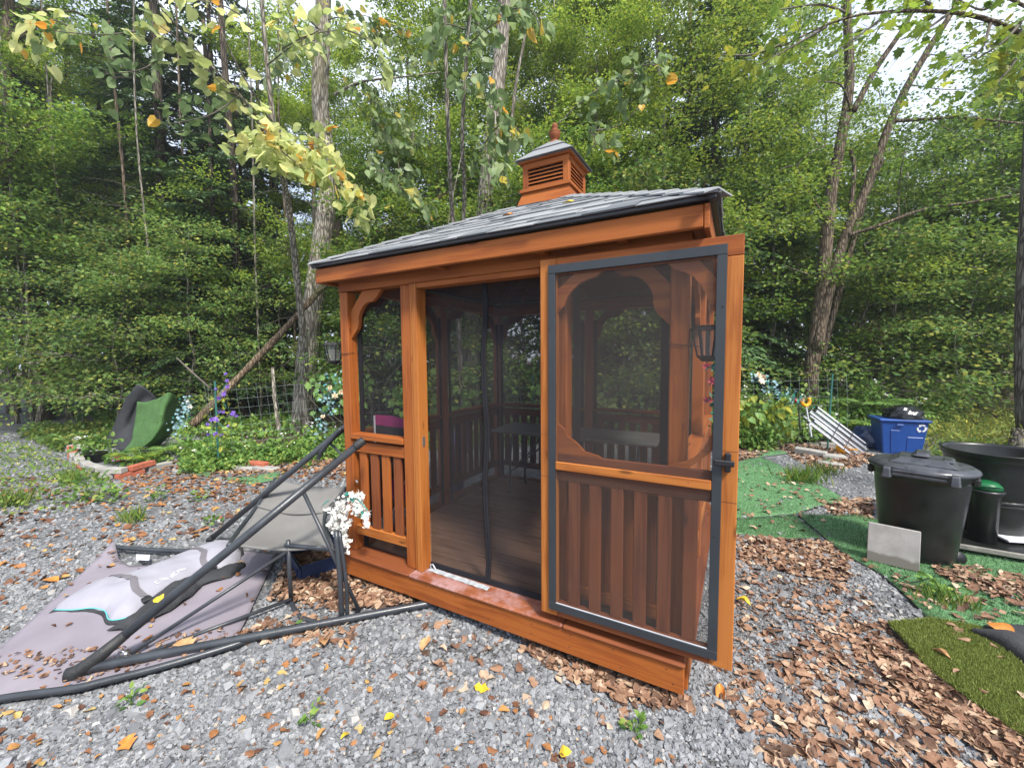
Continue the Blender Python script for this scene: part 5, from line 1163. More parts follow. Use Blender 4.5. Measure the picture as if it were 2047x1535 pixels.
for k in range(3):      # three chasing arrows
    a0 = rad(90 + 120 * k); R_ = 0.058
    def pt(r, a): return (0.24 + r * math.cos(a), 0.50 + r * math.sin(a))
    A_ = [a0 + rad(x) for x in (-42, -14, 14, 34)]
    pl = [pt(R_ * 1.22, a) for a in A_] ; il = [pt(R_ * 0.74, a) for a in A_]; tip = pt(R_ * 0.96, a0 + rad(62)); o1 = pt(R_ * 1.5, a0 + rad(34)); o2 = pt(R_ * 0.45, a0 + rad(34))
    pts2 = pl + [o1, tip, o2] + il[::-1]
    def m3(p): 
        f = p[1] / 0.62; kk = 0.80 + 0.20 * f; return rp + ux * p[0] * kk + uy * (-0.2555) * kk + np.array((0, 0, p[1]))
    V3 = [m3(p) for p in pts2]; n = len(V3)
    sy.add([m3(p) for p in pl + il], [(i, i + 1, 4 + i + 1, 4 + i) for i in range(3)]); sy.add([m3(o1), m3(tip), m3(o2)], [(0, 1, 2)])
sy.build('recycling_symbol', M_WHITE, rc)
def lump(name, c, r, seed, m_, label, cat, n=3):
    import bmesh
    bm = bmesh.new(); bmesh.ops.create_icosphere(bm, subdivisions=4, radius=1.0)
    for v in bm.verts:
        p = v.co.copy(); d = 0.22 * mnoise.noise(p * 1.6 + Vector((seed, 0, 0))) + 0.16 * abs(mnoise.noise(p * 3.7 + Vector((0, seed, 0)))) - 0.06 * abs(mnoise.noise(p * 8 + Vector((0, 0, seed))))
        v.co = Vector((p.x * (1 + d) * r[0], p.y * (1 + d) * r[1], max(p.z * (1 + d), -0.45) * r[2]))
    me = bpy.data.meshes.new(name); bm.to_mesh(me); bm.free(); me.materials.append(m_); me.polygons.foreach_set('use_smooth', np.ones(len(me.polygons), bool))
    o = bpy.data.objects.new(name, me); COL.objects.link(o); o.location = c; tag(o, label, cat); return o
lump('rubbish_bag', tuple(rp + ux * 0.06 + np.array((0, 0, 0.70))), (0.30, 0.24, 0.17), 3.0, M_BAGB, 'shiny black rubbish bag stuffed in the top of the blue bin', 'bag')
lump('tarp_bundle', tuple(G(1738, 900) + np.array((0.05, 0.35, 0.12))), (0.33, 0.26, 0.27), 8.0, M_DKBLUE, 'crumpled dark blue tarp bundle beside the blue bin', 'tarp')
# bundle of white poles leaning in the fence
pt_ = thing('pole_bundle', tuple(G(1725, 908)), 'strapped bundle of white metal poles leaning low against the fence', 'poles')
e0 = G(1726, 905, 0.04); e1 = DP(1622, 826, 7.35); rs = np.random.RandomState(3); ax_ = e1 - e0; ax_ /= np.linalg.norm(ax_); sd_ = np.cross(ax_, (0, 0, 1)); sd_ /= np.linalg.norm(sd_); nu = np.cross(sd_, ax_)
for k in range(9):
    o_ = nu * (k - 4) * 0.042 + sd_ * (0.04 * (k % 2) + (k - 4) * 0.02 + rs.uniform(0, .01)); a = e0 + o_ + ax_ * rs.uniform(-0.12, 0.06); b = e1 + o_ + ax_ * rs.uniform(-0.1, 0.12)
    mb = MB(); mb.tube([a, b], 0.015 + 0.004 * (k % 3 == 0), 8); po = mb.build('pole', M_ALU if k % 4 else M_WHITE, pt_, smooth=True)
    for q in (a, b):
        mb = MB(); mb.tube([q - ax_ * 0.012, q + ax_ * 0.02], 0.0185 + 0.003 * (k % 3 == 0), 8); mb.build('pole_cap', M_TUBEB, po)
for f in (0.30, 0.55):
    c = e0 + (e1 - e0) * f; mb = MB(); mb.tube([c - nu * 0.19 + sd_ * -0.11, c + nu * 0.19 + sd_ * 0.05, c + nu * 0.19 + sd_ * 0.15, c - nu * 0.19 + sd_ * 0.0, c - nu * 0.19 + sd_ * -0.11], 0.006, 5); mb.build('tie', M_BLACK, pt_)
t = thing('hand_tool', tuple(DP(1612, 806, 7.3)), 'orange plastic hook handle above the white pole bundle', 'tool')
h = [DP(1602, 797, 7.3), DP(1604, 806, 7.3), DP(1611, 811, 7.3), DP(1618, 805, 7.3), DP(1617, 795, 7.3)]; mb = MB(); mb.tube(cat_pts(h, 16), 0.028, 8); mb.build('hook', M_YEL, t, smooth=True)
mb = MB(); mb.tube([h[2], h[2] + np.array((0.1, 0.0, -0.55))], 0.014, 6); mb.build('shaft', M_ALU, t)
t = thing('hand_tool', tuple(DP(1590, 806, 7.3)), 'red plastic handle left of the orange hook', 'tool')
mb = MB(); mb.tube([DP(1588, 797, 7.3), DP(1595, 805, 7.3)], 0.022, 8); mb.build('grip', M_REDP, t, smooth=True); mb = MB(); mb.tube([DP(1595, 805, 7.3), DP(1600, 860, 7.3)], 0.012, 6); mb.build('shaft', M_TUBEB, t)
t = thing('scoop', tuple(G(1686, 907)), 'orange plastic scoop lying under the white poles', 'scoop')
p = G(1686, 907); mb = MB(); mb.lathe([(0.02, 0), (0.09, 0.03), (0.11, 0.14), (0.10, 0.14), (0.08, 0.04), (0.001, 0.02)], (p[0], p[1], 0.0), 14, 0, 1.2, .7, .4); mb.build('bowl', M_YEL, t, smooth=True)
mb = MB(); mb.tube([p + (0.05, -0.05, 0.10), p + (0.16, -0.16, 0.12)], 0.014, 6); mb.build('handle', M_YEL, t, smooth=True)
loose(1620, 910, -0.35, 'long grey paver edge lying in the leaves by the right fence', M_CONC, 0.46, 0.14, 0, 0.11, 0.1)
loose(1665, 915, 0.15, 'pale concrete paver just left of the white pole ends', M_CONC, 0.36, 0.18, 0, 0.06)
loose(1660, 897, 0.1, 'upright grey paver behind the orange scoop', M_CONC, 0.34, 0.10, 0, 0.10)
loose(1660, 928, -0.1, 'front grey paver sunk beside the turf scrap', M_CONC, 0.34, 0.14, -0.01, 0.05)
# ================================================================== TREES
def GP(u, d, z=0.0):
    p = DP(u, 720, d); return np.array((p[0], p[1], z))
def sprays(rs, A, D, per, ln, wd, th):
    """scatter leaves in flat sprays: A anchors, D directions"""
    n = len(A) * per; i = np.repeat(np.arange(len(A)), per)
    d = D[i]; h = d.copy(); h[:, 2] *= 0.3; h /= np.linalg.norm(h, axis=1, keepdims=True) + 1e-9
    s_ = np.stack([-h[:, 1], h[:, 0], 0 * h[:, 0]], 1)
    a = rs.uniform(-0.15, 1, n)[:, None]; b = rs.normal(size=n)[:, None]; c = rs.normal(size=n)[:, None]
    P = A[i] + d * a * ln + s_ * b * wd * (1.1 - 0.6 * np.abs(a)) + np.array([0, 0, 1]) * (c * th - 0.12 * np.abs(b) * wd)
    return P, d + s_ * b * 0.6
def broadleaf(seed, H, r0, cb, spread, nl, leafN, leafL, rise=0.5, bend=0.25, th=0.10, ln=0.75, wd=0.28):
    rs = np.random.RandomState(seed); mb = MB()
    zs = np.linspace(-0.1, H, 12); w = np.cumsum(rs.normal(size=(12, 2)) * bend * 0.35, 0); w -= w[0]
    T = np.stack([w[:, 0], w[:, 1], zs], 1)
    rr = r0 * (1.12 - 0.95 * (zs - zs[0]) / H) ; rr[0] = r0 * 1.35
    mb.tube(cat_pts(T, 26), np.interp(np.linspace(0, 1, 26), np.linspace(0, 1, 12), rr), 9)
    A = []; D = []
    for i in range(nl):
        t = cb + (1 - cb) * (i + rs.rand()) / nl; t = min(t, 0.985)
        p = np.array([np.interp(t * H, zs, T[:, k]) for k in range(3)]); az = i * 2.4 + rs.uniform(-.5, .5)
        L_ = spread * (1 - 0.7 * ((t - cb) / (1 - cb)) ** 1.3) * rs.uniform(0.65, 1.2); up = rise * rs.uniform(0.3, 1.5)
        h = np.array((math.cos(az), math.sin(az), 0)); pts = [p]
        for k in range(1, 6):
            f = k / 5; pts.append(p + h * L_ * f + np.array((0, 0, up * L_ * f - 0.18 * L_ * f * f)) + rs.normal(size=3) * 0.05 * L_)
        rb_ = r0 * 0.42 * (1.05 - t); mb.tube(pts, [max(0.006, rb_ * (1 - 0.85 * k / 5)) for k in range(6)], 5, 0, False)
        for j in range(7):
            s_ = 0.22 + 0.78 * j / 6; q = cat_pts(pts, 21)[int(s_ * 20)]
            a2 = az + rs.uniform(0.3, 1.3) * (1 if j % 2 else -1); l2 = L_ * 0.34 * rs.uniform(0.6, 1.3); h2 = np.array((math.cos(a2), math.sin(a2), rs.uniform(-.15, .35)))
            mb.tube([q, q + h2 * l2 * .5 + rs.normal(size=3) * .04, q + h2 * l2], [0.010, 0.007, 0.003], 3, 0, False)
            for f in (0.35, 0.7, 1.0): A.append(q + h2 * l2 * f); D.append(h2)
        A.append(pts[-1]); D.append(pts[-1] - pts[-2])
    A = np.array(A); D = np.array(D); D /= np.linalg.norm(D, axis=1, keepdims=True)
    P, Dl = sprays(rs, A, D, max(1, leafN // len(A)), ln, wd, th)
    return mb, P, Dl, leafL, rs
def tmesh(mb, bark, name='trunk'):
    o = mb.build(name, bark, None, smooth=True); me = o.data; bpy.data.objects.remove(o); return me
def make_broad(name, bark, leafm, flat=0.5, **kw):
    mb, P, Dl, lL, rs = broadleaf(**kw)
    return (tmesh(mb, bark), leaves('crown', rs, P, Dl, lL, leafm, KITE, flat, 0.25, link_it=False))
def make_hemlock(seed, H, r0, spread, low=0.08, nb=95):
    rs = np.random.RandomState(seed); mb = MB(); mb.tube([(0, 0, -0.1), (0.05, 0, H * .5), (0, 0.05, H)], [r0 * 1.2, r0 * .7, 0.02], 9)
    P = []; D = []
    for i in range(nb):
        t = low + (0.98 - low) * (i + rs.rand()) / nb; z = t * H; az = i * 2.4 + rs.uniform(-.4, .4)
        L_ = (spread * (1 - t) ** 0.75 + 0.35) * rs.uniform(0.55, 1.2); dr = rs.uniform(.3, .75); h = np.array((math.cos(az), math.sin(az), 0)); sd = np.array((-h[1], h[0], 0))
        pt = lambda f: np.array((0, 0, z)) + h * L_ * f + np.array((0, 0, 0.20 * L_ * f - dr * L_ * f * f))
        mb.tube([pt(0), pt(.35), pt(.7), pt(1)], [0.02, 0.014, 0.009, 0.003], 3, 0, False)
        nb2 = max(4, int(L_ / 0.16))
        for j in range(nb2):
            f = 0.12 + 0.88 * (j + rs.rand()) / nb2
            for sg in (-1, 1):
                l2 = 0.42 * L_ * (1.08 - f) * rs.uniform(.6, 1.1) + 0.12; d2 = h * 0.75 + sd * sg * rs.uniform(.5, .9) + np.array((0, 0, -0.30)); d2 /= np.linalg.norm(d2)
                k = max(2, int(l2 / 0.06)); q = pt(f)[None] + d2[None] * (np.arange(k)[:, None] + .3) / k * l2
                for s2 in (-1, 1):
                    P.append(q + rs.normal(size=(k, 3)) * 0.012); D.append(np.repeat((d2 + s2 * 0.55 * np.cross(d2, (0, 0, 1)) + np.array((0, 0, -0.12)))[None], k, 0))
    P = np.concatenate(P); D = np.concatenate(D)
    R = basis(D + rs.normal(size=D.shape) * 0.15, rs.normal(size=D.shape) * 0.3 + [0, 0, 1])
    S = rs.uniform(0.10, 0.18, len(P)); S3 = np.stack([S * 0.75, S, S], 1)
    return (tmesh(mb, BK_DARK), stamp('crown', KITE[0], KITE[1], R, P, S3, LV_HEM, link_it=False))
T_MAPLE = [make_broad('m', BK_GREY, LV_MAPLE, seed=41, H=15, r0=0.17, cb=0.22, spread=3.6, nl=26, leafN=54000, leafL=0.086),
           make_broad('m', BK_BROWN, LV_MAPLE, seed=42, H=18, r0=0.20, cb=0.30, spread=4.0, nl=26, leafN=56000, leafL=0.09),
           make_broad('m', BK_GREY, LV_BRIGHT, seed=43, H=13, r0=0.13, cb=0.18, spread=3.2, nl=24, leafN=46000, leafL=0.084)]
T_HEM = [make_hemlock(51, 15, 0.17, 2.7), make_hemlock(52, 11, 0.12, 2.2, 0.05, 80)]
T_BEECH = [make_broad('b', BK_GREY, LV_BEECH, flat=0.42, seed=61, H=5.5, r0=0.05, cb=0.12, spread=2.1, nl=24, leafN=13000, leafL=0.092, rise=0.30, th=0.08, ln=0.6, wd=0.26),
           make_broad('b', BK_GREY, LV_BEECH, flat=0.42, seed=62, H=3.6, r0=0.03, cb=0.10, spread=1.5, nl=18, leafN=8000, leafL=0.082, rise=0.28, th=0.07, ln=0.5, wd=0.24),
           make_broad('b', BK_GREY, LV_MAPLE, flat=0.45, seed=63, H=7.0, r0=0.06, cb=0.15, spread=2.3, nl=24, leafN=14000, leafL=0.098, rise=0.35, th=0.10, ln=0.6, wd=0.28)]
def plant_tree(tmp, u, d, sc, rot, name, label, group, cat='tree', z=0.0, sz=None):
    p = GP(u, d, z); t = thing(name, tuple(p), label, cat, group); t.rotation_euler = (0, 0, rot); t.scale = (sc, sc, sz or sc)
    for nm, me in (('trunk', tmp[0]), ('crown', tmp[1])):
        o = bpy.data.objects.new(nm, me); COL.objects.link(o); o.parent = t
    return t
GB = 'trees standing in the woods behind the yard'
LB = {'m': 'leafy broadleaf tree standing among the woods behind the yard', 'h': 'dark drooping hemlock standing among the woods behind the yard', 'b': 'low understory sapling with flat layered leaf sprays at the wood edge'}
rs = np.random.RandomState(77)
FOREST = [  # template, pixel column, depth, scale
 ('m', 1, 75, 12.2, 1.0), ('m', 0, -60, 12.5, 1.0), ('m', 0, 180, 17, .95), ('m', 2, 70, 13.5, 1.05), ('m', 1, 250, 19, .9), ('m', 2, 330, 21, .9), ('m', 0, -220, 15, 1.1), ('m', 2, 130, 12.6, .85),
 ('h', 0, 350, 13.0, 1.05), ('h', 0, 455, 14.0, 1.1), ('h', 1, 405, 13.6, 1.1), ('h', 1, 500, 13.2, 1.0), ('h', 1, 445, 12.0, .95), ('b', 0, 385, 11.0, 1.0), ('h', 0, 285, 17, 1.1), ('h', 1, 215, 13.4, .8), ('h', 0, 540, 17, 1.1),
 ('m', 2, 565, 15, 1.0), ('m', 1, 690, 17, 0.66), ('m', 0, 760, 14, .54), ('m', 2, 830, 12, .85), ('m', 2, 640, 14, .9), ('m', 0, 960, 13, .9), ('m', 0, 870, 19, .9), ('m', 1, 1010, 15.5, 1.0), ('m', 2, 1105, 12, .88), ('m', 0, 1190, 14, .92), ('m', 2, 1180, 10.6, .72),
 ('h', 0, 1245, 12.5, .85), ('h', 0, 1330, 14.5, .9), ('h', 1, 1420, 11.5, 1.15), ('h', 1, 1530, 12.8, 1.0), ('m', 2, 1320, 11.4, .95), ('m', 1, 1400, 17, .8), ('m', 2, 1475, 12.2, .92), ('h', 0, 1170, 18, .9),
 ('m', 0, 1545, 17, .78), ('m', 2, 1800, 15, .68), ('m', 0, 1920, 13.5, .66), ('m', 1, 2010, 16, .68), ('m', 2, 2060, 12, .85), ('m', 2, 1640, 14, .8), ('m', 0, 2180, 12, .9), ('m', 1, 1730, 20, .60), ('m', 0, 2140, 15, .8),
 ('b', 0, 60, 10.8, 1.1), ('b', 2, 20, 11.6, 1.15), ('b', 1, 235, 10.6, 1.2), ('b', 0, 300, 12.2, 1.1), ('b', 2, 420, 13, 1.0), ('b', 2, 100, 13, 1.2),
 ('b', 0, 560, 12.5, 1.0), ('b', 2, 740, 11.5, 1.0), ('b', 0, 800, 10.4, 1.0), ('b', 2, 880, 10.8, 1.1), ('b', 1, 940, 9.8, 1.1), ('b', 0, 1040, 9.8, 1.0), ('b', 2, 1120, 10.2, 1.0), ('b', 1, 1200, 9.6, 1.2), ('b', 0, 1290, 9.8, 1.1),
 ('b', 2, 1530, 11, .95), ('b', 0, 1760, 13.5, 1.1), ('b', 2, 1780, 11.5, 1.05), ('b', 0, 1900, 12.2, 1.1), ('b', 2, 1960, 11.2, 1.2), ('b', 1, 1790, 10, 1.3), ('b', 0, 2040, 10.8, 1.1), ('b', 2, 1700, 14, 1.1), ('b', 2, 2110, 9.6, 1.1), ('b', 1, 1920, 9.9, 1.1)]
TM = {'m': T_MAPLE, 'h': T_HEM, 'b': T_BEECH}
NM = {'m': 'broadleaf_tree', 'h': 'hemlock', 'b': 'understory_sapling'}
ZN = [(40, 'at the far left edge of the picture'), (200, 'behind the gravel drive on the left'), (330, 'behind the turf tent'), (600, 'between the turf tent and pale ash'), (800, 'just right of the pale ash'), (1010, 'behind the left roof part'), (1260, 'behind the cupola'), (1500, 'behind the right roof end'), (1720, 'around the three-stem tree'), (1880, 'behind the blue recycling bin'), (9999, 'behind the cans at the right edge')]
ORD = ['nearest', 'second nearest', 'third nearest', 'fourth nearest', 'fifth nearest', 'sixth nearest', 'farthest']
def zone_labels(items, what):
    """items: (key, u, depth) -> label per index, told apart by where each stands and how near it is"""
    out = {}; by = {}
    for i_, (k, u, d) in enumerate(items): by.setdefault((k, next(z for m_, z in ZN if u < m_)), []).append((d, i_))
    for (k, z), v in by.items():
        v.sort()
        for r_i, (d, i_) in enumerate(v): out[i_] = (what[k] + ' ' + z) if len(v) == 1 else (ORD[min(r_i, 6)] + ' ' + what[k] + ' ' + z)
    return out
WHAT = {'m': 'green broadleaf tree', 'h': 'dark drooping hemlock', 'b': 'low layered sapling'}
lab = zone_labels([(a[0], a[2], a[3]) for a in FOREST], WHAT)
for i_, (kd, i, u, d, sc) in enumerate(FOREST):
    plant_tree(TM[kd][i], u, d, sc * rs.uniform(.95, 1.06), rs.uniform(0, 6.28), NM[kd], lab[i_], {'m': 'broadleaf trees in the woods', 'h': 'hemlocks in the woods', 'b': 'saplings at the wood edge'}[kd])
# bare trunks of tall trees whose crowns are above the picture, standing in the woods
LT = 'bare straight trunk of a tall tree in the shaded woods'
def pole_tree(u, d, r, lean=0.0, bark=BK_BROWN, H=13, label=LT, group='tall bare trunks in the shaded woods', name='tall_tree'):
    p = GP(u, d); t = thing(name, tuple(p), label, 'tree', group); s_ = rs.uniform(0, 9)
    mb = MB(); mb.tube([p + RT * (lean * z + 0.06 * math.sin(z * .6 + s_)) + np.array((0, 0.05 * math.sin(z * .5), z)) for z in np.linspace(-0.1, H, 16)], [r * 1.3] + [r * (1.0 - .45 * k / 15) for k in range(1, 16)], 10); mb.build('trunk', bark, t, smooth=True)
    tw = MB()
    for k in range(14):
        z = rs.uniform(1.2, H * .8); a = rs.uniform(0, 6.28); l = rs.uniform(.4, 1.6); q = p + RT * (lean * z + 0.06 * math.sin(z * .6 + s_)) + np.array((0, 0.05 * math.sin(z * .5), z)); h = np.array((math.cos(a), math.sin(a), rs.uniform(-.2, .5)))
        tw.tube([q, q + h * l * .5 + rs.normal(size=3) * .05, q + h * l + (0, 0, -.1 * l)], [min(r * .25, .014), .008, .003], 4, 0, False)
    tw.build('dead_twigs', BK_TWIG if bark is BK_GREY else BK_DARK, t)['kind'] = 'stuff'
    return t
POLES = ((84, 12.6, .16, -.01, BK_DARK), (118, 13.8, .15, 0.0, BK_DARK), (350, 12.4, .16, 0.0, BK_DARK), (235, 14, .09, 0.0, BK_DARK), (270, 11.8, .05), (483, 12.0, .12, 0.0, BK_DARK), (445, 14, .1), (560, 15, .1), (690, 12.6, .19, -0.015, BK_DARK), (15, 14, .14), (180, 15.5, .14),
          (740, 14, .1), (815, 15, .12), (1200, 12.6, .12, .02, BK_DARK), (1365, 13.5, .11), (1240, 16, .12), (1862, 12, .095, .015, BK_DARK), (1965, 13.4, .06, 0.0, BK_GREY), (1745, 15, .07), (1905, 17, .10), (1585, 14, .10), (1515, 16, .11), (2000, 15, .08, .0, BK_GREY), (50, 11.2, .035, .01, BK_GREY), (155, 11.8, .03, -.02, BK_GREY), (300, 11.3, .03, .02, BK_GREY), (400, 12.2, .04, -.01, BK_BROWN), (515, 11.5, .028, .02, BK_GREY), (585, 12.5, .035, .0, BK_BROWN), (720, 11.8, .03, .02, BK_GREY), (1150, 11.5, .03, -.01, BK_GREY), (1290, 11.2, .03, .02, BK_BROWN), (1450, 12.4, .035, .02, BK_GREY), (1570, 12.2, .03, .03, BK_GREY), (1795, 12.6, .03, .0, BK_GREY), (1830, 14, .05, .02, BK_GREY), (1940, 12, .028, -.02, BK_GREY))
lab = zone_labels([('t', a[0], a[1]) for a in POLES], {'t': 'bare straight trunk in the woods'})
for i_, a in enumerate(POLES):
    kw = dict(zip(('u', 'd', 'r', 'lean', 'bark'), a)); kw['H'] = 7.2 if (a[0] > 1540 or 600 < a[0] < 860) else 13
    pole_tree(**kw)['label'] = lab[i_]
# ------------------------------------------------------------------ named trees
def path3(px, d=None): return [DP(p[0], p[1], p[2] if len(p) > 2 else d) for p in px]
def limb_leaves(rs, paths, per, ln, wd, th, step=0.22, start=0.0):
    A = []; D = []
    for P in paths:
        P = np.asarray(P); L_ = np.concatenate([[0], np.cumsum(np.linalg.norm(np.diff(P, axis=0), axis=1))])
        for s_ in np.arange(L_[-1] * start, L_[-1] + 0.01, step):
            q = np.array([np.interp(s_, L_, P[:, k]) for k in range(3)]); q2 = np.array([np.interp(min(s_ + .1, L_[-1]), L_, P[:, k]) for k in range(3)]); q1 = np.array([np.interp(max(s_ - .1, 0), L_, P[:, k]) for k in range(3)])
            A.append(q); D.append((q2 - q1) / (np.linalg.norm(q2 - q1) + 1e-9) + rs.normal(size=3) * 0.5)
    A = np.array(A); D = np.array(D); D /= np.linalg.norm(D, axis=1, keepdims=True)
    global LAST_A; LAST_A = A
    return sprays(rs, A, D, per, ln, wd, th)
def px_tree(name, label, trunk, r0, r1, bark, limbs=(), leafset=(), base=None, tsmooth=40, nseg=14, group=None):
    T = path3(trunk); base = tuple(T[0]); t = thing(name, base, label, 'tree', group)
    mb = MB(); P = cat_pts(T, tsmooth); mb.tube(P, np.concatenate([[r0 * 1.25], np.linspace(r0 * 1.02, r1, tsmooth - 1)]), nseg); mb.build('trunk', bark, t, smooth=True)
    for px, a, b in limbs:
        mb = MB(); Q = cat_pts(path3(px), 22); mb.tube(Q, np.linspace(a, b, 22), 7); mb.build('limb', bark, t, smooth=True)
    for k, (paths, per, ln, wd, th, L_, m_, tm, seed, flat, droop) in enumerate(leafset):
        r_ = np.random.RandomState(seed); Q = [cat_pts(path3(p), 14) for p in paths]; P, D = limb_leaves(r_, Q, per, ln, wd, th)
        mb = MB(); 
        for q in Q: mb.tube(q, np.linspace(0.013, 0.004, 14), 5, 0, False)
        mb.build('twig', BK_TWIG, t, smooth=True)['kind'] = 'stuff'
        if tm is HEART:
            hf = r_.rand(len(P)) < 0.5
            leaves('foliage', r_, P[hf], D[hf], L_, m_, HEART, flat, droop, t, base); leaves('foliage', r_, P[~hf], D[~hf], L_ * 1.05, m_, HEART2, flat, droop, t, base)
        else: leaves('foliage', r_, P, D, L_, m_, tm, flat, droop, t, base)
        if tm is not KITE:
            AA = np.repeat(LAST_A, per, 0); dv = P - AA; ln_ = np.linalg.norm(dv, axis=1) + 1e-6
            stamp('leaf_stalks', NEEDLE[0], NEEDLE[1], basis(dv + r_.normal(size=dv.shape) * 1e-3, r_.normal(size=dv.shape)), AA, np.stack([np.full(len(P), 0.02), ln_, np.full(len(P), 0.02)], 1), BK_TWIG, t, base)['kind'] = 'stuff'
    return t
px_tree('ash_tree', 'tall pale grey-barked tree with a curving trunk left of the gazebo', [(602, 882, 10.1), (612, 740, 10.1), (627, 600, 10.1), (650, 440, 10.1), (655, 350, 10.1), (640, 200, 10.1), (645, 60, 10.1), (650, -160, 10.3)], 0.25, 0.17, BK_MOSS,
    [([(655, 270, 10.0), (652, 200, 9.8), (656, 90, 9.6), (652, -30, 9.4)], 0.055, 0.04), ([(668, 190, 9.6), (720, 165, 9.4), (800, 155, 9.2), (880, 145, 9.0)], 0.035, 0.012), ([(640, 60, 9.8), (600, 20, 9.5), (560, -40, 9.2)], 0.03, 0.012)],
    [([[(700, 178, 9.5), (760, 150, 9.3), (850, 130, 9.0)], [(690, 200, 9.5), (760, 210, 9.2), (820, 260, 9.0)], [(655, 40, 9.4), (720, 30, 9.2), (800, 60, 9.0)], [(655, 70, 9.4), (590, 100, 9.0), (560, 140, 8.9)], [(740, 230, 9.2), (790, 300, 9.0), (800, 380, 8.8)]], 8, 0.35, 0.3, 0.14, 0.17, LV_BASS, HEART, 101, 0.9, 0.7)])
px_tree('yellowing_tree', 'slim tree with large yellowing leaves left of the gazebo, in front of the pale trunk', [(614, 880, 9.5), (610, 760, 9.3), (606, 670, 9.0), (594, 560, 8.6), (578, 420, 8.1), (560, 330, 7.6), (546, 240, 7.4), (532, 110, 7.2), (520, -40, 7.0)], 0.085, 0.03, BK_GREY,
    [([(556, 315, 7.5), (500, 215, 7.1), (430, 140, 6.7), (360, 60, 6.4), (290, -30, 6.1)], 0.022, 0.008), ([(545, 245, 7.3), (490, 160, 6.9), (450, 80, 6.6), (405, -30, 6.3)], 0.022, 0.008), ([(535, 130, 7.2), (580, 95, 6.9), (640, 60, 6.6)], 0.014, 0.006)],
    [([[(480, 195, 6.9), (440, 165, 6.7), (400, 120, 6.5)], [(430, 140, 6.7), (350, 95, 6.4), (270, 70, 6.2)], [(380, 90, 6.5), (330, 60, 6.3), (300, 30, 6.2)], [(500, 215, 7.1), (470, 190, 6.9), (420, 175, 6.8)]], 4, 0.2, 0.16, 0.10, 0.185, LV_YEL, HEART, 102, 0.9, 0.6),
     ([[(560, 330, 7.5), (520, 290, 6.6), (450, 290, 6.2)], [(565, 300, 7.4), (560, 270, 6.6), (520, 260, 6.2)], [(566, 320, 7.5), (610, 290, 6.6), (660, 300, 6.3)], [(600, 300, 6.6), (660, 335, 6.3), (690, 380, 6.1), (725, 415, 6.0)], [(570, 340, 7.4), (560, 320, 6.5), (545, 300, 6.2)], [(560, 300, 6.6), (600, 330, 6.3), (640, 345, 6.2)]], 9, 0.24, 0.20, 0.10, 0.175, LV_YEL, HEART, 103, 0.8, 0.6),
     ([[(560, 100, 6.9), (620, 70, 6.6), (690, 60, 6.4)], [(600, 80, 6.7), (580, 30, 6.4), (560, -10, 6.3)], [(690, 60, 6.4), (730, 75, 6.3), (770, 100, 6.2)], [(150, 60, 6.0), (100, 40, 5.9), (40, 70, 5.8)], [(480, 30, 6.4), (440, 10, 6.3), (380, 0, 6.2)]], 6, 0.24, 0.2, 0.12, 0.165, LV_YEL, HEART, 104, 0.9, 0.6),
     ([[(330, 110, 6.4), (280, 140, 6.2), (200, 150, 6.0)], [(300, 60, 6.3), (200, 70, 6.0), (90, 60, 5.8)], [(480, 190, 6.9), (420, 230, 6.6), (330, 250, 6.4)]], 5, 0.25, 0.24, 0.14, 0.15, LV_BASS, HEART, 105, 0.9, 0.6)])
px_tree('basswood_tree', 'pair of thin stems with big hanging grey-green leaves behind the cupola', [(925, 880, 8.5), (915, 600, 8.0), (905, 440, 7.6), (899, 330, 7.2), (893, 180, 6.9), (888, -40, 6.6)], 0.05, 0.03, BK_GREY,
    [([(917, 600, 8.0), (928, 400, 7.6), (924, 280, 7.0), (930, 150, 6.8), (943, -30, 6.5)], 0.042, 0.03), ([(1095, 270, 8.0), (1150, 215, 7.4), (1210, 170, 7.0), (1300, 120, 6.6)], 0.015, 0.006), ([(1180, 262, 7.6), (1240, 250, 7.2), (1290, 200, 6.9)], 0.014, 0.006), ([(925, 300, 7.0), (910, 370, 6.8), (895, 450, 6.8)], 0.012, 0.006)],
    [([[(935, 90, 6.6), (985, 50, 6.2), (1030, 30, 6.0)], [(935, 150, 6.6), (980, 180, 6.2), (1000, 240, 6.1)], [(960, 300, 6.6), (1000, 250, 6.2), (1040, 260, 6.1)], [(940, 330, 6.6), (985, 320, 6.2), (1010, 350, 6.1)], [(930, 60, 6.6), (890, 50, 6.2), (860, 90, 6.1)], [(1000, 20, 6.1), (1060, 20, 6.0), (1080, 60, 6.0)]], 7, 0.22, 0.17, 0.11, 0.18, LV_BASS, HEART, 106, 0.9, 0.8),
     ([[(1150, 215, 7.2), (1200, 180, 6.9), (1240, 200, 6.8)], [(1230, 165, 6.8), (1290, 130, 6.6), (1330, 140, 6.5)], [(1180, 262, 7.2), (1200, 290, 6.9), (1215, 300, 6.8)], [(1270, 150, 6.7), (1290, 180, 6.6), (1280, 210, 6.6)]], 6, 0.2, 0.15, 0.10, 0.165, LV_BASS, HEART, 107, 0.9, 0.8),
     ([[(735, 335, 6.9), (770, 350, 6.8), (800, 380, 6.7)], [(760, 340, 6.9), (820, 390, 6.7), (850, 410, 6.6)]], 6, 0.2, 0.15, 0.08, 0.15, LV_BASS, HEART, 108, 0.9, 0.8)])
px_tree('leaning_tree', 'thick grey trunk leaning right, rising from behind the gazebo roof', [(940, 880, 9.3), (945, 640, 9.2), (968, 420, 9.2), (985, 260, 9.3), (1000, 120, 9.4), (1012, -40, 9.5), (1020, -160, 9.6)], 0.20, 0.14, BK_GREY,
    [([(1015, 330, 10), (1030, 180, 10), (1050, 70, 10)], 0.05, 0.03)])
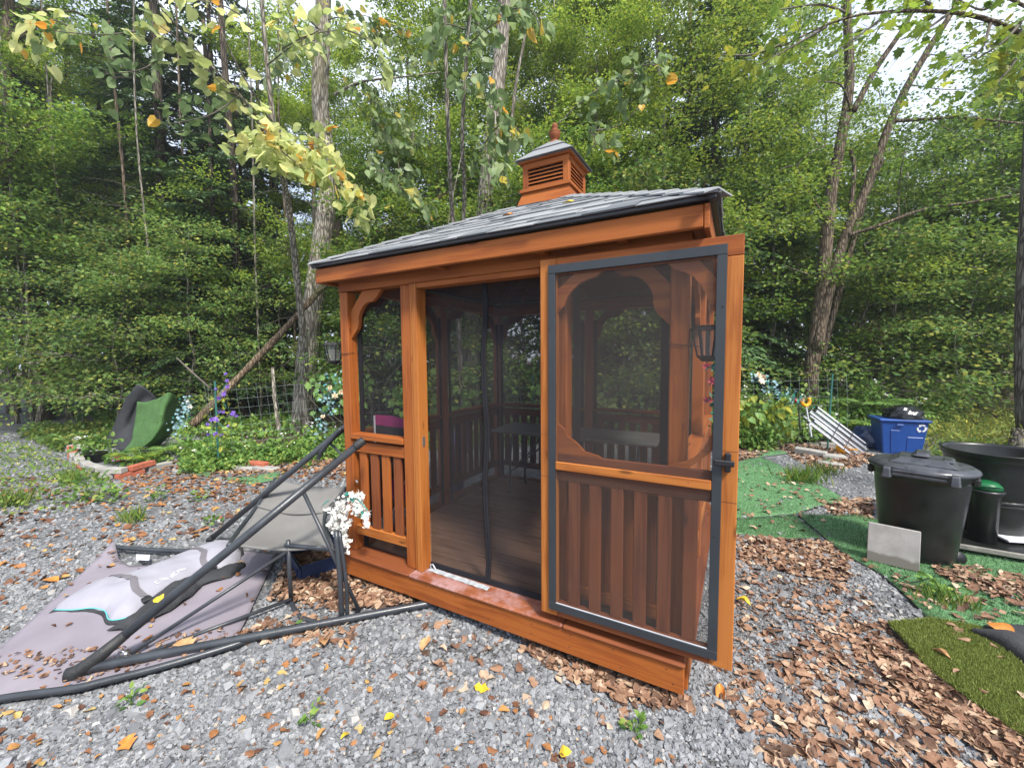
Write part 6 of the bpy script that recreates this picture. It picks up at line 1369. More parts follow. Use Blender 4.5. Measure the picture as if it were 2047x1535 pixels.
px_tree('multi_stem_tree', 'tall tree with three forking grey stems right of the gazebo', [(1618, 830, 9.5), (1622, 745, 9.5), (1640, 600, 9.5), (1655, 450, 9.5), (1664, 370, 9.5), (1685, 260, 9.5), (1698, 160, 9.5), (1692, 0, 9.4), (1690, -150, 9.4)], 0.155, 0.07, BK_BROWN,
    [([(1632, 700, 9.4), (1655, 590, 9.4), (1690, 470, 9.4), (1730, 380, 9.3), (1790, 220, 9.2), (1850, 110, 9.1), (1900, 30, 9.0), (1960, -80, 8.9)], 0.12, 0.045),
     ([(1640, 720, 9.8), (1672, 600, 9.8), (1700, 500, 9.8), (1735, 380, 9.8), (1765, 320, 9.8)], 0.085, 0.045),
     ([(1697, 470, 9.3), (1760, 450, 9.1), (1850, 418, 8.9), (1940, 405, 8.6), (2060, 385, 8.3)], 0.045, 0.018), ([(1781, 243, 9.2), (1830, 240, 9.1), (1860, 238, 9.0), (1930, 236, 8.8), (2060, 250, 8.6)], 0.04, 0.02),
     ([(1705, 225, 9.5), (1750, 140, 9.4), (1810, 50, 9.3), (1850, -40, 9.2)], 0.07, 0.04), ([(1700, 220, 9.4), (1680, 170, 9.0), (1630, 165, 8.6)], 0.025, 0.01), ([(1655, 440, 9.4), (1620, 390, 9.2), (1595, 330, 9.0), (1650, 290, 8.9)], 0.025, 0.01), ([(1700, 300, 9.4), (1708, 340, 9.4), (1700, 420, 9.4)], 0.04, 0.05)],
    [([[(1690, 60, 9.2), (1620, 40, 8.9), (1560, 70, 8.7)], [(1690, 130, 9.2), (1640, 160, 9.0), (1580, 190, 8.8)], [(1740, 150, 9.2), (1760, 200, 9.0), (1740, 260, 8.9)], [(1820, 170, 9.1), (1900, 180, 8.8), (1980, 170, 8.6)], [(1850, 110, 9.0), (1930, 110, 8.8), (2010, 100, 8.6)], [(1860, 240, 9), (1920, 270, 8.8), (2000, 290, 8.6)], [(1640, 290, 9.0), (1600, 250, 8.8), (1560, 260, 8.7)], [(1750, 60, 9.1), (1790, 20, 9.0), (1830, -10, 9)], [(1690, 0, 9.1), (1640, -10, 9.0), (1580, 0, 8.9)], [(1780, 320, 9.4), (1830, 300, 9.2), (1880, 320, 9.0)], [(1620, 130, 8.9), (1570, 130, 8.7), (1520, 180, 8.6)], [(1595, 330, 9.0), (1560, 340, 8.9), (1530, 380, 8.8)], [(1940, 60, 8.8), (2000, 40, 8.6), (2060, 60, 8.5)], [(1760, 450, 9.1), (1820, 470, 9.0), (1880, 470, 8.8)]], 60, 0.9, 0.42, 0.14, 0.085, LV_MAPLE, KITE, 109, 0.5, 0.3)])
px_tree('mottled_tree', 'dark mottled trunk at the right edge of the yard', [(2068, 900, 6.8), (2060, 780, 6.8), (2059, 600, 6.8), (2066, 420, 6.8), (2072, 260, 6.8), (2090, 0, 6.8)], 0.185, 0.13, barkmat('mottled_bark', (0.05, 0.042, 0.035), (0.20, 0.175, 0.145), (0.24, 0.23, 0.20)), [([(2048, 940, 6.6), (2030, 905, 6.7), (2040, 860, 6.75)], 0.06, 0.11)])
px_tree('overhanging_maple', 'maple bough with yellow-green leaves reaching in at the top right', [(2330, 900, 3.9), (2300, 500, 3.8), (2260, 200, 3.7), (2220, 60, 3.7)], 0.12, 0.06, BK_BROWN,
    [([(2225, 130, 3.7), (2100, 95, 3.6), (1990, 45, 3.5), (1900, 25, 3.45), (1780, 24, 3.4), (1680, 40, 3.4), (1560, 95, 3.4)], 0.026, 0.005), ([(2250, 180, 3.7), (2120, 60, 3.5), (2000, -10, 3.4), (1880, -40, 3.3)], 0.02, 0.006)],
    [([[(1900, 25, 3.45), (1850, 60, 3.4), (1800, 80, 3.4)], [(1780, 24, 3.4), (1720, 70, 3.4), (1660, 110, 3.4)], [(1980, 45, 3.5), (1960, 100, 3.45), (1900, 130, 3.4)], [(1650, 55, 3.4), (1590, 90, 3.4), (1520, 130, 3.4)], [(2040, 60, 3.5), (2030, 120, 3.45), (1990, 170, 3.4)], [(1860, 10, 3.4), (1800, -20, 3.4), (1720, -30, 3.4)], [(2000, 0, 3.4), (1960, 20, 3.4), (1900, -10, 3.4)], [(1700, 30, 3.4), (1640, 10, 3.4), (1560, 20, 3.4)]], 15, 0.24, 0.17, 0.06, 0.085, LV_BRIGHT, MAPLE, 110, 0.45, 0.3),
     ([[(2060, 90, 3.5), (2050, 140, 3.4), (2040, 200, 3.4)], [(1560, 90, 3.4), (1500, 110, 3.4), (1440, 110, 3.4)], [(2060, 20, 3.5), (2010, 80, 3.4), (1950, 120, 3.4)]], 9, 0.2, 0.15, 0.06, 0.08, LV_LIME, MAPLE, 111, 0.45, 0.3)])
# fallen trunk leaning across, thin stake, broken stick
t = thing('fallen_log', tuple(DP(395, 838, 8.6) * (1, 1, 0)), 'dead trunk leaning diagonally against the pale tree and behind the gazebo roof', 'log')
mb = MB(); Q = cat_pts(path3([(385, 850, 8.4), (480, 752, 8.8), (560, 668, 9.1), (640, 580, 9.4), (720, 492, 9.8), (800, 440, 10.1), (880, 395, 10.4), (960, 345, 10.7)]), 50); r_ = np.random.RandomState(4)
mb.tube(Q, np.linspace(0.078, 0.045, 50) * r_.uniform(.9, 1.12, 50), 9); mb.build('trunk', BK_LOG, t, smooth=True)
mb = MB(); mb.tube(path3([(648, 575, 9.4), (634, 585, 9.3), (622, 560, 9.3)]), [0.03, 0.02, 0.008], 6); mb.build('broken_limb', BK_LOG, t)
mb = MB(); mb.tube(path3([(545, 735, 8.2), (548, 790, 8.1), (556, 850, 8.0), (562, 900, 7.9)]), [0.030, 0.033, 0.036, 0.04], 9); o = mb.build('snag', BK_GREY, None, smooth=True); tag(o, 'short dead grey stem standing just in front of the wire fence', 'dead tree')
mb = MB(); mb.tube(path3([(353, 715, 8.0), (385, 745, 7.9), (420, 776, 7.8)]), [0.012, 0.016, 0.018], 6); o = mb.build('dead_stick', BK_TWIG, None, smooth=True); tag(o, 'thin pale dead stick slanting over the turf tent', 'stick')
# ------------------------------------------------------------------ far woods: one mass that closes the view between the trees
rs = np.random.RandomState(90)
def band(n, d0, d1, u0, u1, hmax, L_, m_, name, lowbias=1.0, gaps=None):
    u = rs.uniform(u0, u1, n); d = rs.uniform(d0, d1, n); h = hmax(u) * rs.uniform(0, 1, n) ** lowbias
    cl = np.array([mnoise.noise(Vector((a * 0.011, b * 0.45, c * .3))) for a, b, c in zip(u, h, d)]); keep = cl > (-0.12 if gaps is None else gaps)
    u, d, h = u[keep], d[keep], h[keep]; P = np.stack([GP(a, b, c) for a, b, c in zip(u, d, h)])
    o = leaves(name, rs, P, rs.normal(size=(len(P), 3)), L_, m_, KITE, 0.7, 0.2); o['kind'] = 'stuff'; return o
top = lambda u: np.interp(u, [-900, 0, 300, 560, 640, 800, 860, 1000, 1250, 1500, 1600, 1750, 1950, 2100, 2900], [10, 10, 11, 9, 6.5, 6, 7, 9, 11, 10, 7, 6, 6.5, 8, 10])
band(52000, 19, 27, -700, 2700, lambda u: top(u) * 1.1, 0.34, LV_FAR, 'far_woods', 0.9)
band(26000, 27, 36, -900, 2900, lambda u: top(u) * 1.25, 0.55, LV_FAR, 'far_woods', 0.8, -0.3)
band(11500, 12, 19, 260, 2500, lambda u: np.full(len(u), 2.6), 0.15, LV_FAR, 'undergrowth', 0.8, -0.05)

# ================================================================== LOW PLANTS
rs = np.random.RandomState(120)
def cover(name, label, pts, h, n, L_, m_, tm=OVAL, seed=1, flat=0.5, power=1.3, flowers=None, kind='stuff', parent=None, clump=0.2):
    """leafy ground cover inside a ground polygon"""
    r_ = np.random.RandomState(seed); q = in_poly_pts(r_, pts, n); cl = np.array([0.35 + 0.9 * abs(nz(a, b, 1.6, seed)) + 0.5 * nz(a, b, 4.0, seed + 2) for a, b in q]); cl = np.clip(cl, 0.1, 1.4)
    z = h * cl * r_.rand(n) ** power; P = np.stack([q[:, 0], q[:, 1], z + 0.02], 1)
    o = leaves(name, r_, P, r_.normal(size=(n, 3)) + [0, 0, .3], L_, m_, tm, flat, 0.2); o['kind'] = 'stuff'
    if flowers:
        k, s_, fm = flowers; i = r_.choice(n, k, False); P2 = P[i].copy(); P2[:, 2] = h * cl[i] * r_.uniform(0.7, 1.1, k) + 0.05
        P2 = np.repeat(P2, 5, 0) + r_.normal(size=(k * 5, 3)) * 0.022
        f = stamp('wild_flowers', FLW[0], FLW[1], basis(r_.normal(size=(k * 5, 3)), r_.normal(size=(k * 5, 3)) * .5 + [0.1, -.5, 1]), P2, r_.uniform(0.5, 1.2, k * 5) * s_, fm); f['kind'] = 'stuff'
    return o
strip = lambda a, b, w: None
cover('undergrowth', '', [(-6.4, 1.35), (-4.8, 1.05), (-3.9, 2.6), (-1.0, 4.9), (-0.6, 5.6), (-1.2, 6.0), (-4.3, 4.0), (-5.0, 2.2), (-6.2, 2.0)], 0.50, 9000, 0.085, LV_WEED, OVAL, 121, 0.5, 1.0, (70, 0.022, M_WHITEFL))
cover('undergrowth', '', [(-6.0, 1.3), (-4.7, 0.75), (-3.7, 2.2), (-3.3, 2.7), (-4.0, 3.0), (-5.2, 1.7)], 0.26, 4500, 0.075, LV_WEED, OVAL, 122, 0.45, 1.0)
cover('undergrowth', '', [(-18, 3.2), (-9.0, 1.4), (-8.3, 2.4), (-6.5, 2.4), (-6.0, 4.5), (-18, 7.5)], 0.42, 9000, 0.12, LV_WEED, OVAL, 123, 0.5, 1.1, (60, 0.02, M_WHITEFL))
cover('undergrowth', '', [(-12.5, 0.6), (-8.7, 0.4), (-8.2, 1.0), (-9.5, 1.5), (-13, 2.2)], 0.28, 2600, 0.10, LV_GRASS, OVAL, 124, 0.5, 1.1)
cover('undergrowth', '', [p[:2] for p in gpoly([(-60, 885), (60, 890), (150, 930), (235, 975), (200, 1010), (90, 1030), (-60, 1040)])], 0.16, 1500, 0.055, LV_GRASS, OVAL, 135, 0.7, 1.0)
cover('undergrowth', '', [(-7.2, 0.5), (-6.0, 0.5), (-5.7, 1.0), (-6.4, 1.3), (-7.6, 0.8)], 0.16, 700, 0.07, LV_WEED, OVAL, 125, 0.5, 1.0)
cover('undergrowth', '', [(2.3, 6.7), (3.3, 7.0), (3.9, 7.6), (4.8, 8.4), (6.2, 9.5), (7.5, 11), (2.5, 9.5)], 1.25, 12000, 0.10, LV_WEED, OVAL, 126, 0.6, 0.8, (130, 0.020, M_WHITEFL))
cover('undergrowth', '', [(2.4, 6.4), (3.3, 6.6), (3.5, 6.9), (2.4, 6.9)], 0.7, 1800, 0.10, LV_WEED, OVAL, 127, 0.6, 0.9)
cover('goldenrod_patch', '', [(5.7, 7.8), (7.5, 7.0), (9.5, 7.5), (11, 12), (7.0, 12)], 0.75, 11000, 0.12, LV_GOLD, NEEDLE, 128, 0.8, 0.8)
cover('goldenrod_patch', '', [(5.6, 7.2), (8.5, 5.6), (9.0, 7.0), (6.5, 8.6)], 0.35, 5000, 0.13, LV_GRASS, NEEDLE, 129, 0.9, 0.8)
cover('undergrowth', '', [(-3.5, 3.9), (-1.0, 5.6), (2.5, 6.9), (2.5, 8.5), (-2, 7.5), (-4, 5.5)], 0.9, 7000, 0.11, LV_VINE, OVAL, 130, 0.5, 0.9)
def vine(label, s0, s1, z0, z1, n, L_, m_, tm, seed, off=-0.06):
    r_ = np.random.RandomState(seed); P = []; mid = wpt((s0 + s1) / 2, 0); t = thing('climbing_vine', (mid[0], mid[1], 0), label, 'vine')
    for k in range(3):
        a = s0 + (s1 - s0) * (k + .3) / 3; pts = [np.array(wpt(a + 0.25 * math.sin(z * 4 + k), z)) + (0, off * .4, 0) for z in np.linspace(0, z1, 10)]; mb = MB(); mb.tube(cat_pts(pts, 20), 0.007, 5); mb.build('stem', BK_TWIG, t)
    for i in range(n):
        s_ = r_.uniform(s0, s1); z = z0 + (z1 - z0) * r_.beta(2, 2); p = np.array(wpt(s_, z)); P.append(p + r_.normal(size=3) * (0.08, 0.08, 0.03) + (0.03, off, 0))
    P = np.array(P); cd_ = CAM - P.mean(0); cd_ /= np.linalg.norm(cd_); d = r_.normal(size=(n, 3)) * 0.5 + [0, 0, -1]; nr = r_.normal(size=(n, 3)) * 0.5 + cd_ * .8 + [0, 0, .6]
    stamp('foliage', tm[0], tm[1], basis(d, nr), P, L_ * r_.uniform(.6, 1.25, n), m_, t, (mid[0], mid[1], 0)); return t
vine('grape vine with broad pale green leaves climbing the fence left of the gazebo', fseg[2] + 1.6, fseg[3] + 0.5, 0.7, 1.75, 110, 0.15, LV_VINE, MAPLE, 141)
vine('broad leaved vine on the fence seen through the doorway netting', fseg[3] + 0.9, fseg[3] + 2.6, 0.5, 1.75, 190, 0.16, LV_VINE, MAPLE, 142)
vine('leafy vine on the fence behind the back wall of the gazebo', fseg[4] - 0.8, fseg[4] + 1.9, 0.4, 1.6, 150, 0.13, LV_VINE, MAPLE, 143)
vine('vine with round yellow-green leaves covering the right fence beside the door', fseg[5] - 0.6, fseg[6] - 0.95, 0.10, 1.15, 150, 0.12, LV_LIME, HEART, 144)
vine('dark green vine mixed low on the right fence', fseg[5] - 0.8, fseg[6] - 0.9, 0.15, 1.0, 140, 0.12, LV_VINE, HEART, 145)
def fern(p, label, n, L_, m_, seed, name='fern', up=0.7, cat='fern', pin=0.16):
    r_ = np.random.RandomState(seed); t = thing(name, tuple(p), label, cat); P = []; D = []
    for k in range(n):
        az = k * 2.4 + r_.uniform(-.4, .4); h = np.array((math.cos(az), math.sin(az), 0)); l = L_ * r_.uniform(.7, 1.15); pts = np.array([p + h * l * f + np.array((0, 0, up * l * (1.6 * f - 1.1 * f * f))) for f in np.linspace(0, 1, 14)])
        mb = MB(); mb.tube(pts[::3], 0.006, 4); mb.build('stem', LV_WEED, t); pp_ = []; dd_ = []
        for i in range(2, 14):
            tn = pts[i] - pts[i - 1]; tn /= np.linalg.norm(tn); sd_ = np.cross(tn, (0, 0, 1)); sd_ /= np.linalg.norm(sd_)
            for sg in (-1, 1): pp_.append(pts[i]); dd_.append(sd_ * sg + tn * 0.5 + np.array((0, 0, -.25)))
        pp_ = np.array(pp_); dd_ = np.array(dd_); R = basis(dd_, np.array([[0, 0, 1.0]] * len(pp_)) + r_.normal(size=dd_.shape) * .15); s_ = pin * np.tile(np.repeat(np.sin(np.linspace(0.5, 2.95, 12)), 2), 1)
        stamp('frond', NEEDLE[0], NEEDLE[1], R, pp_, np.stack([s_ * 1.6, s_, s_], 1), m_, t, tuple(p))
    return t
fern(GP(1720, 9.0, 0.55), 'sumac shrub with feathery drooping leaves right of the three-stem tree', 11, 1.0, LV_VINE, 151, 'sumac_shrub', .5, 'shrub', 0.26)
fern(GP(1775, 8.8, 0.25), 'feathery sumac shrub just left of the blue recycling bin', 10, 0.9, LV_VINE, 152, 'sumac_shrub', .6, 'shrub', 0.24)
fern(GP(1690, 8.6, 0.15), 'low sumac shrub behind the white pole bundle', 10, 0.8, LV_WEED, 153, 'sumac_shrub', .7, 'shrub', 0.22)
fern(G(288, 925), 'bright green fern at the foot of the turf tent', 10, 0.55, LV_BRIGHT, 154)
fern(G(660, 880), 'light fern at the fence foot left of the gazebo post', 9, 0.5, LV_WEED, 155)
fern(G(345, 905), 'dark fern beside the turf tent and the fence', 9, 0.5, LV_VINE, 156)
t = thing('dead_branch', tuple(GP(1752, 10, 1.6)), 'brown dead hemlock bough hanging in the right woods', 'branch')
r_ = np.random.RandomState(5); P = []; 
for k in range(16):
    a = DP(1740 + r_.uniform(-20, 25), 640 + r_.uniform(-10, 20), 10); b = a + RT * r_.uniform(-.5, .6) + np.array((0, 0, -r_.uniform(.3, .9))); mb = MB(); mb.tube([a, (a + b) / 2 + (0, 0, .06), b], 0.006, 4); mb.build('twig', BK_TWIG, t)
    for f in np.linspace(0.2, 1, 14): P.append(a + (b - a) * f)
leaves('needles', r_, np.array(P), np.tile(np.array([[0, 0, -1.0]]), (len(P), 1)), 0.16, LV_DEAD, NEEDLE, 0.6, 0.5, t, tuple(GP(1752, 10, 1.6)))
# small weeds on the gravel
def weed(u, v, label, kind=0, s_=1.0, seed=0):
    p = G(u, v); p[2] = gz(p[0], p[1]); r_ = np.random.RandomState(seed + u); t = thing('weed' if kind == 0 else 'grass_tuft', tuple(p), label, 'weed' if kind == 0 else 'grass', 'weeds growing through the gravel')
    if kind == 0:
        n = int(34 * s_) ; a = r_.uniform(0, 6.28, n); q = p + np.stack([np.cos(a) * r_.rand(n) * .10 * s_, np.sin(a) * r_.rand(n) * .10 * s_, r_.rand(n) * .13 * s_ + .01], 1)
        leaves('leaf_rosette', r_, q, np.stack([np.cos(a), np.sin(a), 0.5 + 0 * a], 1), 0.055 * s_ ** .5, LV_WEED, OVAL, .4, .1, t, tuple(p))['kind'] = 'stuff'; mb = MB(); mb.tube([p, p + (0.01, 0, .12 * s_)], 0.003, 4); mb.build('stem', LV_WEED, t)
    else:
        n = int(110 * s_); a = r_.uniform(0, 6.28, n); q = p + np.stack([r_.normal(size=n) * .09 * s_, r_.normal(size=n) * .06 * s_, np.zeros(n)], 1)
        S = r_.uniform(.10, .24, n) * s_; R = basis(np.stack([np.cos(a) * .5, np.sin(a) * .5, np.ones(n)], 1), r_.normal(size=(n, 3)))
        stamp('blades', NEEDLE[0], NEEDLE[1], R, q, np.stack([S * .35, S, S], 1), LV_GRASS, t, tuple(p))
for a in ((185, 1000, 'bushy green weed patch left of the swing, largest on the gravel', 0, 2.4), (225, 1004, 'yellowish weed beside the largest weed patch', 0, 1.6), (30, 1010, 'grass tuft at the left edge of the gravel', 1, 1.2), (265, 1040, 'small grass tuft in the gravel behind the canopy', 1, .9), (315, 1000, 'thin weed among fallen leaves left of the swing', 0, 1.2),
          (400, 1000, 'weed sprig near the swing upright foot', 0, 1.0), (425, 1052, 'tiny weed just left of the rear swing upright', 0, .9), (170, 958, 'weed at the front of the brick border', 0, 1.2), (128, 900, 'tall weed clump left of the brick border', 0, 2.4), (80, 872, 'weed clump beside the gravel drive at far left', 0, 2.6),
          (583, 1268, 'fresh green weed beside the black ground rail', 0, .55), (620, 1443, 'small green seedling in the front gravel', 0, .5), (1268, 1468, 'small leafy seedling in the gravel in front of the gazebo corner', 0, .6), (262, 1410, 'yellow-green seedling below the swing elbow', 0, .5),
          (1650, 950, 'grass tuft on the far gravel behind the turf', 1, 1.0), (1605, 965, 'yellow grass tuft at the edge of the far turf', 1, 1.3), (1875, 1195, 'lime green weed growing through the turf in front of the slab', 0, 1.2), (1895, 1215, 'limp grass tuft on the turf in front of the cans', 1, .8), (660, 905, 'pale weed beside the gazebo corner on the left', 0, 1.4), (620, 935, 'weed sprouting beside the red brick', 0, 1.5), (140, 965, 'grassy weed in front of the brick border', 1, 1.2)):
    weed(*a)
# ================================================================== TURF MATS
rs = np.random.RandomState(200)
def turf_fab(name, c0, c1, backing=(0.02, 0.02, 0.022)):
    return plain(name, c0, 0.7, 0, 0.35, 30, 0.9, 160)
M_TF = turf_fab('turf_mat', (0.10, 0.23, 0.095), None); M_TFD = turf_fab('deep_turf_mat', (0.11, 0.145, 0.035), None)
def turf(label, px, z, blades, L_, m_, bm_, seed, wav=0.012, ext=None):
    poly = [G(u, v, z) for u, v in px] if ext is None else ext
    poly = [p[:2] for p in poly]; c = np.mean(np.array(poly), 0); t = thing('turf_mat', (c[0], c[1], 0), label, 'turf mat')
    zf = lambda x, y, e: z + gz(x, y) + wav * (nz(x, y, 2.3, seed) + 0.5) * min(1, e / .1) + 0.5 * wav * nz(x, y, 6, seed + 1)
    sheet('sheet', poly, 0.07, zf, m_, t, 0.010)
    r_ = np.random.RandomState(seed); q = in_poly_pts(r_, poly, blades); P = np.array([(x, y, zf(x, y, 0.2) - 0.002) for x, y in q])
    S = L_ * r_.uniform(.6, 1.3, blades); R = basis(r_.normal(size=(blades, 3)) * .45 + [0, 0, 1], r_.normal(size=(blades, 3)))
    b = stamp('fibres', NEEDLE[0], NEEDLE[1], R, P, np.stack([S * .9, S, S], 1), bm_, t, (c[0], c[1], 0)); b['kind'] = 'stuff'
    # dark bound edge
    mb = MB(); E_ = [(x, y, zf(x, y, 0) - 0.004) for x, y in poly]; mb.tube(E_ + [E_[0]], 0.006, 4, 0, False); mb.build('edge', M_LINER, t)
    return t, zf
turf('bright green turf mat behind the gazebo corner, farthest of the mats', [(1440, 945), (1470, 920), (1520, 912), (1600, 950), (1650, 975), (1695, 1003), (1640, 1012), (1590, 1028), (1450, 1034)], 0.012, 9000, 0.022, M_TF, LV_TURF, 201)
turf('short green turf strip between the leaves and the far mat', [(1440, 1037), (1588, 1031), (1640, 1073), (1560, 1076), (1440, 1062)], 0.014, 7000, 0.022, M_TF, LV_TURF, 202)
turf('long wrinkled green turf mat running under the slab and the lidded can', [(1594, 1029), (1720, 1034), (1790, 1050), (1960, 1080), (2080, 1110), (2200, 1160), (2260, 1330), (2110, 1330), (2040, 1322), (1955, 1268), (1862, 1241), (1800, 1178), (1760, 1142), (1690, 1106), (1640, 1066)], 0.016, 30000, 0.020, M_TF, LV_TURF, 203, 0.022)
turf('thick olive turf mat at the right front corner of the picture', [(1776, 1244), (1862, 1238), (1958, 1256), (2047, 1335), (2150, 1420), (2150, 1560), (2047, 1478), (1980, 1428), (1850, 1332)], 0.040, 52000, 0.026, M_TFD, LV_TURFD, 204, 0.010)
for (px, lb, sd_) in (([(440, 955), (520, 950), (560, 944), (556, 958), (500, 968)], 'scrap of green turf lying in the leaves behind the swing', 205), ([(385, 948), (400, 940), (425, 942), (418, 952)], 'tiny scrap of green turf near the brick border', 206), ([(1495, 905), (1560, 898), (1575, 906), (1520, 912)], 'small turf scrap on the leaves by the right fence', 207), ([(1640, 918), (1662, 912), (1668, 920), (1650, 928)], 'small turf scrap between the grey pavers', 208)):
    turf(lb, px, 0.012, 900, 0.02, M_TF, LV_TURF, sd_)
fo = thing('turf_fold', tuple(G(2010, 1295)), 'dark turned up backing of the turf at the right edge', 'turf fold')
net('fold', [[G(1935, 1262, .05), G(1985, 1285, .05), G(2047, 1325, .05), G(2120, 1370, .05)], [G(1945, 1256, .085), G(2000, 1268, .11), G(2060, 1300, .11), G(2140, 1345, .11)], [G(1965, 1256, .06), G(2020, 1258, .07), G(2080, 1272, .08), G(2160, 1310, .07)], [G(1970, 1250, .04), G(2030, 1250, .05), G(2090, 1258, .06), G(2170, 1290, .05)]], M_LINER, fo, 5, 0.012, wob=0.012)
t = thing('garden_hose', tuple(G(1830, 1160)), 'thin black cord lying on the turf in front of the slab', 'cord')
mb = MB(); mb.tube(cat_pts([G(1780, 1138, .03), G(1800, 1155, .035), G(1820, 1163, .035), G(1850, 1158, .035), G(1870, 1150, .03)], 24), 0.004, 5); mb.build('cord', M_BLACK, t, smooth=True)
# ================================================================== GRAVEL STONES
rs = np.random.RandomState(300)
TV = {}
def stone_tmpl(seed):
    r_ = np.random.RandomState(seed); v = np.array([(x, y, z) for z in (-1, 1) for x, y in ((-1, -1), (1, -1), (1, 1), (-1, 1))], float); v *= np.array((1, .72, .42)); v += r_.uniform(-.34, .34, v.shape) * (1, 1, .7); v[4:, :2] *= r_.uniform(.55, .95)
    return v, [(3, 2, 1, 0), (4, 5, 6, 7), (0, 1, 5, 4), (1, 2, 6, 5), (2, 3, 7, 6), (3, 0, 4, 7)]
def visible_ground(n, d0, d1, u0=-60, u1=2110):
    """random ground points between two distances from the camera, even in ground area"""
    d = np.sqrt(rs.uniform(d0 * d0, d1 * d1, n)); u = rs.uniform(u0, u1, n); a = (u - 1023.5) / FPX
    f2 = np.array((FW[0], FW[1])); f2 = f2 / np.linalg.norm(f2); r2 = np.array((f2[1], -f2[0])); return CAM[:2] + (f2[None] + r2[None] * a[:, None]) * d[:, None]
def clear_of_deck(q):
    return ~((q[:, 0] > -0.0) & (q[:, 0] < GW) & (q[:, 1] > 0.25) & (q[:, 1] < GD))
CAN2 = np.array(CANOPY)
PTS = []; SS = []
for n, d0, d1, s0, s1 in ((25000, 1.15, 2.2, .005, .015), (23000, 2.2, 3.6, .008, .0165), (12500, 3.6, 6.0, .012, .021), (7000, 6.0, 10.0, .018, .03), (1100, 1.2, 4.5, .022, .034), (16000, .5, 4.0, .008, .0185)):
    q = visible_ground(n, d0, d1, *((-900, 2950) if n == 16000 else (-60, 2110))); q = q[clear_of_deck(q) & ~inpoly(q, CAN2) & (wood_amt(q[:, 0], q[:, 1]) < 0.5)]
    if s0 < .022: 
        cl = np.array([nz(a, b, 0.9, 17) for a, b in q]); q = q[rs.rand(len(q)) < np.clip(1.2 - 2.4 * np.clip(cl, 0, 1), .12, 1)]
    PTS.append(q); SS.append(rs.uniform(s0, s1, len(q)) * rs.uniform(.7, 1.15, len(q)))
Q = np.concatenate(PTS); S = np.concatenate(SS); grp = rs.randint(0, 5, len(Q))
allV = []; 
for g_ in range(5):
    m_ = grp == g_; q = Q[m_]; s_ = S[m_]; n = len(q); tv, tf = stone_tmpl(400 + g_)
    P = np.stack([q[:, 0], q[:, 1], np.array([gz(a, b) for a, b in q]) + s_ * .22], 1)
    R = basis(np.stack([rs.normal(size=n), rs.normal(size=n), rs.normal(size=n) * .25], 1), np.stack([rs.normal(size=n) * .33, rs.normal(size=n) * .33, np.ones(n)], 1))
    o = stamp('gravel', tv, tf, R, P, s_, M_STONE); o['kind'] = 'stuff'
# ================================================================== LEAF LITTER
def litter_tmpl(seed, maple=False):
    """a dry leaf: serrated outline, midrib crease, rolled or cupped and crumpled"""
    r_ = np.random.RandomState(seed); kind = seed % 4; V = []; F = []
    w = [0.03, 0.20, 0.33, 0.36, 0.24, 0.02] if kind != 3 else [0.03, 0.34, 0.22, 0.42, 0.16, 0.02]
    roll = (r_.uniform(.2, .6), r_.uniform(1.5, 2.4), r_.uniform(.3, .8), r_.uniform(.2, .7))[kind]; tw = r_.uniform(-.6, .6); arch = r_.uniform(-.08, .18)
    for i in range(6):
        y = i / 5
        for j in range(5):
            q = (j - 2) / 2; s_ = q * w[i] * (1 + r_.uniform(-.12, .12)); a = roll * 2.2 * s_
            x = math.sin(a) / (2.2 * roll) if roll > .05 else s_; z = (1 - math.cos(a)) / (2.2 * roll) + arch * math.sin(y * 3.1) + tw * s_ * (y - .5) - .03 * (abs(q) < .1) + r_.uniform(-.03, .03)
            V.append((x, (y - .5) * (1 - .15 * abs(arch)) + r_.uniform(-.02, .02), z))
    for i in range(5):
        for j in range(4): F.append((i * 5 + j, i * 5 + j + 1, i * 5 + j + 6, i * 5 + j + 5))
    return V, F
LT_ = [litter_tmpl(500 + k) for k in range(8)]
def litter(name, q, L0, L1, m_, lift=0.006, zf=None, tilt=.30):
    g_ = rs.randint(0, 8, len(q))
    for k in range(8):
        p = q[g_ == k]; n = len(p)
        if n == 0: continue
        z = np.array([zf(a, b) if zf else gz(a, b) for a, b in p]) + lift + rs.uniform(0, .016, n)
        R = basis(np.stack([rs.normal(size=n), rs.normal(size=n), rs.normal(size=n) * .25], 1), np.stack([rs.normal(size=n) * tilt, rs.normal(size=n) * tilt, np.where(rs.rand(n) < .3, -1, 1)], 1))
        o = stamp(name, LT_[k][0], LT_[k][1], R, np.stack([p[:, 0], p[:, 1], z], 1), L0 + (L1 - L0) * rs.rand(n) ** 1.6, m_, smooth=True); o['kind'] = 'stuff'
def area(px, n): return in_poly_pts(rs, [p[:2] for p in gpoly(px)], n)
litter('leaf_litter', area([(1470, 1070), (1560, 1078), (1650, 1080), (1700, 1115), (1700, 1160), (1600, 1150), (1480, 1120)], 1100), .03, .078, M_LITTER)
litter('leaf_litter', area([(1640, 1260), (1775, 1248), (1850, 1335), (1980, 1432), (2090, 1520), (2070, 1600), (1750, 1540), (1640, 1440), (1540, 1330)], 950), .03, .085, M_LITTER)
litter('leaf_litter', area([(1740, 1290), (1850, 1335), (1980, 1432), (2090, 1520), (2070, 1560), (1900, 1470), (1780, 1370)], 950), .035, .10, M_LITTER, .02)
litter('leaf_litter', area([(1480, 1330), (1640, 1440), (1750, 1560), (1560, 1560), (1440, 1420)], 240), .03, .08, M_LITTER)
litter('leaf_litter', area([(1470, 1120), (1700, 1160), (1780, 1250), (1640, 1260), (1500, 1330), (1460, 1300)], 260), .03, .075, M_LITTER)
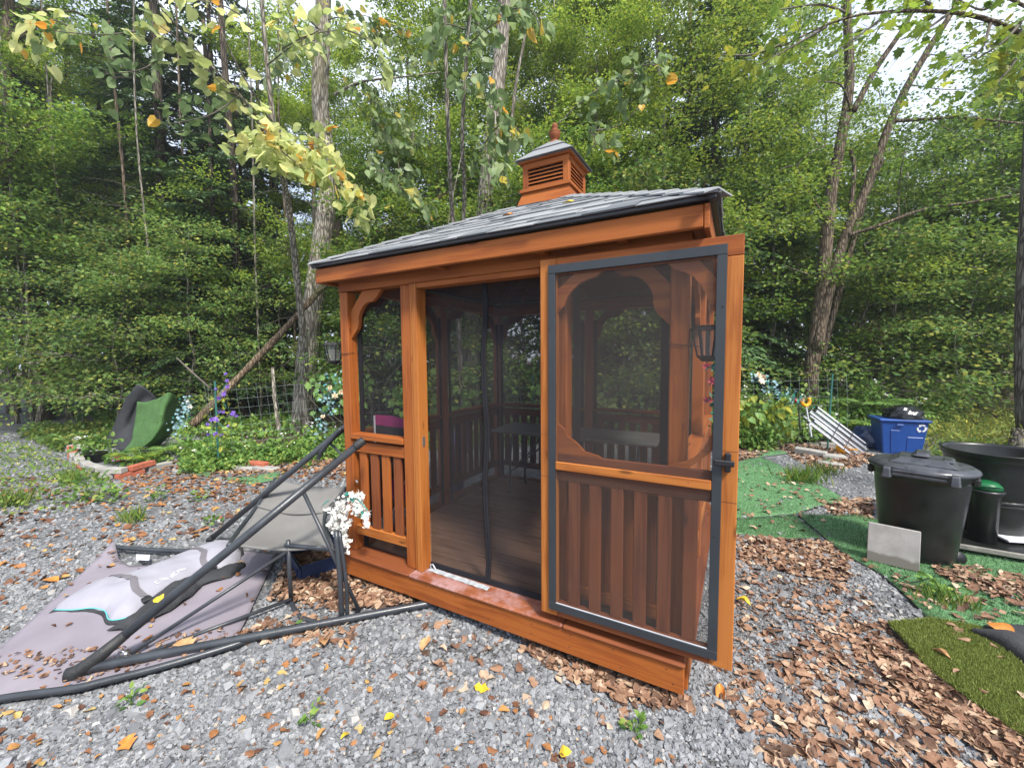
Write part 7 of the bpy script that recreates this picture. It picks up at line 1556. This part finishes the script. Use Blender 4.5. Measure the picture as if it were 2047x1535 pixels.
litter('leaf_litter', area([(1040, 1275), (1370, 1395), (1385, 1430), (1250, 1410), (1080, 1330)], 300), .04, .09, M_LITTER, .012)
litter('leaf_litter', area([(780, 1215), (1060, 1280), (1380, 1420), (1300, 1500), (900, 1380)], 90), .045, .09, M_LITTER)
litter('leaf_litter', area([(585, 1100), (690, 1095), (770, 1180), (830, 1215), (700, 1225), (600, 1210), (540, 1200)], 1500), .03, .085, M_LITTER, .02)
litter('leaf_litter', area([(460, 1295), (520, 1240), (600, 1235), (720, 1250), (700, 1300), (560, 1290)], 130), .05, .09, M_LITTER)
litter('leaf_litter', area([(205, 1350), (330, 1322), (460, 1282), (520, 1262), (440, 1278), (300, 1318)], 260), .04, .07, M_LITTER, .02)
litter('leaf_litter', area([(430, 1560), (-40, 1560), (-40, 1420), (160, 1400), (700, 1280), (1300, 1500), (1500, 1560)], 150), .03, .065, M_LITTERO)
litter('leaf_litter', area([(-40, 950), (230, 960), (540, 945), (690, 930), (690, 975), (560, 960), (420, 1075), (230, 1100), (-40, 1290)], 620), .045, .10, M_LITTERO)
litter('leaf_litter', area([(340, 925), (560, 915), (690, 905), (690, 960), (560, 955), (470, 1010), (350, 985), (230, 965)], 900), .05, .10, M_LITTERO)
litter('leaf_litter', area([(340, 925), (690, 900), (690, 945), (340, 950)], 900), .055, .11, M_LITTER)
litter('leaf_litter', area([(1440, 880), (1640, 890), (1750, 915), (1740, 930), (1640, 945), (1560, 900), (1440, 935)], 1600), .06, .11, M_LITTER)
litter('leaf_litter', area([(1620, 1000), (1745, 1000), (1745, 1050), (1680, 1040)], 320), .05, .10, M_LITTER)
litter('leaf_litter', area([(1450, 930), (1600, 950), (1690, 1003), (1640, 1070), (1450, 1060)], 120), .04, .08, M_LITTER, .03)
litter('leaf_litter', area([(1860, 1140), (1960, 1140), (2047, 1160), (2120, 1200), (2047, 1215), (1960, 1190), (1890, 1165)], 330), .04, .085, M_LITTER, .035)
litter('leaf_litter', area([(1700, 1110), (1860, 1180), (2050, 1180), (2120, 1320), (1960, 1262), (1850, 1230)], 120), .04, .09, M_LITTER, .035)
litter('leaf_litter', area([(1776, 1244), (1958, 1256), (2047, 1335), (2047, 1478), (1850, 1332)], 9), .04, .07, M_LITTER, .06)
def onlitter(pxs, n): return in_poly_pts(rs, pxs, n)
litter('leaf_litter', in_poly_pts(rs, CANOPY, 60), .03, .07, M_LITTERO, .004, lambda a, b: canz(a, b, .2))
litter('leaf_litter', in_poly_pts(rs, [(-1.0, -1.75), (-.4, -1.5), (0.0, -1.0), (-.1, -.8), (-.5, -1.2), (-1.2, -1.7)], 230), .018, .045, M_LITTER, .002, lambda a, b: canz(a, b, .2))
litter('leaf_litter', area([(1470, 1070), (1700, 1115), (1775, 1248), (2090, 1520), (2070, 1600), (1560, 1560), (1400, 1400)], 1500), .012, .035, M_LITTER, .0)
litter('leaf_litter', area([(430, 1560), (-40, 1560), (-40, 1420), (160, 1400), (700, 1280), (1300, 1500), (1500, 1560)], 500), .010, .028, M_LITTER, .0)
litter('leaf_litter', area([(-40, 950), (690, 930), (560, 960), (420, 1075), (230, 1100), (-40, 1290)], 900), .015, .04, M_LITTER, .0)
litter('leaf_litter', area([(585, 1100), (690, 1095), (770, 1180), (830, 1215), (600, 1225), (540, 1200)], 900), .012, .035, M_LITTER, .02)
# a few leaves big and bright enough to pick out
for (u, v, z, L_, m_, lb, sd_) in ((1486, 1203, .03, .10, M_LEAFYEL, 'bright yellow curled leaf on the gravel just right of the door', 1), (1130, 1503, .02, .065, M_LEAFYEL, 'yellow-green leaf on the gravel at the bottom centre', 2), (963, 1373, .02, .085, M_LEAFYEL, 'pale yellow leaf curled in front of the gazebo step', 3), (778, 1432, .02, .06, M_LEAFYEL, 'small yellow leaf on the front gravel below the swing rail', 4),
        (650, 1283, .03, .17, M_LEAFTAN, 'large crumpled tan leaf beside the black ground rail', 5), (850, 1285, .03, .12, M_LEAFTAN, 'curled tan leaf in front of the left step end', 6), (255, 1484, .02, .095, M_LEAFORA, 'long orange leaf on the gravel at the lower left', 7), (690, 1470, .02, .05, M_LEAFYEL, 'tiny yellow leaf left of the bottom centre', 8), (1440, 1385, .02, .10, M_LEAFORA, 'rust orange leaf just right of the gazebo corner', 9),
        (100, 1160, .02, .13, M_LEAFORA, 'orange leaf on the gravel left of the canopy peak', 10), (370, 1288, .06, .15, M_LEAFTAN, 'broad tan leaf between the two thin braces on the canopy', 11), (2000, 1258, .08, .15, M_LEAFORA, 'long curled brown leaf beside the turned up turf edge', 12), (1882, 1306, .075, .09, M_LEAFTAN, 'single grey-tan leaf lying on the olive turf mat', 13), (318, 1197, .16, .09, M_LEAFYEL, 'yellow leaf caught beside the swing upright on the bag', 14)):
    p = G(u, v, z); tv, tf = litter_tmpl(700 + sd_); r_ = np.random.RandomState(sd_); R = basis(r_.normal(size=(1, 3)) * (1, 1, .1), np.array([[r_.normal() * .2, r_.normal() * .2, 1.0]]))
    me = stamp('fallen_leaf', tv, tf, R, np.zeros((1, 3)), np.array([L_]), m_, None, (0, 0, 0), True, False); o = bpy.data.objects.new('fallen_leaf', me); COL.objects.link(o); o.location = p; tag(o, lb, 'leaf')
for (u, v, lb, m_) in ((1015, 432, 'small orange leaf lying on the left part of the shingle roof', M_LEAFORA), (1136, 407, 'small yellow leaf lying on the shingles at the cupola foot', M_LEAFYEL)):
    d = ray(u, v); y_ = None
    for s_ in np.linspace(2, 5, 3000):
        p = CAM + d * s_
        if p[2] < EZ + (p[1] - ry0) * SL + 0.022: break
    tv, tf = litter_tmpl(90); me = stamp('fallen_leaf', tv, tf, basis(np.array([[1.0, .2, .1]]), np.array([[0, -.4, 1.0]])), np.zeros((1, 3)), np.array([0.075]), m_, None, (0, 0, 0), True, False); o = bpy.data.objects.new('fallen_leaf', me); COL.objects.link(o); o.location = p + np.array((0, 0, .01)); tag(o, lb, 'leaf')
# ================================================================== AIR: thin bluish volume added to lift the shadows of the woods
hm_ = bpy.data.materials.new('shadow_lift_haze'); hm_.use_nodes = True; hn = hm_.node_tree; hn.nodes.remove(hn.nodes['Principled BSDF'])
pv = hn.nodes.new('ShaderNodeVolumePrincipled'); pv.inputs['Density'].default_value = 0.0014; pv.inputs['Color'].default_value = (0.90, 0.94, 1.0, 1); pv.inputs['Anisotropy'].default_value = 0.2
hn.links.new(pv.outputs[0], hn.nodes['Material Output'].inputs['Volume'])
hb_ = MB(); hb_.box(-130, 130, -70, 130, -1.2, 24); hz_ = hb_.build('shadow_lift_haze', hm_); hz_['kind'] = 'stuff'
